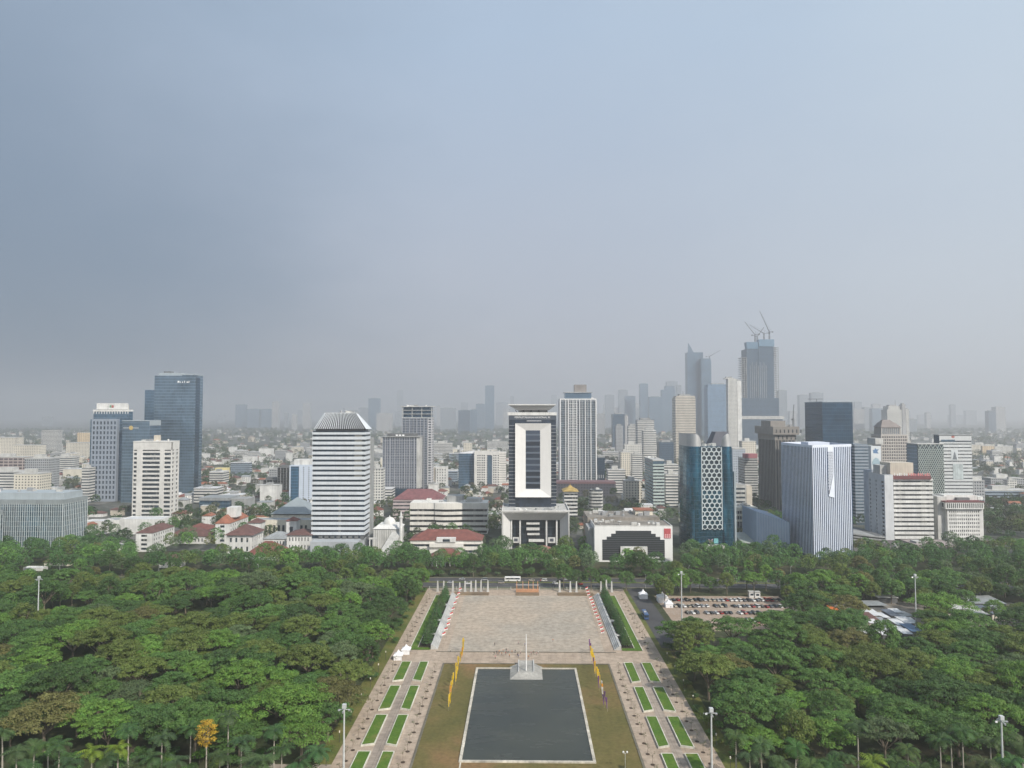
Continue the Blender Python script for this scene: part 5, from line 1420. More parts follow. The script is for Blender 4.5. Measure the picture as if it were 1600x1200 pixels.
# buildings between honeycomb and overhang towers
D = 1050; x0, x1 = span(1145, 1165, D, 730)
r = root_of('blue_grey_slab', 'plain blue-grey slab just right of the honeycomb tower', 'building', x0, x1, D, D+20); block(r, 'wall', x0, x1, D, D+20, 0, Z(702,D,1155), facade('blue_grey_slab_wall', (.38,.42,.47), (.2,.25,.3), 3, 3.6, .5, .4)); block(r, 'roof', x0-.3, x1+.3, D-.3, D+20, Z(702,D,1155), Z(700,D,1155), M_CONC)
D = 980; x0, x1 = span(1163.5, 1184, D, 730)
r = root_of('red_top_office', 'grey banded office with a red roof screen beside the overhang tower', 'building', x0, x1, D, D+30)
zt = Z(716,D,1172); block(r, 'glazing', x0+.3, x1-.3, D+.3, D+29, 0, zt, M_DARKWIN); bands(r, x0, x1, D, D+30, 3, zt-2, 15, .45, M_CONC, 0); block(r, 'red_screen', x0+1, x1, D+1, D+12, zt+.2, Z(709,D,1172), plain('faded_red', (.36,.13,.15)))
D = 780; x0, x1 = span(1148.5, 1166, D, 770); x2 = X(1175,D,770)
r = root_of('grey_office', 'small grey office with five strip windows right of the honeycomb tower', 'building', x0, x2, D, D+16)
zt = Z(757.5,D,1160); sh = Shell(r, x0, x1, D, D+16, 0, zt, M_CONC, M_DARKWIN); sh.face('f', [(.06,.9)], reg(8,.0,.95,.45)); sh.close(.6); block(r, 'blank_wall', x1+.01, x2, D-.4, D+16, 0, zt-1, M_BEIGE)
D = 700; x0, x1 = span(1148.5, 1184, D, 805)
r = root_of('terrace_office', 'low cream office with open terraces right of the honeycomb tower', 'building', x0, x1, D, D+22)
zt = Z(794,D,1165); block(r, 'glazing', x0+.5, x1, D+.8, D+22, 0, zt, M_DARKWIN); 
for a, b in ((793,798.5),(803,806.5),(812,815)): block(r, 'terrace', x0, x1+.1, D, D+22.1, Z(b,D,1165), Z(a,D,1165), M_CREAM)
for i in range(11): xx = x0+(x1-x0)*i/10; block(r, 'column', xx, xx+.4, D+.2, D+.6, 0, zt-.5, M_WHITE)
clutter(r, x0, x1-2, D+3, D+20, Z(793,D,1165), 9, 3, (.8,2.4))
# navy glass tower
D = 780; x0, x1 = span(1285.5, 1332.8, D, 680); dep = depth_to(x0, D, 1254.5)
r = root_of('navy_tower', 'dark navy glass cube tower behind the pleated tower', 'office tower', x0, x1, D, D+dep)
zt = Z(628.5,D,1300); block(r, 'curtain_wall', x0, x1, D, D+dep, 0, zt, M_NAVY); block(r, 'parapet', x0-.15, x1+.15, D-.15, D+dep+.15, zt, zt+.9, wall('blue_grey_panel', (.36,.41,.44)))
block(r, 'side_block', x1+.01, X(1337,D,690), D+6, D+40, 0, Z(681,D,1334), M_NAVY)
q = X(1276, D+40, 626); zc_ = zt+.9
mb = MB(); mb.tube((q,D+40,zc_), (q,D+40,zc_+3.6), .25, .25, 5); mb.box(q-10, q+7, D+39.8, D+40.2, zc_+3.2, zc_+3.7); mb.build('window_crane', M_DMETAL, r)
# grey slab with mural
D = 760; x0, x1 = span(1336, 1358.5, D, 740); 
r = root_of('grey_ribbon_slab', 'grey-blue slab with thin window ribbons right of the pleated tower', 'office tower', x0, x1+4, D, D+50)
zt = Z(694.5,D,1345); block(r, 'glazing', x0+.3, x1-.3, D+.3, D+50, 0, zt, M_BLUEWIN); bands(r, x0, x1, D, D+50, 2, zt-2, 24, .42, wall('slate_panel', (.27,.31,.36), dirt=.1), 0); block(r, 'side_wall', x1+.01, x1+4, D-.3, D+50, 0, zt-1, wall('blue_grey_panel', (.36,.41,.44)))
D = 692; x0, x1 = span(1358.5, 1383.5, D, 780)
block(r, 'white_box', X(1355,D+90,690), X(1367,D+90,690), D+72, D+90, zt, Z(685,D+70,1360), M_CONC)
r = root_of('mural_wing', 'pale blue windowed wing carrying a tall white panel with blue mural', 'building', x0, x1, D, D+18, f=False)
D += 1; block(r, 'wall', x0+3, x1-4, D, D+16, 0, Z(735,D,1370), wall('pale_blue_wing', (.42,.47,.55)))
m0, m1 = span(1361, 1376.5, D, 715); mz0, mz1 = Z(734,D,1370), Z(697,D,1370)
block(r, 'mural_panel', m0, m1, D-.3, D+4, mz0, mz1, wall('mural_white', (.62,.66,.68), dirt=.05))
mb_ = plain('mural_blue', (.10,.20,.36)); mt_ = plain('mural_teal', (.34,.46,.52)); cx = (m0+m1)/2
def blob(pts, m, n): 
    mb = MB(); mb.face([(cx+a, D-.34, mz0+b) for a, b in pts]); mb.build(n, m, r)
blob([(-2.6,16),(2.4,15.6),(1.2,17.6),(2.8,20),(.6,19.4),(-.8,21),(-1.4,19.2),(-3,19)], mb_, 'mural_shape')
blob([(-3.6,4),(-1,2),(2.6,3),(4,7),(2.2,10.5),(-.4,11.8),(-3,9.6),(-4.2,7)], mt_, 'mural_shape')
blob([(2.0,2.0),(3.6,1.9),(3.4,3.8),(2.4,3.2)], mb_, 'mural_shape')
# postmodern tower with stepped roof
D = 950; x0, x1 = span(1377, 1413, D, 700); dep = depth_to(x0, D, 1356)
r = root_of('hat_tower', 'beige square-windowed tower with brown stepped mansard roof', 'office tower', x0, x1+6, D, D+dep)
zt, zu = Z(679,D,1395), Z(668,D,1390); BT = wall('taupe_stone', (.46,.43,.40), dirt=.1)
sh = Shell(r, x0, x1+5, D, D+dep, 0, zt, BT, M_DARKWIN, cap=98, reveal=.7); sh.face('f', reg(11,.03,.97,.58), reg(20,.1,.985,.55)); sh.face('l', reg(8,.05,.95,.5), reg(20,.1,.985,.55)); sh.close(0)
u0, u1 = x0-1, X(1409,D,670)
sh = Shell(r, x0+2, u1, D+3, D+dep-4, zt+.05, zu, BT, M_BLUEWIN, cap=14, reveal=.5); sh.face('f', reg(9,.04,.96,.55), [(.05,.92)]); sh.face('l', reg(7,.05,.95,.5), [(.05,.92)]); sh.close(0)
mr = wall('brown_mansard', (.22,.19,.18), .6, .12)
mb = MB(); mb.frustum((x0+1,u1+1.5,D+2,D+dep-3), zu+.03, (x0+5,u1-6,D+7,D+dep-8), Z(660,D+4,1385)); rf = mb.build('roof', mr, r)
mb = MB(); mb.frustum((x0+5.5,u1-6.5,D+8,D+dep-9), Z(660,D+4,1385)+.01, (x0+8,u1-10,D+11,D+dep-12), Z(656,D+6,1385)); mb.build('upper_roof', mr, rf)
# diamond tower
D = 800; x0, x1 = span(1434.5, 1475, D, 730); dep = depth_to(x0, D, 1410)
r = root_of('diamond_tower', 'tower wrapped in a pale green diamond lattice with blue glass side', 'office tower', x0, x1, D, D+dep)
zt = Z(694,D,1450); block(r, 'curtain_wall', x0, x1, D, D+dep, 0, zt-.2, glass('lattice_dark_glass', (.06,.09,.11), 2, 3.8, None, metal=.35, var=.3)); block(r, 'side_glazing', x0-.25, x0-.01, D+.3, D+dep, 0, zt-1, M_BLUEG)
block(r, 'parapet', x0-.5, x1+.1, D-.5, D+dep, zt-.19, zt+.6, M_CONC)
LG = wall('lattice_green_white', (.52,.58,.54), dirt=.08); mb = MB(); nx, nz = 6, 9; cw, ch = (x1-x0)/nx, (zt-4)/nz/1.0
z = zt-.5; row = 0
while z > 6:
    for k in range(nx):
        for sgn in (1, -1):
            a = (x0+cw*k, z if sgn > 0 else z-ch/1.0); b = (x0+cw*(k+1), z-ch if sgn > 0 else z); t_ = .42
            mb.face([(a[0],D-.6,a[1]-t_),(a[0],D-.6,a[1]+t_),(b[0],D-.6,b[1]+t_),(b[0],D-.6,b[1]-t_)])
            mb.face([(a[0],D-.6,a[1]+t_),(a[0],D-.05,a[1]+t_),(b[0],D-.05,b[1]+t_),(b[0],D-.6,b[1]+t_)])
    z -= ch*.5 if False else ch/2; row += 1
mb.build('diamond_lattice', LG, r)
# tall striped office with emblem
D = 815; x0, x1 = span(1468.5, 1519, D, 720); dep = depth_to(x0, D, 1452)
r = root_of('striped_office', 'tall grey-white striped office tower with mural and round red emblem', 'office tower', x0, x1, D, D+dep)
zt = Z(680,D,1495); block(r, 'glazing', x0+.3, x1-.3, D+.3, D+dep, 0, zt-4, M_DARKWIN)
bands(r, x0, x1, D, D+dep, 2, zt-9.5, 21, .30, wall('cool_white', (.60,.62,.63), dirt=.08), 0)
block(r, 'crown', x0, x1, D-.02, D+dep, zt-6.2, zt, wall('cool_white', (.60,.62,.63))); block(r, 'crown_window', x0+2, X(1492,D,690), D-.2, D-.03, Z(690,D,1480), Z(687,D,1480), M_BLUEWIN)
block(r, 'dark_side', x0-.4, x0-.01, D, D+dep, Z(693,D,1460), zt-.2, M_NAVY); block(r, 'roof_rail', x0-1, x1+1, D-.8, D+dep, zt+.01, zt+.7, M_GREY)
e = X(1489,D,681); mb = MB(); mb.grid_faces([(e+1.9*cos(2*pi*k/14), D-.1, Z(682.5,D,1489)+1.3*sin(2*pi*k/14)) for k in range(14)], [tuple(range(14))]); mb.build('round_emblem', plain('emblem_red', (.4,.12,.1)), r)
q0, q1 = span(1486,1496.5,D,705); block(r, 'mural_panel', q0, q1, D-.25, D-.01, Z(719,D,1490), Z(703,D,1490), wall('mural_white', (.62,.66,.68)))
cx = (q0+q1)/2; z = Z(718,D,1490); mb = MB(); mb.face([(cx-2.6,D-.3,z),(cx+2.8,D-.3,z),(cx+1.4,D-.3,z+4.6),(cx+.4,D-.3,z+9),(cx-.7,D-.3,z+7.6),(cx-1.4,D-.3,z+4)]); mb.build('mural_figure', plain('mural_grey', (.16,.18,.2)), r)
block(r, 'mural_panel', X(1489,D,735), X(1505,D,735), D-.25, D-.01, Z(749,D,1490), Z(725,D,1490), wall('mural_pale', (.48,.54,.55), dirt=.3))
# right edge offices
def office(label, px0, px1, pyt, D, dep, mat, roof=None, name='office_block', box=True, seed=1):
    x0, x1 = span(px0, px1, D, 740); zt = Z(pyt, D, (px0+px1)/2)
    r = root_of(name, label, 'building', x0, x1, D, D+dep)
    block(r, 'wall', x0, x1, D, D+dep, 0, zt, mat)
    block(r, 'parapet', x0-.3, x1+.3, D-.3, D+dep+.3, zt, zt+1.0, roof or M_CONC)
    if box:
        w = x1-x0; block(r, 'plant_room', x0+w*.25, x0+w*.6, D+dep*.3, D+dep*.7, zt+1, zt+1+min(5, w*.15+2), M_CONC)
    return r
F_BAND = facade('far_white_band', (.62,.61,.58), (.08,.10,.12), 9, 3.7, 1.0, .48)
F_GRID = facade('far_white_grid', (.62,.61,.57), (.09,.11,.13), 3.4, 3.5, .55, .5)
F_CREAM = facade('far_cream_grid', (.66,.62,.53), (.12,.12,.12), 3.8, 3.4, .45, .45)
F_BLUEB = facade('far_blue_band', (.30,.36,.42), (.07,.10,.14), 9, 3.8, 1.0, .55)
F_GREYG = facade('far_grey_grid', (.38,.39,.40), (.08,.10,.12), 3.0, 3.6, .6, .55)
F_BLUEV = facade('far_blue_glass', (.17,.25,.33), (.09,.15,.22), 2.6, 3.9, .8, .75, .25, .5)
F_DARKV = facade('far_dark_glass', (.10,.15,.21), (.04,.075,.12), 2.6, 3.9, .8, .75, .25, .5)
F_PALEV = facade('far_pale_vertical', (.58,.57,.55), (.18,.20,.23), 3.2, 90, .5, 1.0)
F_TAN = facade('far_tan_grid', (.62,.50,.34), (.22,.18,.14), 5, 3.5, .4, .5)
R_OFF = [('long low blue-banded office among trees at the right edge', 1537, 1612, 767, 960, 26, F_BLUEB), ('grey-blue office stepped below the striped office tower', 1520, 1538, 752, 880, 20, F_GREYG),
 ('white flat block with small windows right of the striped office', 1524, 1547, 750.5, 1150, 20, F_GRID), ('pale grey box with white framed opening at the right', 1548, 1600, 748, 1120, 22, F_GREYG),
 ('cream low block beyond the white framed box', 1552, 1568, 741, 1350, 18, F_CREAM), ('white framed cube on the pale grey box', 1574, 1589, 751, 1100, 10, F_GRID),
 ('cream two-tone slab with brown panels behind the striped office', 1519, 1556, 695, 2050, 30, F_CREAM), ('white-blue slab right of the cream two-tone slab', 1556, 1583, 698, 1980, 26, F_GRID), ('yellow panel front on the cream slab', 1536, 1555, 697, 1960, 6, F_TAN)]
for l, a, b, c, d, e, m in R_OFF: office(l, a, b, c, d, e, m)
L_OFF = [('low cream block with ribbed roof at the far left edge', -20, 22, 684, 1700, 30, F_CREAM), ('cream slab half hidden behind the low cream block', 20, 60, 696, 1500, 22, F_CREAM), ('pale tower block with dark recess on the left skyline', 63, 88, 673, 2050, 22, F_BAND),
 ('tan fronted hotel left of the grid tower', 119, 139, 676, 1900, 24, F_TAN), ('cream podium under the tan fronted hotel', 102, 140, 692, 1750, 30, F_CREAM), ('long white terrace block behind cream rooftops at left', 22, 62, 697, 1620, 16, F_BAND),
 ('brown-windowed long block at the left edge', -20, 36, 715, 1180, 24, facade('far_brown_band', (.42,.36,.33), (.09,.07,.08), 8, 5, .8, .62)), ('glass and white arched hall left of the grid tower', 38, 78, 717, 1060, 22, F_GREYG),
 ('cream four-storey office with portico at left', 22, 62, 741, 850, 22, F_CREAM), ('white low hall with shallow pyramid roof at the left edge', -24, 40, 738, 940, 26, F_BAND), ('stack of cream terraces right of the arched hall', 84, 112, 714, 1320, 22, F_BAND), ('pale slab tight against the grid tower', 128, 139, 732, 930, 14, F_BAND)]
for l, a, b, c, d, e, m in L_OFF: office(l, a, b, c, d, e, m, box=(c > 700))
C_OFF = [('white low block beyond the ribbed hotels', 676, 706, 693, 1850, 22, F_BAND), ('cream tower stub in the trees beyond the ribbed hotels', 724, 737, 692, 1700, 16, F_CREAM), ('long white hall in distant trees left of the library', 761, 793, 690, 2150, 24, F_BAND),
 ('white office with framed front between striped tower and dark hotel', 581, 598, 733, 900, 16, F_GRID), ('cream cluster block in front of the banded white tower', 970, 985, 707, 1300, 18, F_CREAM), ('white low block with arcade below the banded white tower', 976, 1003, 695, 1420, 20, F_GRID),
 ('pale flat roofed block under the cream banded tower', 988, 1004, 711, 1250, 14, F_BAND), ('white terrace with red roof edge right of the white-ribbed tower', 950, 977, 735, 1050, 20, F_BAND), ('cream low hall right of the long brown block', 976, 1003, 752, 930, 18, F_CREAM),
 ('white stacked block between green band tower and honeycomb tower', 1038, 1060, 727, 1000, 22, F_BAND), ('white parking deck block beside honeycomb tower', 1040, 1062, 742, 900, 18, F_BAND), ('cream slab peeking above the red-topped office', 1160, 1182, 690, 1300, 18, F_CREAM),
 ('small grey block behind the red tent of the carpark', 1316, 1334, 690, 1100, 14, F_GREYG)]
for l, a, b, c, d, e, m in C_OFF[:-1]: office(l, a, b, c, d, e, m)
# ------------------------------------------------------------------ far skyline in the haze
def far(label, px0, px1, pyt, D, mat, dep=None, step=None, spire=None, name='skyscraper'):
    """step: (px0, px1, py) upper body; spire: (px, py)"""
    if D > 2400: D *= 1.4
    x0, x1 = span(px0, px1, D, 640); zt = Z(pyt, D, (px0+px1)/2); dep = dep or max(18, min(45, (x1-x0)*.8))
    r = thing(name, label, 'skyscraper', ((x0+x1)/2, D+dep/2, 0)); foot(x0, x1, D, D+dep, 6)
    block(r, 'wall', x0, x1, D, D+dep, 0, zt, mat)
    w = x1-x0
    if step:
        s0, s1 = span(step[0], step[1], D, 620); zs = Z(step[2], D, (px0+px1)/2); block(r, 'upper_storeys', s0, s1, D+2, D+dep-2, zt, zs, mat); zt = zs; x0, x1 = s0, s1; w = x1-x0
    block(r, 'roof_box', x0+w*.2, x1-w*.2, D+dep*.25, D+dep*.75, zt, zt+4, M_GREY)
    if spire:
        xx = X(spire[0], D+dep/2, 600); mb = MB(); mb.tube((xx,D+dep/2,zt), (xx,D+dep/2,Z(spire[1],D+dep/2,spire[0])), 1.6, .5, 6); mb.build('spire', M_GREY, r)
    return r
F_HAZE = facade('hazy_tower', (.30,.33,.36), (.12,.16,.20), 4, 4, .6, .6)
FAR = [
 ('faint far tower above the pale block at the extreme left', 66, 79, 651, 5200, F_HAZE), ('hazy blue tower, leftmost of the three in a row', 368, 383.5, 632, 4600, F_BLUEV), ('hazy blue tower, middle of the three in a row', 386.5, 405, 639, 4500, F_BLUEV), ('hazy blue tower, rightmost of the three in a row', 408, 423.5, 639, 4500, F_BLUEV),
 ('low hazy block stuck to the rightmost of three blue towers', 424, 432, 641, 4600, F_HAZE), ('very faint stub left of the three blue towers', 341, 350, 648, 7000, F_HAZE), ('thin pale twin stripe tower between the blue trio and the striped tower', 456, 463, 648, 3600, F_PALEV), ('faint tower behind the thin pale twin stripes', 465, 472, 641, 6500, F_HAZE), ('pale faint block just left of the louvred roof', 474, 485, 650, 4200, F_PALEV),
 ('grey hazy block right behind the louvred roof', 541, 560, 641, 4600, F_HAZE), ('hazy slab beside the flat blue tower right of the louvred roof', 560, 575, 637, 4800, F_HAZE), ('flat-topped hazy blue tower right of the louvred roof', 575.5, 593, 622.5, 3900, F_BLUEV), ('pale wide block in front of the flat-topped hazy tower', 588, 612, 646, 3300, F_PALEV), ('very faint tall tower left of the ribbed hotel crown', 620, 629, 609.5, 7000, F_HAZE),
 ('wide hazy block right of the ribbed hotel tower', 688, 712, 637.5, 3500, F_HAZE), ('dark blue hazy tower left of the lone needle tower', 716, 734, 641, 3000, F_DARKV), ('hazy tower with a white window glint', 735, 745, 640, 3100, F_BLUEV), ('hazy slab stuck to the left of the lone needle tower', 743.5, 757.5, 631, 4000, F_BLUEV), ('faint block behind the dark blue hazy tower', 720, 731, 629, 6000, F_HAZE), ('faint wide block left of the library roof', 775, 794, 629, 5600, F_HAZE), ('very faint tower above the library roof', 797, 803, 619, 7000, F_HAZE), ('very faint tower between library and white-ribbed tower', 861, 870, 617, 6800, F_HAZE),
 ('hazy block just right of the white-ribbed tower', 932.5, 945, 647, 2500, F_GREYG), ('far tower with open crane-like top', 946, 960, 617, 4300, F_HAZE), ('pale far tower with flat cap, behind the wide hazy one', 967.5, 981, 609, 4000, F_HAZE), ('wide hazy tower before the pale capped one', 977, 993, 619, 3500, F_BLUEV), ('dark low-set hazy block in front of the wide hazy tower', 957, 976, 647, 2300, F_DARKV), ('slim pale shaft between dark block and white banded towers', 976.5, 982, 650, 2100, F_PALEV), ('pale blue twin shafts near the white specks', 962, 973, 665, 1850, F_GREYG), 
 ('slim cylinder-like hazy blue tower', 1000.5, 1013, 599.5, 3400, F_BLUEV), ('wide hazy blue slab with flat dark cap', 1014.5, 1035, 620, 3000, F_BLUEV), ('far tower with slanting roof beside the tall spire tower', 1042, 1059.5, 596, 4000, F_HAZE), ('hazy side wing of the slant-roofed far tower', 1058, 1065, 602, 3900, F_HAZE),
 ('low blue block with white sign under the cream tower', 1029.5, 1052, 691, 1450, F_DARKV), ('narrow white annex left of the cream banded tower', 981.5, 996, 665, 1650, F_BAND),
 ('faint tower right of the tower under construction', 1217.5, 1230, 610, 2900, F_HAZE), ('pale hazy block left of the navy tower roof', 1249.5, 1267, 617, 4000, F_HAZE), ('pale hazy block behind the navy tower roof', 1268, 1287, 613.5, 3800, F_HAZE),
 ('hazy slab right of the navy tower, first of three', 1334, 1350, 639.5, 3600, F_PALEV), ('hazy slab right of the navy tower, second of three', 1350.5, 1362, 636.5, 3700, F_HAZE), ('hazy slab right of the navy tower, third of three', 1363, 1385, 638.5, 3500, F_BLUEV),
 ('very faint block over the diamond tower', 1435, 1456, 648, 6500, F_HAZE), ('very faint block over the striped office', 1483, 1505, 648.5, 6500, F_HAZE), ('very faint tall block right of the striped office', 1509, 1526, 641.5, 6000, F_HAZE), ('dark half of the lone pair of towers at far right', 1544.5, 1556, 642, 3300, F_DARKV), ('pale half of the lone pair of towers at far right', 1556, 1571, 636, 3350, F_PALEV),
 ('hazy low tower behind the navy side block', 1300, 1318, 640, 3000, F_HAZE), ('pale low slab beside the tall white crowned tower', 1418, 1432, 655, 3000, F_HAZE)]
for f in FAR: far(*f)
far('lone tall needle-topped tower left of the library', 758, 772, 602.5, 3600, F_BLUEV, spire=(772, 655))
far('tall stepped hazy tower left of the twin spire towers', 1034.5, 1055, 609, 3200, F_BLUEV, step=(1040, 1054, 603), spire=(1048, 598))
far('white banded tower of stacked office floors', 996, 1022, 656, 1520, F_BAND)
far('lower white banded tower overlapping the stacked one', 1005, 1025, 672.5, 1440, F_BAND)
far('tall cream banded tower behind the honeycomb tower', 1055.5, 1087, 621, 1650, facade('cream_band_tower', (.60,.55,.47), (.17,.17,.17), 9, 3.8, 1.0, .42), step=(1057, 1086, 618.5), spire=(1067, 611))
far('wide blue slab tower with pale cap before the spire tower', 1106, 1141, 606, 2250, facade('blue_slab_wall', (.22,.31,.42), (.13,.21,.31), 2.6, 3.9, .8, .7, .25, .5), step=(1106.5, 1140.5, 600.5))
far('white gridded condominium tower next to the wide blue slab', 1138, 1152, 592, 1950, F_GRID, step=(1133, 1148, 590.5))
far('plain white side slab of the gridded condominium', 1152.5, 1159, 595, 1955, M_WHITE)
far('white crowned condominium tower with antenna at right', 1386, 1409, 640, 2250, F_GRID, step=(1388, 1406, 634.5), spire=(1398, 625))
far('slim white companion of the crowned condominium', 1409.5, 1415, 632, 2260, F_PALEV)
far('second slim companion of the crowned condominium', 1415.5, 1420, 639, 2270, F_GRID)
fl = []; rf_ = random.Random(77)
for a_, b_, n_ in ((935,1060,11),(575,790,9),(1225,1260,2),(1290,1500,6),(420,480,3)):
    for k_ in range(n_):
        px_ = a_ + (b_-a_)*(k_+rf_.uniform(.1,.9))/n_; w_ = rf_.uniform(5,13); t_ = rf_.uniform(626,648)
        fl.append((far('', px_, px_+w_, t_, rf_.uniform(4300,5200), F_HAZE if k_ % 2 else F_PALEV), 'very faint far tower', None, px_))
# tall tower with blade spire
D = 3300; x0, x1 = span(1074.5, 1099, D, 600)
r = thing('spire_tower', 'very tall hazy blue tower ending in a blade spire', 'skyscraper', ((x0+x1)/2, D+25, 0)); foot(x0, x1, D, D+50)
block(r, 'curtain_wall', x0, x1, D, D+48, 0, Z(550.5,D,1085), M_BLUEG)
mb = MB(); a, b = span(1075.5, 1082, D, 545); zt = Z(550.5,D,1085); mb.grid_faces([(a,D+4,zt),(b+6,D+4,zt),(b+6,D+14,zt),(a,D+14,zt),(a+1,D+8,Z(536,D,1078)),(a+3,D+8,Z(536,D,1078)),(a+3,D+10,Z(536,D,1078)),(a+1,D+10,Z(536,D,1078))], [(0,3,2,1),(4,5,6,7),(0,1,5,4),(1,2,6,5),(2,3,7,6),(3,0,4,7)]); mb.build('spire', M_BLUEG2, r)
D = 3250; x0, x1 = span(1096, 1112, D, 600)
r = thing('shoulder_tower', 'hazy blue tower leaning against the spire tower, with a crane', 'skyscraper', ((x0+x1)/2, D+20, 0)); foot(x0, x1, D, D+40)
block(r, 'curtain_wall', x0, x1-4, D, D+40, 0, Z(560,D,1100), M_BLUEG); block(r, 'side_wing', x1-4, x1, D+4, D+36, 0, Z(563,D,1100), M_BLUEG2)
def crane(label, px, py0, py1, D, jib, counter, name='tower_crane'):
    xb = X(px, D, 520); z0, z1 = Z(py0, D, px), Z(py1, D, px)
    t = thing(name, label, 'crane', (xb, D, z0)); s = 1.5
    mb = MB()
    for a, b in ((-s,-s),(s,-s),(s,s),(-s,s)): mb.tube((xb+a,D+b,z0), (xb+a,D+b,z1), .38, .38, 4)
    k = z0
    while k < z1-3: mb.tube((xb-s,D-s,k), (xb+s,D-s,k+3), .25, .25, 4); mb.tube((xb+s,D+s,k), (xb-s,D+s,k+3), .25, .25, 4); k += 3
    mb.build('mast', M_DMETAL, t)
    jx, jz = X(jib[0], D, 520), Z(jib[1], D, jib[0]); mb = MB()
    for o in (-.9, .9): mb.tube((xb+o,D,z1), (jx+o*.4,D,jz), .5, .3, 4)
    mb.tube((xb,D+1.2,z1+1.6), (jx,D,jz), .35, .25, 4)
    for q in range(10):
        f = q/10; p0 = Vector((xb-.9+(jx-xb)*f, D, z1+(jz-z1)*f)); p1 = Vector((xb+.9+(jx-xb)*(f+.08), D, z1+(jz-z1)*(f+.08))); mb.tube(p0, p1, .2, .2, 4)
    mb.build('jib', M_DMETAL, t)
    cx_, cz_ = X(counter[0], D, 520), Z(counter[1], D, counter[0]); mb = MB(); mb.tube((xb,D,z1), (cx_,D,cz_), .7, .7, 4); mb.box(cx_-2.2, cx_+2.2, D-1.2, D+1.2, cz_-2.5, cz_+1.2); mb.build('counter_jib', M_DMETAL, t)
    mb = MB(); hx, hz = xb+(cx_-xb)*.25, z1+9; mb.tube((xb,D,z1), (hx,D,hz), .4, .3, 4); mb.tube((hx,D,hz), (jx,D,jz), .14, .14, 4); mb.tube((hx,D,hz), (cx_,D,cz_), .14, .14, 4); mb.build('a_frame', M_DMETAL, t)
    return t
# tower under construction
D = 2250; x0, x1 = span(1167.5, 1208, D, 600); dep = 56
r = thing('unfinished_tower', 'huge tower under construction with blue screens on top and bare floors at its sides', 'skyscraper', ((x0+x1)/2, D+28, 0)); foot(x0-20, x1+20, D, D+70)
z1, z2 = Z(545,D,1176), Z(541.5,D,1198)
block(r, 'core', x0, X(1185,D,560), D, D+dep, 0, z1, F_DARKV); block(r, 'core', X(1185,D,560)+.01, X(1208.5,D,560), D-2, D+dep-4, 0, z2, F_DARKV)
M_SCREEN = wall('blue_safety_screen', (.13,.23,.33), .6, .12)
mb = MB(); a, b = span(1166,1184.5,D,540); mb.frustum((a+2,b,D-1,D+20), z1+.01, (a,b,D-2.5,D+21), Z(534.5,D,1175)); mb.build('blue_screen', M_SCREEN, r)
a, b = span(1185.2,1209,D,536); block(r, 'blue_screen', a, b, D-4, D+22, z2+.01, Z(530.5,D,1196), M_SCREEN)
block(r, 'lower_cladding', X(1159,D,620), X(1216.5,D,620), D-1.5, D+dep, 0, Z(622,D,1190), F_DARKV)
for (a, b, top, n) in ((1159, 1167.3, 559, 22), (1208.7, 1217, 543, 27)):
    p, q = span(a, b, D, 590); zt_, zb_ = Z(top, D, 1190), Z(622, D, 1190)
    for i in range(n+1): z = zb_+(zt_-zb_)*i/n; block(r, 'floor_slab', p, q, D, D+40, z, z+.9, M_GREY)
    for k in range(3): xx = p+(q-p-1.4)*k/2; block(r, 'column', xx, xx+1.4, D+.02, D+2, zb_, zt_, M_GREY); 
for i in range(9): xx = X(1172,D,590)+i*6.2; block(r, 'mullion', xx, xx+.8, D-2.6, D-2.01, Z(622,D,1190), Z(566 if i % 2 else 571,D,1190), M_CONC)
block(r, 'podium', X(1157,D,665), X(1222,D,665), D-6, D+dep+6, 0, Z(651,D,1190), F_DARKV); block(r, 'podium_rail', X(1157,D,650), X(1224,D,650), D-7, D-6.01, Z(655,D,1190), Z(650,D,1190), M_CONC)
crane('luffing crane on the left blue screen with its jib to the left', 1179.5, 534.5, 523, D+8, (1163.5, 502.5), (1186, 522))
crane('second luffing crane beside the first with its jib crossing right', 1183, 534.5, 526, D+30, (1194, 511), (1175, 523.5))
crane('luffing crane on the right blue screen with the highest jib', 1202, 530.5, 518.5, D+10, (1187.5, 486), (1207, 518.5))
crane('short luffing crane in the middle of the right blue screen', 1193.5, 530.5, 521, D+16, (1171, 507.5), (1202, 520))
crane('far crane on the shoulder tower with its jib to the right', 1108, 560, 557, 3260, (1126, 547), (1103, 557))
crane('crane mast left of the navy tower', 1237, 690, 655, 1700, (1238.5, 632), (1236, 655))
# ------------------------------------------------------------------ trees
import numpy as np
def leaf_arrays(centres, radii, flat, per, leaf, rg, up=.55, low=-.35):
    """diamond-shaped leaf clumps on the upper shells of many small clusters -> (n,4,3) array"""
    out = []
    for c, r in zip(centres, radii):
        n = max(4, int(per * (r / np.mean(radii))**2))
        d = rg.normal(size=(n, 3)); d /= np.linalg.norm(d, axis=1)[:, None]
        d[:, 2] = np.where(d[:, 2] < low, -d[:, 2], d[:, 2])
        k = rg.uniform(.62, 1.06, n)[:, None]
        p = np.array(c) + d * k * np.array([r, r, r * flat])
        nn = d * np.array([1, 1, 1.2]) + np.array([0, 0, up]) + rg.normal(scale=.45, size=(n, 3))
        nn /= np.linalg.norm(nn, axis=1)[:, None]
        t = np.cross(nn, rg.normal(size=(n, 3))); t /= (np.linalg.norm(t, axis=1)[:, None] + 1e-9)
        b = np.cross(nn, t)
        s = (leaf * rg.uniform(.6, 1.35, n))[:, None]
        out.append(np.stack([p + t*s, p + b*s*.62, p - t*s, p - b*s*.62], axis=1))
    return np.concatenate(out)
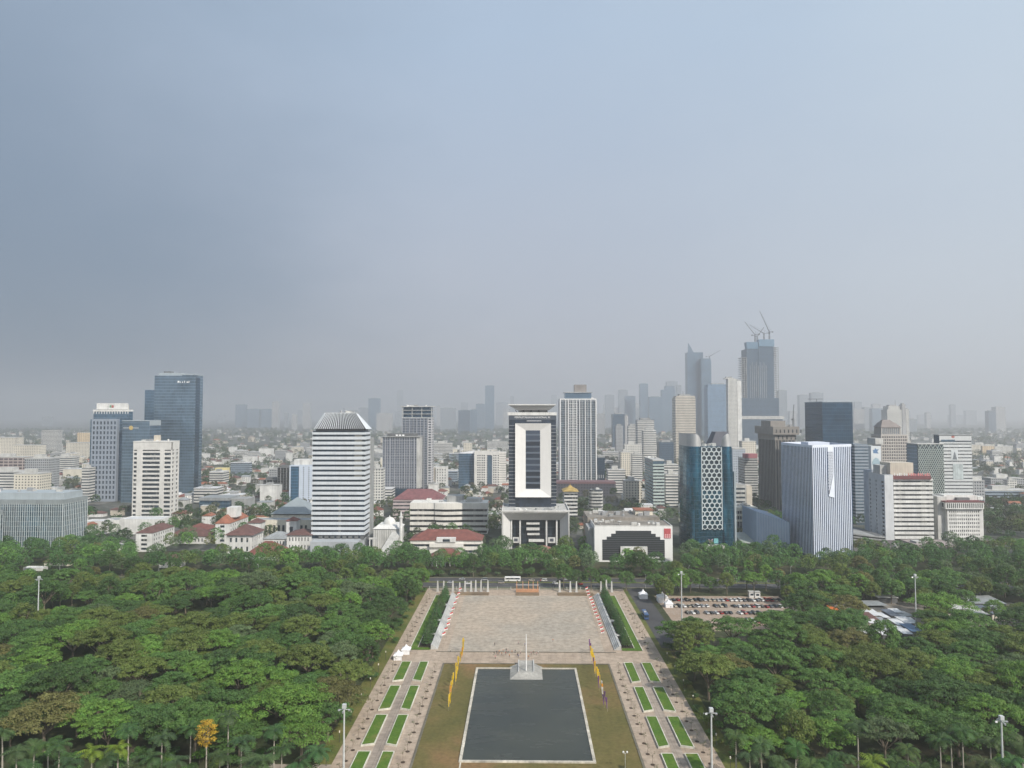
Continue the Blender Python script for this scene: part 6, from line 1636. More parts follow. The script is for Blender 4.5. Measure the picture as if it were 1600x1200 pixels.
def quads_mesh(name, q, mat, cols=None):
    n = len(q); me = bpy.data.meshes.new(name)
    me.vertices.add(n*4); me.vertices.foreach_set('co', q.reshape(-1).astype(np.float32))
    me.loops.add(n*4); me.loops.foreach_set('vertex_index', np.arange(n*4, dtype=np.int32))
    me.polygons.add(n); me.polygons.foreach_set('loop_start', np.arange(0, n*4, 4, dtype=np.int32))
    me.materials.append(mat)
    if cols is not None:
        at_ = me.attributes.new('tone', 'FLOAT_COLOR', 'FACE'); at_.data.foreach_set('color', np.concatenate([cols, np.ones((n,1))], axis=1).reshape(-1).astype(np.float32))
    me.update(calc_edges=True); me.validate()
    return me
def trunk_mesh(name, h, r, limbs, spread, mat, rg, split=.45):
    mb = MB(); mb.tube((0,0,0), (.15*rg.normal(),.15*rg.normal(),h*split), r, r*.72, 7)
    base = Vector((0,0,h*split*.97))
    for i in range(limbs):
        a = 2*pi*i/limbs + rg.uniform(-.3,.3); s = spread*rg.uniform(.55,1)
        mid = Vector((cos(a)*s*.45, sin(a)*s*.45, h*(split+.2))); end = Vector((cos(a)*s, sin(a)*s, h*rg.uniform(.72,.86)))
        mb.tube(base, mid, r*.5, r*.33, 5); mb.tube(mid, end, r*.33, r*.12, 5)
        e2 = mid + Vector((cos(a+.8)*s*.4, sin(a+.8)*s*.4, h*.18)); mb.tube(mid, e2, r*.26, r*.08, 4)
    return mb.mesh(name, mat)
rg = np.random.default_rng(11)
def proto_rain(R, h):
    n = 74; cs, rs = [], []
    ex = rg.uniform(.8, 1.2); ph = rg.uniform(0, 6.28)
    for i in range(n):
        rr = R*.92*sqrt((i+.5)/n)*rg.uniform(.9,1.05); a = i*2.39996 + rg.uniform(-.3,.3)
        lob = 1 + .13*sin(3*a+ph) + .08*sin(5*a+2*ph)
        x, y = rr*cos(a)*lob*ex, rr*sin(a)*lob/ex
        z = h - 1.0 - 4.4*(rr/R)**2.2 + rg.normal()*.75
        cs.append((x, y, z)); rs.append(rg.uniform(1.35, 2.5)*R/11)
    q = leaf_arrays(cs, rs, .48, 112, .30, rg)
    return q, trunk_mesh('umbrella_trunk', h, R*.05, 7, R*.78, M_TRUNK, rg, .36)
def proto_broad(R, h):
    n = 46; cs, rs = [], []
    for i in range(n):
        t = (i+.5)/n; zz = 1 - 1.55*t; a = i*2.39996 + rg.uniform(-.3,.3); rr = sqrt(max(0,1-zz*zz))*rg.uniform(.75,1.02)
        cs.append((R*.86*rr*cos(a), R*.86*rr*sin(a), h*.62 + h*.34*zz)); rs.append(rg.uniform(1.0,2.0)*R/6.5)
    q = leaf_arrays(cs, rs, .72, 100, .29, rg, up=.45)
    return q, trunk_mesh('broadleaf_trunk', h, R*.055, 5, R*.6, M_TRUNK, rg, .42)
def proto_layer(R, h):
    cs, rs = [], []
    for j in range(7):
        t = j/6; rr = R*(1-.78*t)
        k = max(3, int(9*(1-t)+2))
        for i in range(k):
            a = 2*pi*i/k + j; cs.append((rr*.66*cos(a), rr*.66*sin(a), h*(.2+.76*t))); rs.append(rr*.42+.3)
    q = leaf_arrays(cs, rs, .30, 30, .34, rg, up=.8)
    mb = MB(); mb.tube((0,0,0),(0,0,h*.95),.22,.06,6); return q, mb.mesh('layered_trunk', M_TRUNK)
RAIN = [proto_rain(rg.uniform(9.5,12.5), rg.uniform(13.5,16.5)) for _ in range(6)]
BROAD = [proto_broad(rg.uniform(5.2,7.2), rg.uniform(12.5,16.5)) for _ in range(6)]
LAYER = [proto_layer(3.9, 10.5) for _ in range(3)]
RAINM = [(quads_mesh('umbrella_crown', q, M_LEAF), t) for q, t in RAIN]
BROADM = [(quads_mesh('broadleaf_crown', q, M_LEAF), t) for q, t in BROAD]
LAYERM = [(quads_mesh('layered_crown', q, M_LEAF), t) for q, t in LAYER]
def palm_meshes(h, rg, bright=False):
    mb = MB(); lean = rg.normal()*.3
    for k in range(5): mb.tube((lean*(k/5)**2, 0, h*k/5), (lean*((k+1)/5)**2, 0, h*(k+1)/5), .30-.028*k, .30-.028*(k+1), 7)
    mb.tube((lean,0,h), (lean,0,h+1.5), .22, .14, 7, 1)
    tr = mb.mesh('palm_trunk', [M_PALETRUNK, plain('palm_crownshaft', (.16,.24,.07), .5)])
    qs = []
    N = 20
    for i in range(N):
        a = 2*pi*i/N*1.0 + rg.uniform(-.2,.2); el = rg.uniform(-.15, 1.15); L = rg.uniform(4.2,5.5)
        dirh = np.array([cos(a), sin(a), 0]); side = np.array([-sin(a), cos(a), 0])
        prev = np.array([lean, 0, h+1.4]); ang = el
        for s in range(9):
            f = s/9; ang -= .10 + .22*f; nx = prev + (dirh*cos(ang) + np.array([0,0,1])*sin(ang))*L/9
            w = (1.05*sin(pi*min(1,f*.82+.12)))
            mid = (prev+nx)/2
            for sg in (-1, 1):
                tip = mid + side*sg*w + (dirh*cos(ang)*.35) - np.array([0,0,.42*w])
                hw = (nx-prev)*.42
                qs.append(np.stack([mid-hw, tip-hw*.3, tip+hw*.3, mid+hw]))
            qs.append(np.stack([prev+side*.05, nx+side*.04, nx-side*.04, prev-side*.05])); prev = nx
    return quads_mesh('palm_fronds', np.array(qs), M_LEAF), tr
PALMM = [palm_meshes(h, rg) for h in (12.5, 13.6, 14.6, 15.6)]
LANDMARK = [(128,'finned glass block'),(200,'grid tower'),(285,'white tower'),(335,'tall blue tower'),(480,'old city hall'),(585,'striped tower'),(637,'mosque'),(765,'curved block'),(895,'library'),(1055,'stepped white block'),(1150,'honeycomb tower'),(1215,'overhang tower'),(1335,'pleated tower'),(1460,'ribbon-window office'),(1542,'slit-window office'),(9999,'blue-banded office')]
def landmark(px):
    for b, n in LANDMARK:
        if px < b: return n
def ordinal(k, n):
    if k == 0: return 'leftmost'
    if k == n-1: return 'rightmost'
    return ('second','third','fourth','fifth','sixth','seventh','eighth','ninth','tenth','11th','12th','13th','14th','15th','16th','17th','18th','19th','20th')[k-1] + ' from left' if k < 20 else f'{k+1}th from left'
NUM = {2:'two',3:'three',4:'four',5:'five',6:'six',7:'seven',8:'eight',9:'nine',10:'ten'}
def settle_labels(items):
    """items: (object, base label, place phrase, px): those that would read the same are told apart by their order from left to right"""
    d = {}
    for o, noun, place, px in items: d.setdefault((noun, place), []).append((px, o))
    for (noun, place), v in d.items():
        v.sort(key=lambda q: q[0]); n = len(v)
        for k, (_, o) in enumerate(v):
            o['label'] = f'{noun} {place}' if n == 1 else f'{ordinal(k, n)} of {NUM.get(n, n)}: {noun} {place}'
TREE_LABELS = []
def plant_tree(name, group, meshes, x, y, scale, rot, col, noun, place, z=.03):
    t = thing(name, None, 'tree', (x, y, z), group); t.rotation_euler = (0, 0, rot)
    t.scale = scale if isinstance(scale, tuple) else (scale,)*3
    c = bpy.data.objects.new('crown', meshes[0]); COL.objects.link(c); c.parent = t; c.color = (*col, 1)
    k = bpy.data.objects.new('trunk', meshes[1]); COL.objects.link(k); k.parent = t
    TREE_LABELS.append((t, noun, place, pix((x, y, 8))[0]))
    return t
TONES = [('olive green', (.115,.170,.045)), ('dark green', (.060,.125,.040)), ('mid green', (.088,.185,.050)), ('bright green', (.120,.245,.050)), ('brownish green', (.145,.155,.058)), ('grey green', (.105,.165,.080)), ('deep green', (.072,.155,.046))]
R2 = random.Random(21)
def in_view(x, y, m=130):
    p = pix((x, y, 6)); return -m < p[0] < 1600+m
# service road, car park and sheds in the park come first: their footprints stay free of trees
LOT = (84, 163, 388, 462)
footpx(1042, 1215, 366, 458); foot(68, 80, 372, 480, 1); footpx(1335, 1422, 338, 440); footpx(1490, 1566, 372, 444)
for px, py, rr in ((113, 962, 11), (318, 972, 12), (420, 905, 5), (60, 905, 6)):
    g_ = gnd(px, py); foot(g_.x-rr, g_.x+rr, g_.y-rr*2.6, g_.y+rr*.7, 0); sheet('glade', g_.x-rr-6, g_.x+rr+6, g_.y-rr*3, g_.y+rr, .045, M_VERGE)
pts = []
def try_add(kind, n, gen, rad, lim):
    cnt = 0
    for _ in range(n):
        x, y = gen(); s = R2.uniform(.78, 1.18); r = rad*s
        if not in_view(x, y) or blocked(x, y, r*.35 if y < 482 else r*.2): continue
        if y < 482 and abs(x-CX) < 68 + r*.32: continue
        if any((x-a)**2 + (y-b)**2 < ((r+c)*(.57 if y < 440 else .48))**2 for a, b, c, *_ in pts): continue
        pts.append((x, y, r, kind, s)); cnt += 1
        if cnt >= lim: break
    return cnt
fan = lambda y0, y1: (lambda: (lambda y: (R2.uniform(-.82, .82)*y, y))(sqrt(R2.uniform(y0*y0, y1*y1))))
try_add('umbrella_tree', 14000, fan(241, 400), 11.0, 230)
try_add('umbrella_tree', 6000, fan(400, 474), 11.0, 82)
try_add('broadleaf_tree', 14000, fan(240, 478), 6.3, 170)
try_add('broadleaf_tree', 12000, fan(440, 482), 5.2, 90)
try_add('broadleaf_tree', 26000, fan(514, 560), 5.4, 330)
try_add('broadleaf_tree', 9000, fan(560, 606), 5.4, 130)
try_add('broadleaf_tree', 4000, fan(600, 800), 5.6, 120)
for x_, y_ in ((27,477),(36,479),(45,476),(54,478),(-66,470),(-70,478),(68,474),(262,404),(301,398),(306,424),(285,452),(262,448),(262,430),(196,446)): pts.append((x_, y_, 5.5, 'broadleaf_tree', R2.uniform(.85,1.05)))
pts.sort(key=lambda p: p[1])
cnt = {'umbrella_tree': 0, 'broadleaf_tree': 0}; MASS = []
def depth_word(y):
    return 'front edge' if y < 265 else 'second belt' if y < 300 else 'mid wood' if y < 355 else 'deep in wood' if y < 410 else 'before the road' if y < 482 else 'beyond the road' if y < 545 else 'past the road' if y < 600 else 'among the buildings'
for x, y, r, kind, s in pts:
    cnt[kind] += 1
    nz = .5 + .5*sin(x*.021+1.3)*cos(y*.027-.6)
    tone = R2.choices(range(7), [2+2*nz, 1.6, 3, 2.6*(1-nz)+.6, .35, .35, 2])[0] if y < 482 else R2.choices(range(7), [1,3,2,.5,.3,1.2,2])[0]
    cn, c = TONES[tone]
    if cnt[kind] > 298: MASS.append((x, y, s, kind, c)); continue
    k = R2.uniform(.88, 1.18); c = (c[0]*k*1.08, c[1]*k, c[2]*k)
    px = pix((x, y, 8))[0]
    if kind == 'umbrella_tree':
        plant_tree(kind, 'spreading umbrella trees of the park', R2.choice(RAINM), x, y, (s, s, s*R2.uniform(.82,1.1)), R2.uniform(0, 6.28), c, f'{cn} umbrella tree', f'{depth_word(y)} below {landmark(px)}')
    else:
        plant_tree(kind, 'round broadleaf trees', R2.choice(BROADM), x, y, (s, s, s*R2.uniform(.8,1.15)), R2.uniform(0, 6.28), c, f'{cn} round tree', f'{depth_word(y)} below {landmark(px)}')
print('TREES', cnt, len(MASS))
for s, side in ((-1, 'left'), (1, 'right')):
    for i in range(15):
        y = 361.5 + i*6.9; x = CX + s*50.3 + R2.uniform(-.5,.5)
        plant_tree('layered_tree', 'layered trees behind the tribunes', R2.choice(LAYERM), x, y, (R2.uniform(.62,.82),)*2 + (R2.uniform(.66,.92),), R2.uniform(0,6.28), tuple(v*R2.uniform(.85,1.15) for v in (.062,.135,.045)), 'layered tree', f'behind the {side} tribune, {i+1} of 15 from the near end', .2)
for lst, side in (([4,26,40,52,75,92,108,143,163,184,200,217,236,252,274,297,343,356,376,393,410,428,440,468,482,497],'left'), ([1150,1172,1190,1222,1243,1266,1297,1318,1341,1365,1401,1419,1436,1470,1487,1505,1536,1548,1580,1598],'right')):
    for i, px in enumerate(lst):
        Y = R2.uniform(206, 235); x = X(px, Y, 1190)
        br = px in (143, 184, 1365)
        k = R2.uniform(.82, 1.1)
        plant_tree('royal_palm', 'royal palms along the near edge of the park', R2.choice(PALMM), x, Y, (1, 1, k), R2.uniform(0,6.28), (.15,.22,.03) if br else tuple(v*R2.uniform(.85,1.2) for v in (.060,.115,.040)), 'royal palm,', f'number {i+1} of {len(lst)} from the left along the {side} wood')
# leafy shrubs under the palms and along the wood's edge
def proto_shrub(R):
    cs = [(R*.6*cos(k*2.4)*sqrt(k/9), R*.6*sin(k*2.4)*sqrt(k/9), R*rg.uniform(.5,.85)) for k in range(9)]
    mb = MB(); mb.tube((0,0,0),(0,0,R*.6),.12,.06,5); return quads_mesh('shrub_leaves', leaf_arrays(cs, [R*.45]*9, .8, 60, .26, rg), M_LEAF), mb.mesh('shrub_stem', M_TRUNK)
SHRUB = [proto_shrub(r_) for r_ in (2.2, 2.8, 3.4)]
for i in range(78):
    sd = -1 if i % 2 else 1; Y = R2.uniform(226, 245); px = R2.uniform(-10, 500) if sd < 0 else R2.uniform(1140, 1610); x = X(px, Y, 1190)
    if abs(x-CX) < 74 or (x < -60 and x > -86): continue
    cn, c = TONES[R2.choice((0,1,2,3,6,1))]
    t = plant_tree('shrub', 'shrubs under the palms', R2.choice(SHRUB), x, Y, (R2.uniform(.8,1.25),)*2 + (R2.uniform(.8,1.5),), R2.uniform(0,6.28), c, f'{cn} shrub', f'under the palms of the {"left" if sd < 0 else "right"} wood')
    t['category'] = 'shrub'
for i in range(64):
    x = R2.uniform(-125, 135); Y = R2.uniform(512.5, 521); cn, c = TONES[R2.choice((1,1,2,6,5))]
    t = plant_tree('shrub', 'shrubs beyond the road', R2.choice(SHRUB), x, Y, (R2.uniform(1.0,1.7),)*2 + (R2.uniform(1.0,1.9),), R2.uniform(0,6.28), c, f'{cn} shrub', f'beyond the road below {landmark(pix((x, Y, 2))[0])}')
    t['category'] = 'shrub'
for i in range(70):
    sd = -1 if i % 2 else 1; Y = R2.uniform(236, 475); x = CX + sd*R2.uniform(66.5, 73)
    if blocked(x, Y, 0) or (sd < 0 and 330 < Y < 350): continue
    cn, c = TONES[R2.choice((0,1,2,6,1))]
    t = plant_tree('shrub', 'shrubs along the plaza edge', R2.choice(SHRUB), x, Y, (R2.uniform(.5,1.0),)*2 + (R2.uniform(.5,1.2),), R2.uniform(0,6.28), c, f'{cn} shrub', f'on the verge {"left" if sd < 0 else "right"} of the plaza')
    t['category'] = 'shrub'
cs_ = [(2.5*sqrt(max(0,1-(1-2*(i_+.5)/26)**2))*cos(i_*2.4), 2.5*sqrt(max(0,1-(1-2*(i_+.5)/26)**2))*sin(i_*2.4), 15.2+3.6*(1-2*(i_+.5)/26)) for i_ in range(26)]
YTM = (quads_mesh('yellow_crown', leaf_arrays(cs_, [1.25]*26, .7, 60, .24, rg), M_LEAF), trunk_mesh('yellow_trunk', 18, .28, 5, 2.2, M_PALETRUNK, rg, .55))
g_ = X(323, 228, 1140)
yt = plant_tree('yellow_tree', None, YTM, g_, 228, 1.0, .4, (.50,.34,.045), 'slender tree with golden yellow crown', 'standing among the palms of the left wood')
# trees nobody counts, farther off, as one mass
def mass_material():
    g = G('far_leaves'); a = g.n('ShaderNodeAttribute', attribute_name='tone')
    k = g.rng(g.noise(g.pos(), .3, 2), .3, .7, .75, 1.25)
    g.bsdf(g.mul(a.outputs['Color'], g.comb(k,k,k)), .7, spec=.15); return g.mat
M_FAR = mass_material()
def tree_mass(name, items, protoq, keep):
    qs, cs = [], []
    for x, y, s, c, z in items:
        q = protoq[R2.randrange(len(protoq))]; n = max(12, int(len(q)*keep)); idx = rg.choice(len(q), n, replace=False)
        a = R2.uniform(0, 6.28); Rz = np.array([[cos(a),-sin(a),0],[sin(a),cos(a),0],[0,0,1]])
        qq = q[idx]; ctr = qq.mean(axis=1, keepdims=True); qq = ctr + (qq-ctr)*min(4.2, 1/sqrt(keep)*.95)
        qs.append(qq @ Rz.T * s + np.array([x, y, z])); cs.append(np.tile(np.array(c), (n, 1)))
    me = quads_mesh(name, np.concatenate(qs), M_FAR, np.concatenate(cs))
    o = bpy.data.objects.new(name, me); COL.objects.link(o); o['kind'] = 'stuff'; return o
MASS_T = [(.042,.075,.032), (.052,.088,.036), (.065,.095,.042), (.085,.10,.05)]
far_items = []
for y0, y1, n in ((600, 900, 900), (900, 1500, 1700), (1500, 2600, 4200), (2600, 5200, 5200)):
    f_ = fan(y0, y1)
    for _ in range(n):
        x, y = f_()
        cl = sin(x*.009+.5)*cos(y*.006+x*.003) + .4*sin(x*.031)*cos(y*.027)
        if blocked(x, y, 2) or (cl < -.15 and R2.random() < .75): continue
        s = R2.uniform(.6, 1.1)*(1 if y < 1500 else 1.25 if y < 2600 else 1.7)
        far_items.append((x, y, s, tuple(v*R2.uniform(.8,1.2) for v in R2.choice(MASS_T)), -.5))
for _ in range(130):
    y = R2.uniform(675, 930); px = R2.uniform(1505, 1625); x = X(px, y, 800)
    if not blocked(x, y, 1): far_items.append((x, y, R2.uniform(.7, 1.1), tuple(v*R2.uniform(.8,1.2) for v in R2.choice(MASS_T)), -.5))
lowq = [q[::2] for q, t in BROAD]
tree_mass('city_trees', [f for f in far_items if f[1] < 1500], lowq, .12)
tree_mass('far_trees', [f for f in far_items if f[1] >= 1500], lowq, .028)
if MASS: tree_mass('wood_behind_the_road', [(x, y, s, c, 0) for x, y, s, k, c in MASS], lowq, .45)

# ------------------------------------------------------------------ saplings with dark pits
def sapling_meshes():
    out = []
    for i in range(3):
        mb = MB(); mb.tube((0,0,0),(.1,0,3.6),.06,.035,5)
        for k in range(5): a = k*1.3; mb.tube((.05,0,2.0+.3*k),(cos(a)*.7,sin(a)*.7,2.6+.35*k),.03,.015,4)
        q = leaf_arrays([(cos(k*1.3)*.6, sin(k*1.3)*.6, 2.6+.35*k) for k in range(5)], [.42]*5, .8, 7, .17, rg)
        out.append((mb.mesh('sapling_stem', M_TRUNK), quads_mesh('sapling_leaves', q, M_LEAF)))
    return out
SAP = sapling_meshes()
mbp = MB(); mbp.lathe((0,0,0), [(.75,0),(.75,.06)], 12); PIT = mbp.mesh('tree_pit', plain('dark_mulch', (.05,.032,.022), .95))
for s, side in ((-1,'left'),(1,'right')):
    for row, off, ys in (('inner', 41.4, [196+i*7.6 for i in range(18)]), ('outer', 60.6, [200+i*8.4 for i in range(31)])):
        n = len(ys)
        for i, y in enumerate(ys):
            if row == 'outer' and 336 < y < 354: continue
            t = thing('sapling', f'thin sapling in a dark pit, {i+1} from the near end of the {side} {row} row', 'tree', (CX+s*(off+R2.uniform(-.3,.3)), y+R2.uniform(-.6,.6), .062), 'young trees in paving pits')
            t.rotation_euler = (0,0,R2.uniform(0,6)); t.scale = (1,1,R2.uniform(.75,1.1))
            a, b = SAP[i % 3]
            for nm, me in (('trunk', a), ('crown', b), ('tree_pit', PIT)):
                o = bpy.data.objects.new(nm, me); COL.objects.link(o); o.parent = t
                if nm == 'crown': o.color = (.10,.13,.05,1)

# ------------------------------------------------------------------ lamp masts
M_MASTW = plain('mast_paint', (.58,.60,.60), .5, .2)
def mast_set():
    mb = MB(); mb.tube((0,0,0),(0,0,29.2),.42,.22,8); a = mb.mesh('mast_pole', M_MASTW)
    mb = MB(); mb.box(-.55,.55,-.55,.55,29.2,30.3); mb.box(-1.6,1.6,-.07,.07,28.7,28.85); mb.box(-.07,.07,-1.6,1.6,28.7,28.85); b = mb.mesh('mast_head', M_MASTW)
    mb = MB(); mb.box(-.3,.3,-.2,.2,-.25,.25); c = mb.mesh('floodlight', M_METAL)
    return a, b, c
MA, MH, MF = mast_set()
for px, py, lb in ((538,1095,'tall floodlight mast at the near corner left of the plaza'), (1111,1097,'tall floodlight mast at the near corner right of the plaza'), (1564,1106,'tall floodlight mast at the near right edge of the wood'), (1429.5,893,'tall floodlight mast beside the sheet-roofed sheds'), (1064.5,890,'tall floodlight mast in front of the car park'), (61,901,'tall floodlight mast in the far left trees')):
    Y = 86*F/(py-648); x = X(px, Y, py)
    t = thing('floodlight_mast', lb, 'lamp post', (x, Y, .03), 'park floodlight masts')
    for nm, me in (('pole', MA), ('head', MH)):
        o = bpy.data.objects.new(nm, me); COL.objects.link(o); o.parent = t; hd_ = o
    for k in range(4):
        o = bpy.data.objects.new('floodlight', MF); COL.objects.link(o); o.parent = hd_
        o.location = (1.5*cos(k*pi/2), 1.5*sin(k*pi/2), 28.55); o.rotation_euler = (.4, 0, k*pi/2)
mb = MB(); mb.tube((0,0,0),(0,0,8.6),.10,.06,6); mb.tube((0,0,8.5),(1.6,0,8.9),.05,.04,5); SP = mb.mesh('street_pole', M_MASTW)
mb = MB(); mb.box(1.2,2.0,-.14,.14,8.82,8.95); SL = mb.mesh('street_lamp_head', M_WHITE)
sl = []
for s in (-1, 1):
    for k in range(10):
        y = 512.5 if k % 2 else 481.5; x = s*(82+k*36)
        t = thing('street_lamp', None, 'lamp post', (x, y, .05), 'street lamps along the road'); t.rotation_euler = (0,0,-pi/2 if k % 2 else pi/2)
        for nm, me in (('pole', SP), ('lamp_head', SL)):
            o = bpy.data.objects.new(nm, me); COL.objects.link(o); o.parent = t
        sl.append((t, 'slim curved street lamp', f'{"beyond" if k % 2 else "before"} the road, below the {landmark(pix((x,y,5))[0])}', pix((x,y,5))[0]))
settle_labels(sl)
gp = gnd(977, 1206)
t = thing('twin_lamp', 'small twin-globe lamp on the dry lawn near the right garden path', 'lamp post', (gp.x, gp.y, .16))
mb = MB(); mb.tube((gp.x,gp.y,.16),(gp.x,gp.y,6),.08,.06,6); mb.tube((gp.x-.6,gp.y,5.9),(gp.x+.6,gp.y,5.9),.05,.05,5); mb.build('pole', M_MASTW, t)
for dx in (-.6,.6):
    mb = MB(); mb.lathe((gp.x+dx,gp.y,5.9),[(.1,0),(.32,.2),(.36,.4),(.25,.65),(.05,.75)],10); mb.build('globe', M_WHITE, t)
for s, side in ((-1,'left'),(1,'right')):
    for i in range(9):
        y = 205+i*17; x = CX+s*66.5
        t = thing('path_bollard_light', f'short dark post light at the {side} edge of the plaza, {i+1} from the near end', 'lamp post', (x, y, .05), 'post lights beside the plaza')
        mb = MB(); mb.tube((x,y,.05),(x,y,3.4),.09,.07,6); mb.build('post', M_DMETAL, t); mb = MB(); mb.lathe((x,y,3.4),[(.22,0),(.22,.5),(.3,.55),(.05,.75)],8); mb.build('lamp_head', M_CREAM, t)

# ------------------------------------------------------------------ park clutter: tents, car park, sheds
def tent(x, y, w, h, label, name='pagoda_tent', col=None):
    t = thing(name, label, 'tent', (x, y, .06)); m = col or plain('tent_fabric', (.82,.82,.83), .6)
    mb = MB(); 
    for a, b in ((-1,-1),(1,-1),(1,1),(-1,1)): mb.tube((x+a*w/2,y+b*w/2,.06),(x+a*w/2,y+b*w/2,h*.5),.06,.06,5)
    mb.build('frame', M_METAL, t)
    mb = MB(); e = w/2+.25; prof = [(1,.48),(.93,.58),(.5,.70),(.18,.88),(.02,1.05)]
    for (a, za), (b, zb) in zip(prof, prof[1:]):
        A = [(x+i*e*a, y+j*e*a, h*za) for i, j in ((-1,-1),(1,-1),(1,1),(-1,1))]; B = [(x+i*e*b, y+j*e*b, h*zb) for i, j in ((-1,-1),(1,-1),(1,1),(-1,1))]
        for k in range(4): mb.face([A[k], A[(k+1)%4], B[(k+1)%4], B[k]])
    mb.build('canopy', m, t)
    mb = MB(); mb.face([(x-w/2,y-w/2,.06),(x+w/2,y-w/2,.06),(x+w/2,y-w/2,h*.49),(x-w/2,y-w/2,h*.49)]); mb.face([(x-w/2,y-w/2,.06),(x-w/2,y+w/2,.06),(x-w/2,y+w/2,h*.49),(x-w/2,y-w/2,h*.49)]); mb.build('side_cloth', m, t)
g_ = gnd(622.5, 1030); tent(g_.x, g_.y, 3.9, 4.4, 'near white pagoda tent at the left edge of the parade walk')
tent(g_.x+2.4, g_.y+8, 3.9, 4.4, 'far white pagoda tent tucked behind the near one at the parade walk')
sheet('carpark_ground', LOT[0], LOT[1], LOT[2], LOT[3], .06, ground_mat('carpark_earth', [(.3,(.30,.22,.16)),(.7,(.36,.30,.25))], .05, 5, .8, .15))
sheet('service_road', 69, 80, 360, 480, .07, M_ASPH)
tent(76, 456, 5, 5.5, 'white peaked tent beside the service road near the gate'); tent(86.5, 448, 6, 6, 'wide white tent at the corner of the car park'); tent(88, 436, 4.5, 4.5, 'smaller white tent in the trees left of the car park')
mb = MB()
for y_ in (450, 436, 421.5, 406):
    x_ = 88
    while x_ < 161: mb.face([(x_-.06,y_-2.6,.066),(x_+.06,y_-2.6,.066),(x_+.06,y_+2.6,.066),(x_-.06,y_+2.6,.066)]); x_ += 2.75
struct('bay_markings', mb, plain('road_paint', (.34,.34,.33)))
def car_mesh(L=4.3, W=1.75, Hh=1.5, van=False):
    mb = MB(); h = L/2; w = W/2
    prof = [(-h,.35),(-h,.78),(-h*.95,.92),(-h*.42,.98),(h*.62,1.0),(h*.97,.92),(h,.6),(h,.35)]
    n = len(prof); p = [(x,-w,z) for x,z in prof] + [(x,w,z) for x,z in prof]
    mb.grid_faces(p, [(i,(i+1)%n,n+(i+1)%n,n+i) for i in range(n)] + [tuple(range(n-1,-1,-1)), tuple(range(n,2*n))], 0)
    a, b, c, d = (-h*.42, h*.78, -h*.18, h*.58) if not van else (-h*.75, h*.96, -h*.55, h*.92)
    k = w*.8; z1 = Hh
    q = [(a,-w*.96,.98),(b,-w*.96,1.0),(b,w*.96,1.0),(a,w*.96,.98),(c,-k,z1),(d,-k,z1),(d,k,z1),(c,k,z1)]
    mb.grid_faces(q, [(0,1,5,4),(1,2,6,5),(2,3,7,6),(3,0,4,7)], 1)
    mb.grid_faces([(c,-k,z1+.005),(d,-k,z1+.005),(d,k,z1+.005),(c,k,z1+.005)], [(0,1,2,3)], 0)
    for x in (-h*.62, h*.62):
        for y in (-w, w): mb.tube((x,y-.11,.32),(x,y+.11,.32),.32,.32,10,2)
    for y in (-w*.7, w*.7): mb.grid_faces([(-h-.01,y-.2,.62),(-h-.01,y+.2,.62),(-h-.01,y+.2,.76),(-h-.01,y-.2,.76)], [(0,1,2,3)], 3)
    return mb.mesh('car_body', [M_PAINT, M_DARKWIN, plain('tyre_rubber', (.02,.02,.02), .9), plain('lamp_lens', (.6,.6,.58), .2)])
def paint():
    g = G('car_paint'); oi = g.n('ShaderNodeObjectInfo'); g.bsdf(oi.outputs['Color'], .25, .15, spec=.6); return g.mat
M_PAINT = paint()
CARS = [car_mesh(), car_mesh(4.5,1.8,1.75,True), car_mesh(4.0,1.7,1.5)]
CCOL = [('white',(.75,.75,.74)),('black',(.02,.02,.022)),('silver',(.42,.43,.44)),('dark grey',(.09,.09,.1)),('red',(.35,.03,.03)),('beige',(.45,.40,.32)),('white',(.75,.75,.74)),('dark grey',(.07,.07,.08))]
cl = []; rc_ = []
def car(x, y, rot, row):
    cn, c = R2.choice(CCOL); i = R2.randrange(3)
    o = bpy.data.objects.new('parked_car', CARS[i]); COL.objects.link(o); o.location = (x, y, .065); o.rotation_euler = (0,0,rot); o.color = (*c, 1)
    tag(o, None, 'car', 'cars in the park car park'); cl.append((o, f'{cn} {"van" if i == 1 else "car"}', f'in the {row} row of the car park', pix((x,y,1))[0]))
for y, row, x0_, x1_ in ((450,'back',88,160),(436,'second',86,160),(421.5,'third',96,160),(406,'front',126,160)):
    x = x0_
    while x < x1_:
        if R2.random() < (.97 if row == 'back' else .86): car(x, y+R2.uniform(-.5,.5), pi/2*(1 if R2.random()<.5 else -1)+R2.uniform(-.08,.08) + (.35 if row != 'front' else .2), row)
        x += 2.75
settle_labels(cl)
for k, (px, py) in enumerate(((1175, 934), (1184, 934.5))):
    g_ = gnd(px, py); r = thing('ticket_booth', f'{"left" if k == 0 else "right"} white booth of the pair behind the parked cars', 'booth', (g_.x, g_.y, .06))
    block(r, 'wall', g_.x-1.6, g_.x+1.6, g_.y, g_.y+3, .06, 3.6, M_WHITE); block(r, 'window', g_.x-1, g_.x+1, g_.y-.06, g_.y-.01, 1.4, 2.6, M_DARKWIN); block(r, 'roof', g_.x-1.9, g_.x+1.9, g_.y-.3, g_.y+3.3, 3.6, 3.85, M_CONC)
g_ = gnd(1189, 972); tent(g_.x, g_.y, 3.6, 3.6, 'red parasol tent at the front of the car park', 'parasol_tent', plain('red_canvas', (.42,.06,.06)))
g_ = gnd(1008, 965)
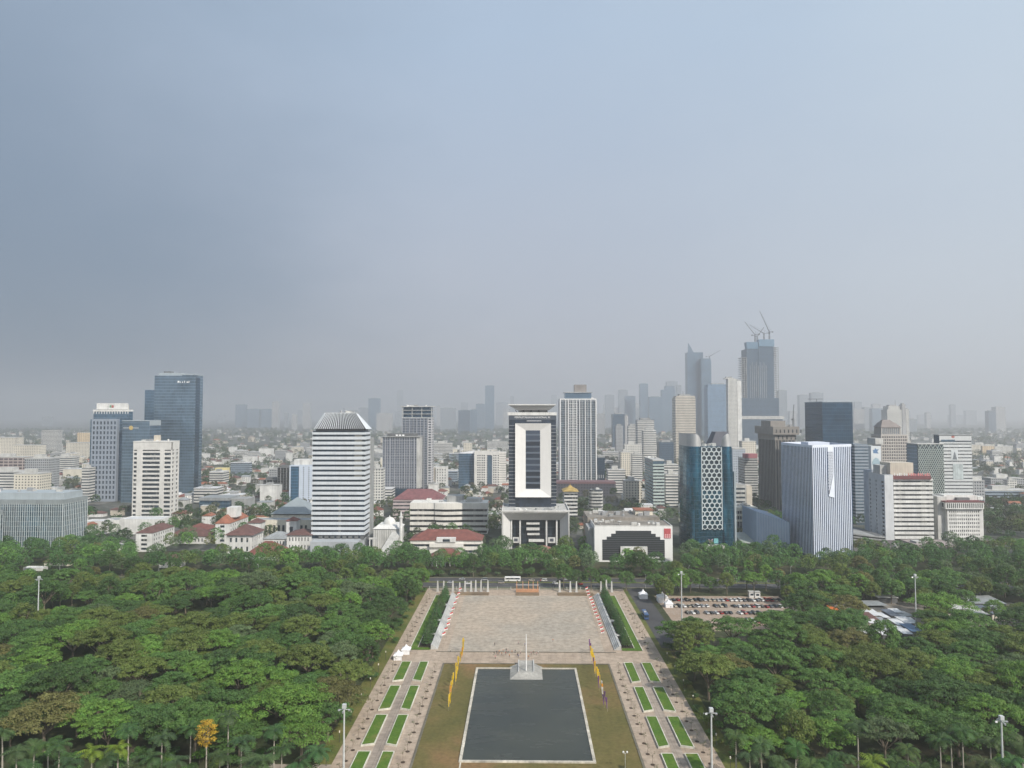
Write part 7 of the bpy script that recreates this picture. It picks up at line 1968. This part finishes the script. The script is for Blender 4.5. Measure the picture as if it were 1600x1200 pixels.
def bus(x, y, rot, col, label, L=11.0):
    t = thing('bus', label, 'bus', (x, y, .07)); t.rotation_euler = (0,0,rot)
    def part(nm, mb, m):
        o = bpy.data.objects.new(nm, mb.mesh(nm, m)); COL.objects.link(o); o.parent = t
    mb = MB(); mb.box(-1.25,1.25,-L/2,L/2,.45,3.1); mb.frustum((-1.25,1.25,-L/2,L/2),3.1,(-1.05,1.05,-L/2+.3,L/2-.3),3.3); part('body', mb, col)
    for s in (-1, 1): mb = MB(); a, b = sorted((s*1.255, s*1.30)); mb.box(a, b, -L/2+.5, L/2-.5, 1.6, 2.65); part('window', mb, M_DARKWIN)
    mb = MB(); mb.box(-1.1,1.1,-L/2-.04,-L/2-.003,1.5,2.8); part('windscreen', mb, M_DARKWIN)
    mb = MB(); mb.box(-.6,.6,-1.2,1.2,3.3,3.55); part('roof_unit', mb, M_CONC)
    for s in (-1, 1):
        for yy in (-L*.3, L*.28): mb = MB(); mb.tube((s*1.0,yy,.5),(s*1.28,yy,.5),.5,.5,12); part('wheel', mb, plain('tyre_rubber', (.02,.02,.02)))
bus(g_.x, g_.y, .0, plain('bus_blue', (.05,.10,.22), .3), 'dark blue bus standing on the service road')
g_ = gnd(801, 908.5); bus(g_.x, g_.y, pi/2, plain('bus_white', (.75,.75,.74), .3), 'white bus passing on the road behind the gate')
for px, py, cc, lb in ((850,908,0,'white van on the road right of the gate'),(722,906,2,'silver car on the road behind the pylons'),(875,909,1,'black car on the road near the right tree clump')):
    g_ = gnd(px, py); o = bpy.data.objects.new('road_car', CARS[1 if 'van' in lb else 0]); COL.objects.link(o); o.location = (g_.x, g_.y, .07); o.color = (*CCOL[cc][1], 1); tag(o, lb, 'car')
for k_ in range(10):
    x_ = (-38, -27, -15, 14, 22, 31, 39, 47, -50, 6)[k_]; y_ = 491 + (k_ % 3)*1.4 + (10.5 if k_ % 2 else 0); cn, c = R2.choice(CCOL); i = R2.randrange(3)
    o = bpy.data.objects.new('road_car', CARS[i]); COL.objects.link(o); o.location = (x_, y_, .07); o.rotation_euler = (0, 0, 0 if k_ % 2 else pi); o.color = (*c, 1)
    tag(o, None, 'car', 'cars on the road'); rc_.append((o, f'{cn} {"van" if i == 1 else "car"}', 'driving on the road behind the plaza', pix((x_, y_, 1))[0]))
settle_labels(rc_)
# market of sheet-roofed sheds right of the car park
SH = [(1326,1352,955,'grey sheet',M_ROOFGREY),(1345,1388,940,'wide grey sheet',M_ROOFGREY),(1372,1404,928,'white sheet',M_ROOFWHITE),(1360,1380,955,'pale sheet',M_ROOFWHITE),(1380,1392,958,'white sheet',M_ROOFWHITE),(1392,1408,955,'dark blue sheet',wall('slate_sheet',(.12,.14,.18),.5)),
 (1336,1356,968,'white canvas',M_ROOFWHITE),(1356,1376,962,'brown sheet',M_ROOFBROWN),(1383,1402,975,'white canvas',M_ROOFWHITE),(1402,1418,969,'white canvas',M_ROOFWHITE),(1414,1432,966,'pale canvas',M_ROOFWHITE),(1404,1424,981,'white canvas',M_ROOFWHITE),(1425,1444,979,'blue tarpaulin',wall('blue_tarp',(.13,.22,.36),.6)),(1330,1350,979,'white canvas',M_ROOFWHITE),(1409,1430,956,'grey sheet',M_ROOFGREY),
 (1478,1514,945,'concrete grey',M_CONC),(1512,1574,936,'pale sheet',M_ROOFGREY),(1518,1550,952,'weathered grey',M_CONC),(1550,1572,952,'slate',wall('slate_sheet',(.12,.14,.18),.5)),(1484,1518,957,'pale brown',M_BEIGE)]
for a_, b_, c_ in ((1486,1500,950),(1500,1522,958),(1525,1545,944),(1545,1560,950),(1490,1512,936),(1556,1574,946)): SH.append((a_, b_, c_, *R2.choice((('brown sheet', M_ROOFBROWN), ('grey sheet', M_ROOFGREY), ('white sheet', M_ROOFWHITE)))))
for k_ in range(16): a_ = R2.uniform(1332, 1432); SH.append((a_, a_+R2.uniform(9,18), R2.uniform(950, 986), *R2.choice((('white canvas', M_ROOFWHITE), ('white sheet', M_ROOFWHITE), ('grey sheet', M_ROOFGREY)))))
shl = []
sheet('market_ground', 188, 302, 398, 450, .05, ground_mat('market_earth', [(.3,(.16,.14,.12)),(.7,(.27,.25,.22))], .08, 5, .9, .2))
for i, (a, b, py, cn, m) in enumerate(SH):
    z = R2.uniform(3.0, 4.6); Y = (H-z)*F/(py-648); x0, x1 = X(a, Y, py), X(b, Y, py); d = R2.uniform(10, 15)
    if 15 <= i < 20: d = 17
    if i >= 20: d = R2.uniform(5, 8)
    r = thing('market_shed', None, 'shed', ((x0+x1)/2, Y+d/2, .03), 'sheds in the park'); tl = R2.uniform(-.5, .9)
    mb = MB(); mb.grid_faces([(x0,Y,z),(x1,Y,z-tl*.4),(x1,Y+d,z+tl),(x0,Y+d,z+tl*.8),(x0,Y,z-.15),(x1,Y,z-tl*.4-.15),(x1,Y+d,z+tl-.15),(x0,Y+d,z+tl*.8-.15)], [(0,1,2,3),(4,7,6,5),(0,4,5,1),(1,5,6,2),(2,6,7,3),(3,7,4,0)]); mb.build('roof', m, r)
    block(r, 'wall', x0+.4, x1-.4, Y+.5, Y+d-.5, .03, z-1.4 if tl < 0 else z-.8, M_DGREY if i % 3 else M_CREAM)
    shl.append((r, f'{cn} roofed market shed', 'beside the tall mast' if a < 1460 else 'in the right-hand clearing', (a+b)/2))
settle_labels(shl)
g_ = gnd(1303, 962); r = thing('orange_awning', 'bright orange tarpaulin awning in the trees right of the car park', 'awning', (g_.x, g_.y, .03))
mb = MB(); mb.grid_faces([(g_.x-3.4,g_.y-2.5,4.6),(g_.x+3.2,g_.y-2.5,3.0),(g_.x+3.4,g_.y+2.5,3.6),(g_.x-3.2,g_.y+2.5,5.4)], [(0,1,2,3)]); mb.build('canvas', plain('orange_canvas', (.55,.16,.05)), r)
mb = MB()
for a, b, c in ((-3.3,-2.4,4.5),(3.1,-2.4,2.95),(3.3,2.4,3.5),(-3.1,2.4,5.2)): mb.tube((g_.x+a,g_.y+b,.03),(g_.x+a,g_.y+b,c),.06,.06,5)
mb.build('frame', M_METAL, r)
g_ = gnd(528, 1172)
sheet('park_path', -84, CX-65.01, 226, 240, .055, M_WALK)
r = thing('yellow_barrier', 'yellow pipe barrier across the path left of the plaza', 'barrier', (-70, 233, .06))
mb = MB()
for y in (228, 233, 238): mb.tube((-70,y,.06),(-70,y,1.1),.07,.07,6)
mb.tube((-70,228,1.05),(-70,238,1.05),.06,.06,6); mb.build('rail', plain('barrier_yellow', (.6,.40,.05)), r)

# ------------------------------------------------------------------ people on the walk
def person_mesh(pose):
    me = bpy.data.meshes.new('person_rig')
    s = pose
    J = {'pel':(0,0,.95),'wst':(0,0,1.12),'chs':(0,.0,1.36),'nek':(0,.0,1.50),'hd0':(0,-.01,1.58),'hd1':(0,-.01,1.70),
     'hl':(.10,0,.92),'kl':(.11,-.16*s[0],.50),'al':(.11,.16*s[0],.08),'tl':(.12,.16*s[0]-.16,.04),
     'hr':(-.10,0,.92),'kr':(-.11,-.16*s[1],.50),'ar':(-.11,.16*s[1],.08),'tr':(-.12,.16*s[1]-.16,.04),
     'sl':(.19,0,1.42),'el':(.24,-.05*s[2],1.14),'wl':(.24,-.18*s[2]-.04,.90),'fl':(.24,-.2*s[2]-.05,.80),
     'sr':(-.19,0,1.42),'er':(-.24,-.05*s[3],1.14),'wr':(-.24,-.18*s[3]-.04,.90),'fr':(-.24,-.2*s[3]-.05,.80)}
    E = ['pel wst','wst chs','chs nek','nek hd0','hd0 hd1','pel hl','hl kl','kl al','al tl','pel hr','hr kr','kr ar','ar tr','chs sl','sl el','el wl','wl fl','chs sr','sr er','er wr','wr fr']
    Rr = dict(pel=.15,wst=.135,chs=.155,nek=.06,hd0=.085,hd1=.095,hl=.1,kl=.065,al=.05,tl=.04,hr=.1,kr=.065,ar=.05,tr=.04,sl=.07,el=.048,wl=.036,fl=.035,sr=.07,er=.048,wr=.036,fr=.035)
    names = list(J); me.from_pydata([J[k] for k in names], [tuple(names.index(q) for q in e.split()) for e in E], [])
    ob = bpy.data.objects.new('rig', me); COL.objects.link(ob)
    ob.modifiers.new('skin', 'SKIN'); 
    if not me.skin_vertices: 
        bm = bmesh.new(); bm.from_mesh(me); bm.verts.layers.skin.verify(); bm.to_mesh(me); bm.free()
    for i, k in enumerate(names): me.skin_vertices[0].data[i].radius = (Rr[k], Rr[k]*.8); me.skin_vertices[0].data[i].use_root = (k == 'pel')
    ob.modifiers.new('sub', 'SUBSURF').levels = 1
    dg = bpy.context.evaluated_depsgraph_get(); m2 = bpy.data.meshes.new_from_object(ob.evaluated_get(dg)); m2.name = 'person_body'
    bpy.data.objects.remove(ob); bpy.data.meshes.remove(me)
    m2.materials.clear()
    for m in (objcol('shirt', .8, 0), plain('trousers', (.05,.055,.07), .8), plain('skin', (.34,.19,.12), .6), plain('hair', (.02,.017,.015), .7)): m2.materials.append(m)
    for p in m2.polygons:
        z = p.center.z; x = abs(p.center.x)
        p.material_index = 1 if z < .98 and x < .215 else (2 if (z > 1.49 and z < 1.69) or (x > .2 and z < 1.12) else (3 if z >= 1.69 else 0))
        p.use_smooth = True
    return m2
PERS = [person_mesh(p) for p in ((0,0,0,0),(1,-1,-.8,.8),(-.8,.8,.9,-.9),(0,.2,1.4,.2))]
pl_ = []
PX = [(774,1029.5),(776,1022),(780,1021),(784,1024),(786,1019),(790,1023),(791,1018),(794,1020),(796,1027),(800,1021),(805,1020),(808,1026),(809,1024),(810,1027.5),(813,1022),(826,1029),(830,1023),(834,1021),(838,1024),(841,1022),(773,1009),(810,1007),(820,1010),(864,1003),(704,1019),(1103,1012),(1107,1014),(1103,1024),(925,1021),(772,1023),(778,1024)]
SC = [('pink',(.55,.28,.30)),('white',(.7,.7,.68)),('dark',(.04,.04,.05)),('orange',(.5,.2,.08)),('red',(.4,.06,.06)),('blue',(.08,.13,.3)),('pale pink',(.62,.42,.42))]
for i, (px, py) in enumerate(PX):
    g_ = gnd(px, py, .1); cn, c = R2.choice(SC)
    o = bpy.data.objects.new('person', PERS[i % 4]); COL.objects.link(o); o.location = (g_.x, g_.y, .11 if g_.y > 353 else .065); o.rotation_euler = (0,0,R2.uniform(0,6.28)); k = R2.uniform(.92,1.06); o.scale = (k,k,k); o.color = (*c,1)
    tag(o, None, 'person', 'visitors on the plaza'); pl_.append((o, f'person in a {cn} top' if cn != 'dark' else 'person in dark clothes', ('walking' if i % 4 in (1,2) else 'standing') + (' on the parade ground' if g_.y > 353 else ' by the flagpole' if 760 < px < 845 else ' on the far walk'), px))
settle_labels(pl_)

# ------------------------------------------------------------------ low houses of the city beyond
def house_meshes(i):
    r = random.Random(40+i); w, d = r.uniform(8,17), r.uniform(8,15); h = r.choice((3.6,4,6.8,7.2,7.6,10.4)); kind = i % 4
    mb = MB(); mb.box(-w/2,w/2,-d/2,d/2,0,h)
    n = max(2, int(w/3)); fl = max(1, int(h/3.3))
    for f in range(fl):
        for k in range(n):
            x = -w/2 + w*(k+.5)/n; mb.box(x-.55,x+.55,-d/2-.05,-d/2-.004,f*3.3+1,f*3.3+2.3,1); mb.box(x-.55,x+.55,d/2+.004,d/2+.05,f*3.3+1,f*3.3+2.3,1)
    wm = (M_WHITE, M_CREAM, M_CONC, M_WHITE, M_BEIGE)[i % 5]
    a = mb.mesh('house_wall', [wm, M_DARKWIN]); mb = MB()
    if kind in (0, 1): mb.hip(-w/2,w/2,-d/2,d/2,h+.02,h+min(w,d)*.27,over=.8); rm, rn = ((M_ROOFORANGE,'orange-tiled'),(M_ROOFRED,'red-tiled'),(M_ROOFBROWN,'brown-tiled'))[i % 3]
    elif kind == 2: mb.gable(-w/2,w/2,-d/2,d/2,h+.02,h+2.4,axis='x'); rm, rn = ((M_ROOFGREY,'grey-roofed'),(M_ROOFORANGE,'orange-roofed'),(M_ROOFWHITE,'white-roofed'))[i % 3]
    else:
        mb.box(-w/2-.2,w/2+.2,-d/2-.2,d/2+.2,h+.01,h+.5); mb.box(-w/4,w/8,-d/4,d/5,h+.51,h+2.6); rm, rn = ((M_CONC,'flat-roofed'),(M_ROOFWHITE,'white flat-roofed'),(M_GREY,'grey flat-roofed'))[i % 3]
    b = mb.mesh('house_roof', rm)
    return a, b, ('white','cream','grey','white','beige')[i % 5], rn, max(w,d)/2, h
HM = [house_meshes(i) for i in range(20)]
hl = []; taken = []
GAPS = [(-20,140,640,1500),(275,490,640,1500),(575,600,700,1500),(670,800,720,1700),(865,1070,640,1700),(1140,1190,700,1300),(1500,1620,680,1700)]
WT = [60, 75, 12, 52, 62, 8, 30]
tries = 0
while len(hl) < 292 and tries < 9000:
    tries += 1; a, b, y0, y1 = R2.choices(GAPS, WT)[0]
    y = sqrt(R2.uniform(y0*y0, y1*y1)); px = R2.uniform(a, b); x = X(px, y, 760); A, B, wn, rn, r_, h = R2.choice(HM)
    if blocked(x, y, r_+1) or any((x-p)**2+(y-q)**2 < ((r_+c)*.95)**2 for p, q, c in taken): continue
    taken.append((x, y, r_)); t = thing('house', None, 'house', (x, y, 0), 'low houses of the city'); t.rotation_euler = (0,0,R2.choice((0,pi/2,.3,-.25))+R2.uniform(-.1,.1))
    for nm, me in (('wall', A), ('roof', B)):
        o = bpy.data.objects.new(nm, me); COL.objects.link(o); o.parent = t
    zone = 'right behind' if y < 850 else 'some way behind' if y < 1150 else 'far behind'
    hl.append((t, f'{wn} {rn} house', f'{zone} the {landmark(px)}', px))
settle_labels(hl); settle_labels(TREE_LABELS); settle_labels([(o_, n_, f'in the haze above {landmark(p_)}', p_) for o_, n_, _, p_ in fl])
print('HOUSES', len(hl))
# taller blocks scattered through the quarter
SHOP = [F_BAND, F_GRID, F_CREAM, F_GREYG, F_BLUEB, M_WHITE, M_CREAM]; SN = ['white banded','white gridded','cream','grey','blue-grey banded','plain white','plain cream']
sl = []
tries = 0
while len(sl) < 115 and tries < 7000:
    tries += 1; a, b, y0, y1 = R2.choices(GAPS, WT)[0]; y0, y1 = max(900, y0), 2300
    y = sqrt(R2.uniform(y0*y0, y1*y1)); px = R2.uniform(a, b); x = X(px, y, 740); w, d = R2.uniform(12,38), R2.uniform(12,26); h = R2.uniform(11,26)
    if blocked(x, y, w/2+3) or any((x-p)**2+(y-q)**2 < (w/2+c)**2 for p, q, c in taken): continue
    taken.append((x, y, w/2)); i = R2.randrange(7)
    r = thing('mid_rise_block', None, 'building', (x, y+d/2, 0), 'mid-rise blocks of the city'); block(r, 'wall', x-w/2, x+w/2, y, y+d, 0, h, SHOP[i]); block(r, 'roof', x-w/2-.3, x+w/2+.3, y-.3, y+d+.3, h, h+.9, M_CONC if i % 2 else M_ROOFWHITE); block(r, 'rooftop_unit', x-w*.2, x+w*.1, y+d*.3, y+d*.7, h+.9, h+3.6, M_GREY)
    sl.append((r, f'{SN[i]} mid-rise block', f'{"some way" if y < 1300 else "far"} behind the {landmark(px)}', px))
settle_labels(sl)
# roofs nobody counts
mb = MB(); mats = [M_WHITE, M_CONC, M_BEIGE, M_ROOFORANGE, M_ROOFBROWN, M_ROOFGREY, M_ROOFWHITE]
for y0, y1, n in ((800, 1500, 500), (1500, 2600, 1000), (2600, 5200, 800)):
    f_ = fan(y0, y1)
    for _ in range(n):
        x, y = f_(); w, d, h = R2.uniform(7,20), R2.uniform(7,16), R2.choice((3.5,4,6.5,7,10,13))
        if y > 2600 and R2.random() < .12: w *= 2.2; h *= 1.6
        if blocked(x, y, w/2+2) or any(abs(x-p) < w/2+c and abs(y-q) < w/2+c for p, q, c in taken): continue
        k = R2.random(); wm = R2.choice((0,1,2)); mb.box(x-w/2,x+w/2,y-d/2,y+d/2,0,h,wm)
        if k < .55: mb.hip(x-w/2,x+w/2,y-d/2,y+d/2,h+.02,h+min(w,d)*.27,R2.choice((3,4,4,5)),over=.8)
        else: mb.box(x-w/2-.2,x+w/2+.2,y-d/2-.2,y+d/2+.2,h+.01,h+.6,R2.choice((1,5,6)))
mb.build('far_rooftops', mats)['kind'] = 'stuff'
# ------------------------------------------------------------------ the hazy air
mb = MB(); mb.box(-17000, 17000, -3000, 18000, -1.0, 490)
hz = bpy.data.materials.new('haze_air'); hz.use_nodes = True; t_ = hz.node_tree
for n_ in list(t_.nodes): t_.nodes.remove(n_)
ho = t_.nodes.new('ShaderNodeOutputMaterial'); hv = t_.nodes.new('ShaderNodeVolumePrincipled')
hv.inputs['Density'].default_value = HAZE_DENSITY; hv.inputs['Color'].default_value = (*HAZE_COLOR, 1); hv.inputs['Anisotropy'].default_value = HAZE_ANISO
t_.links.new(hv.outputs['Volume'], ho.inputs['Volume'])
o = mb.build('haze', hz); o['kind'] = 'stuff'
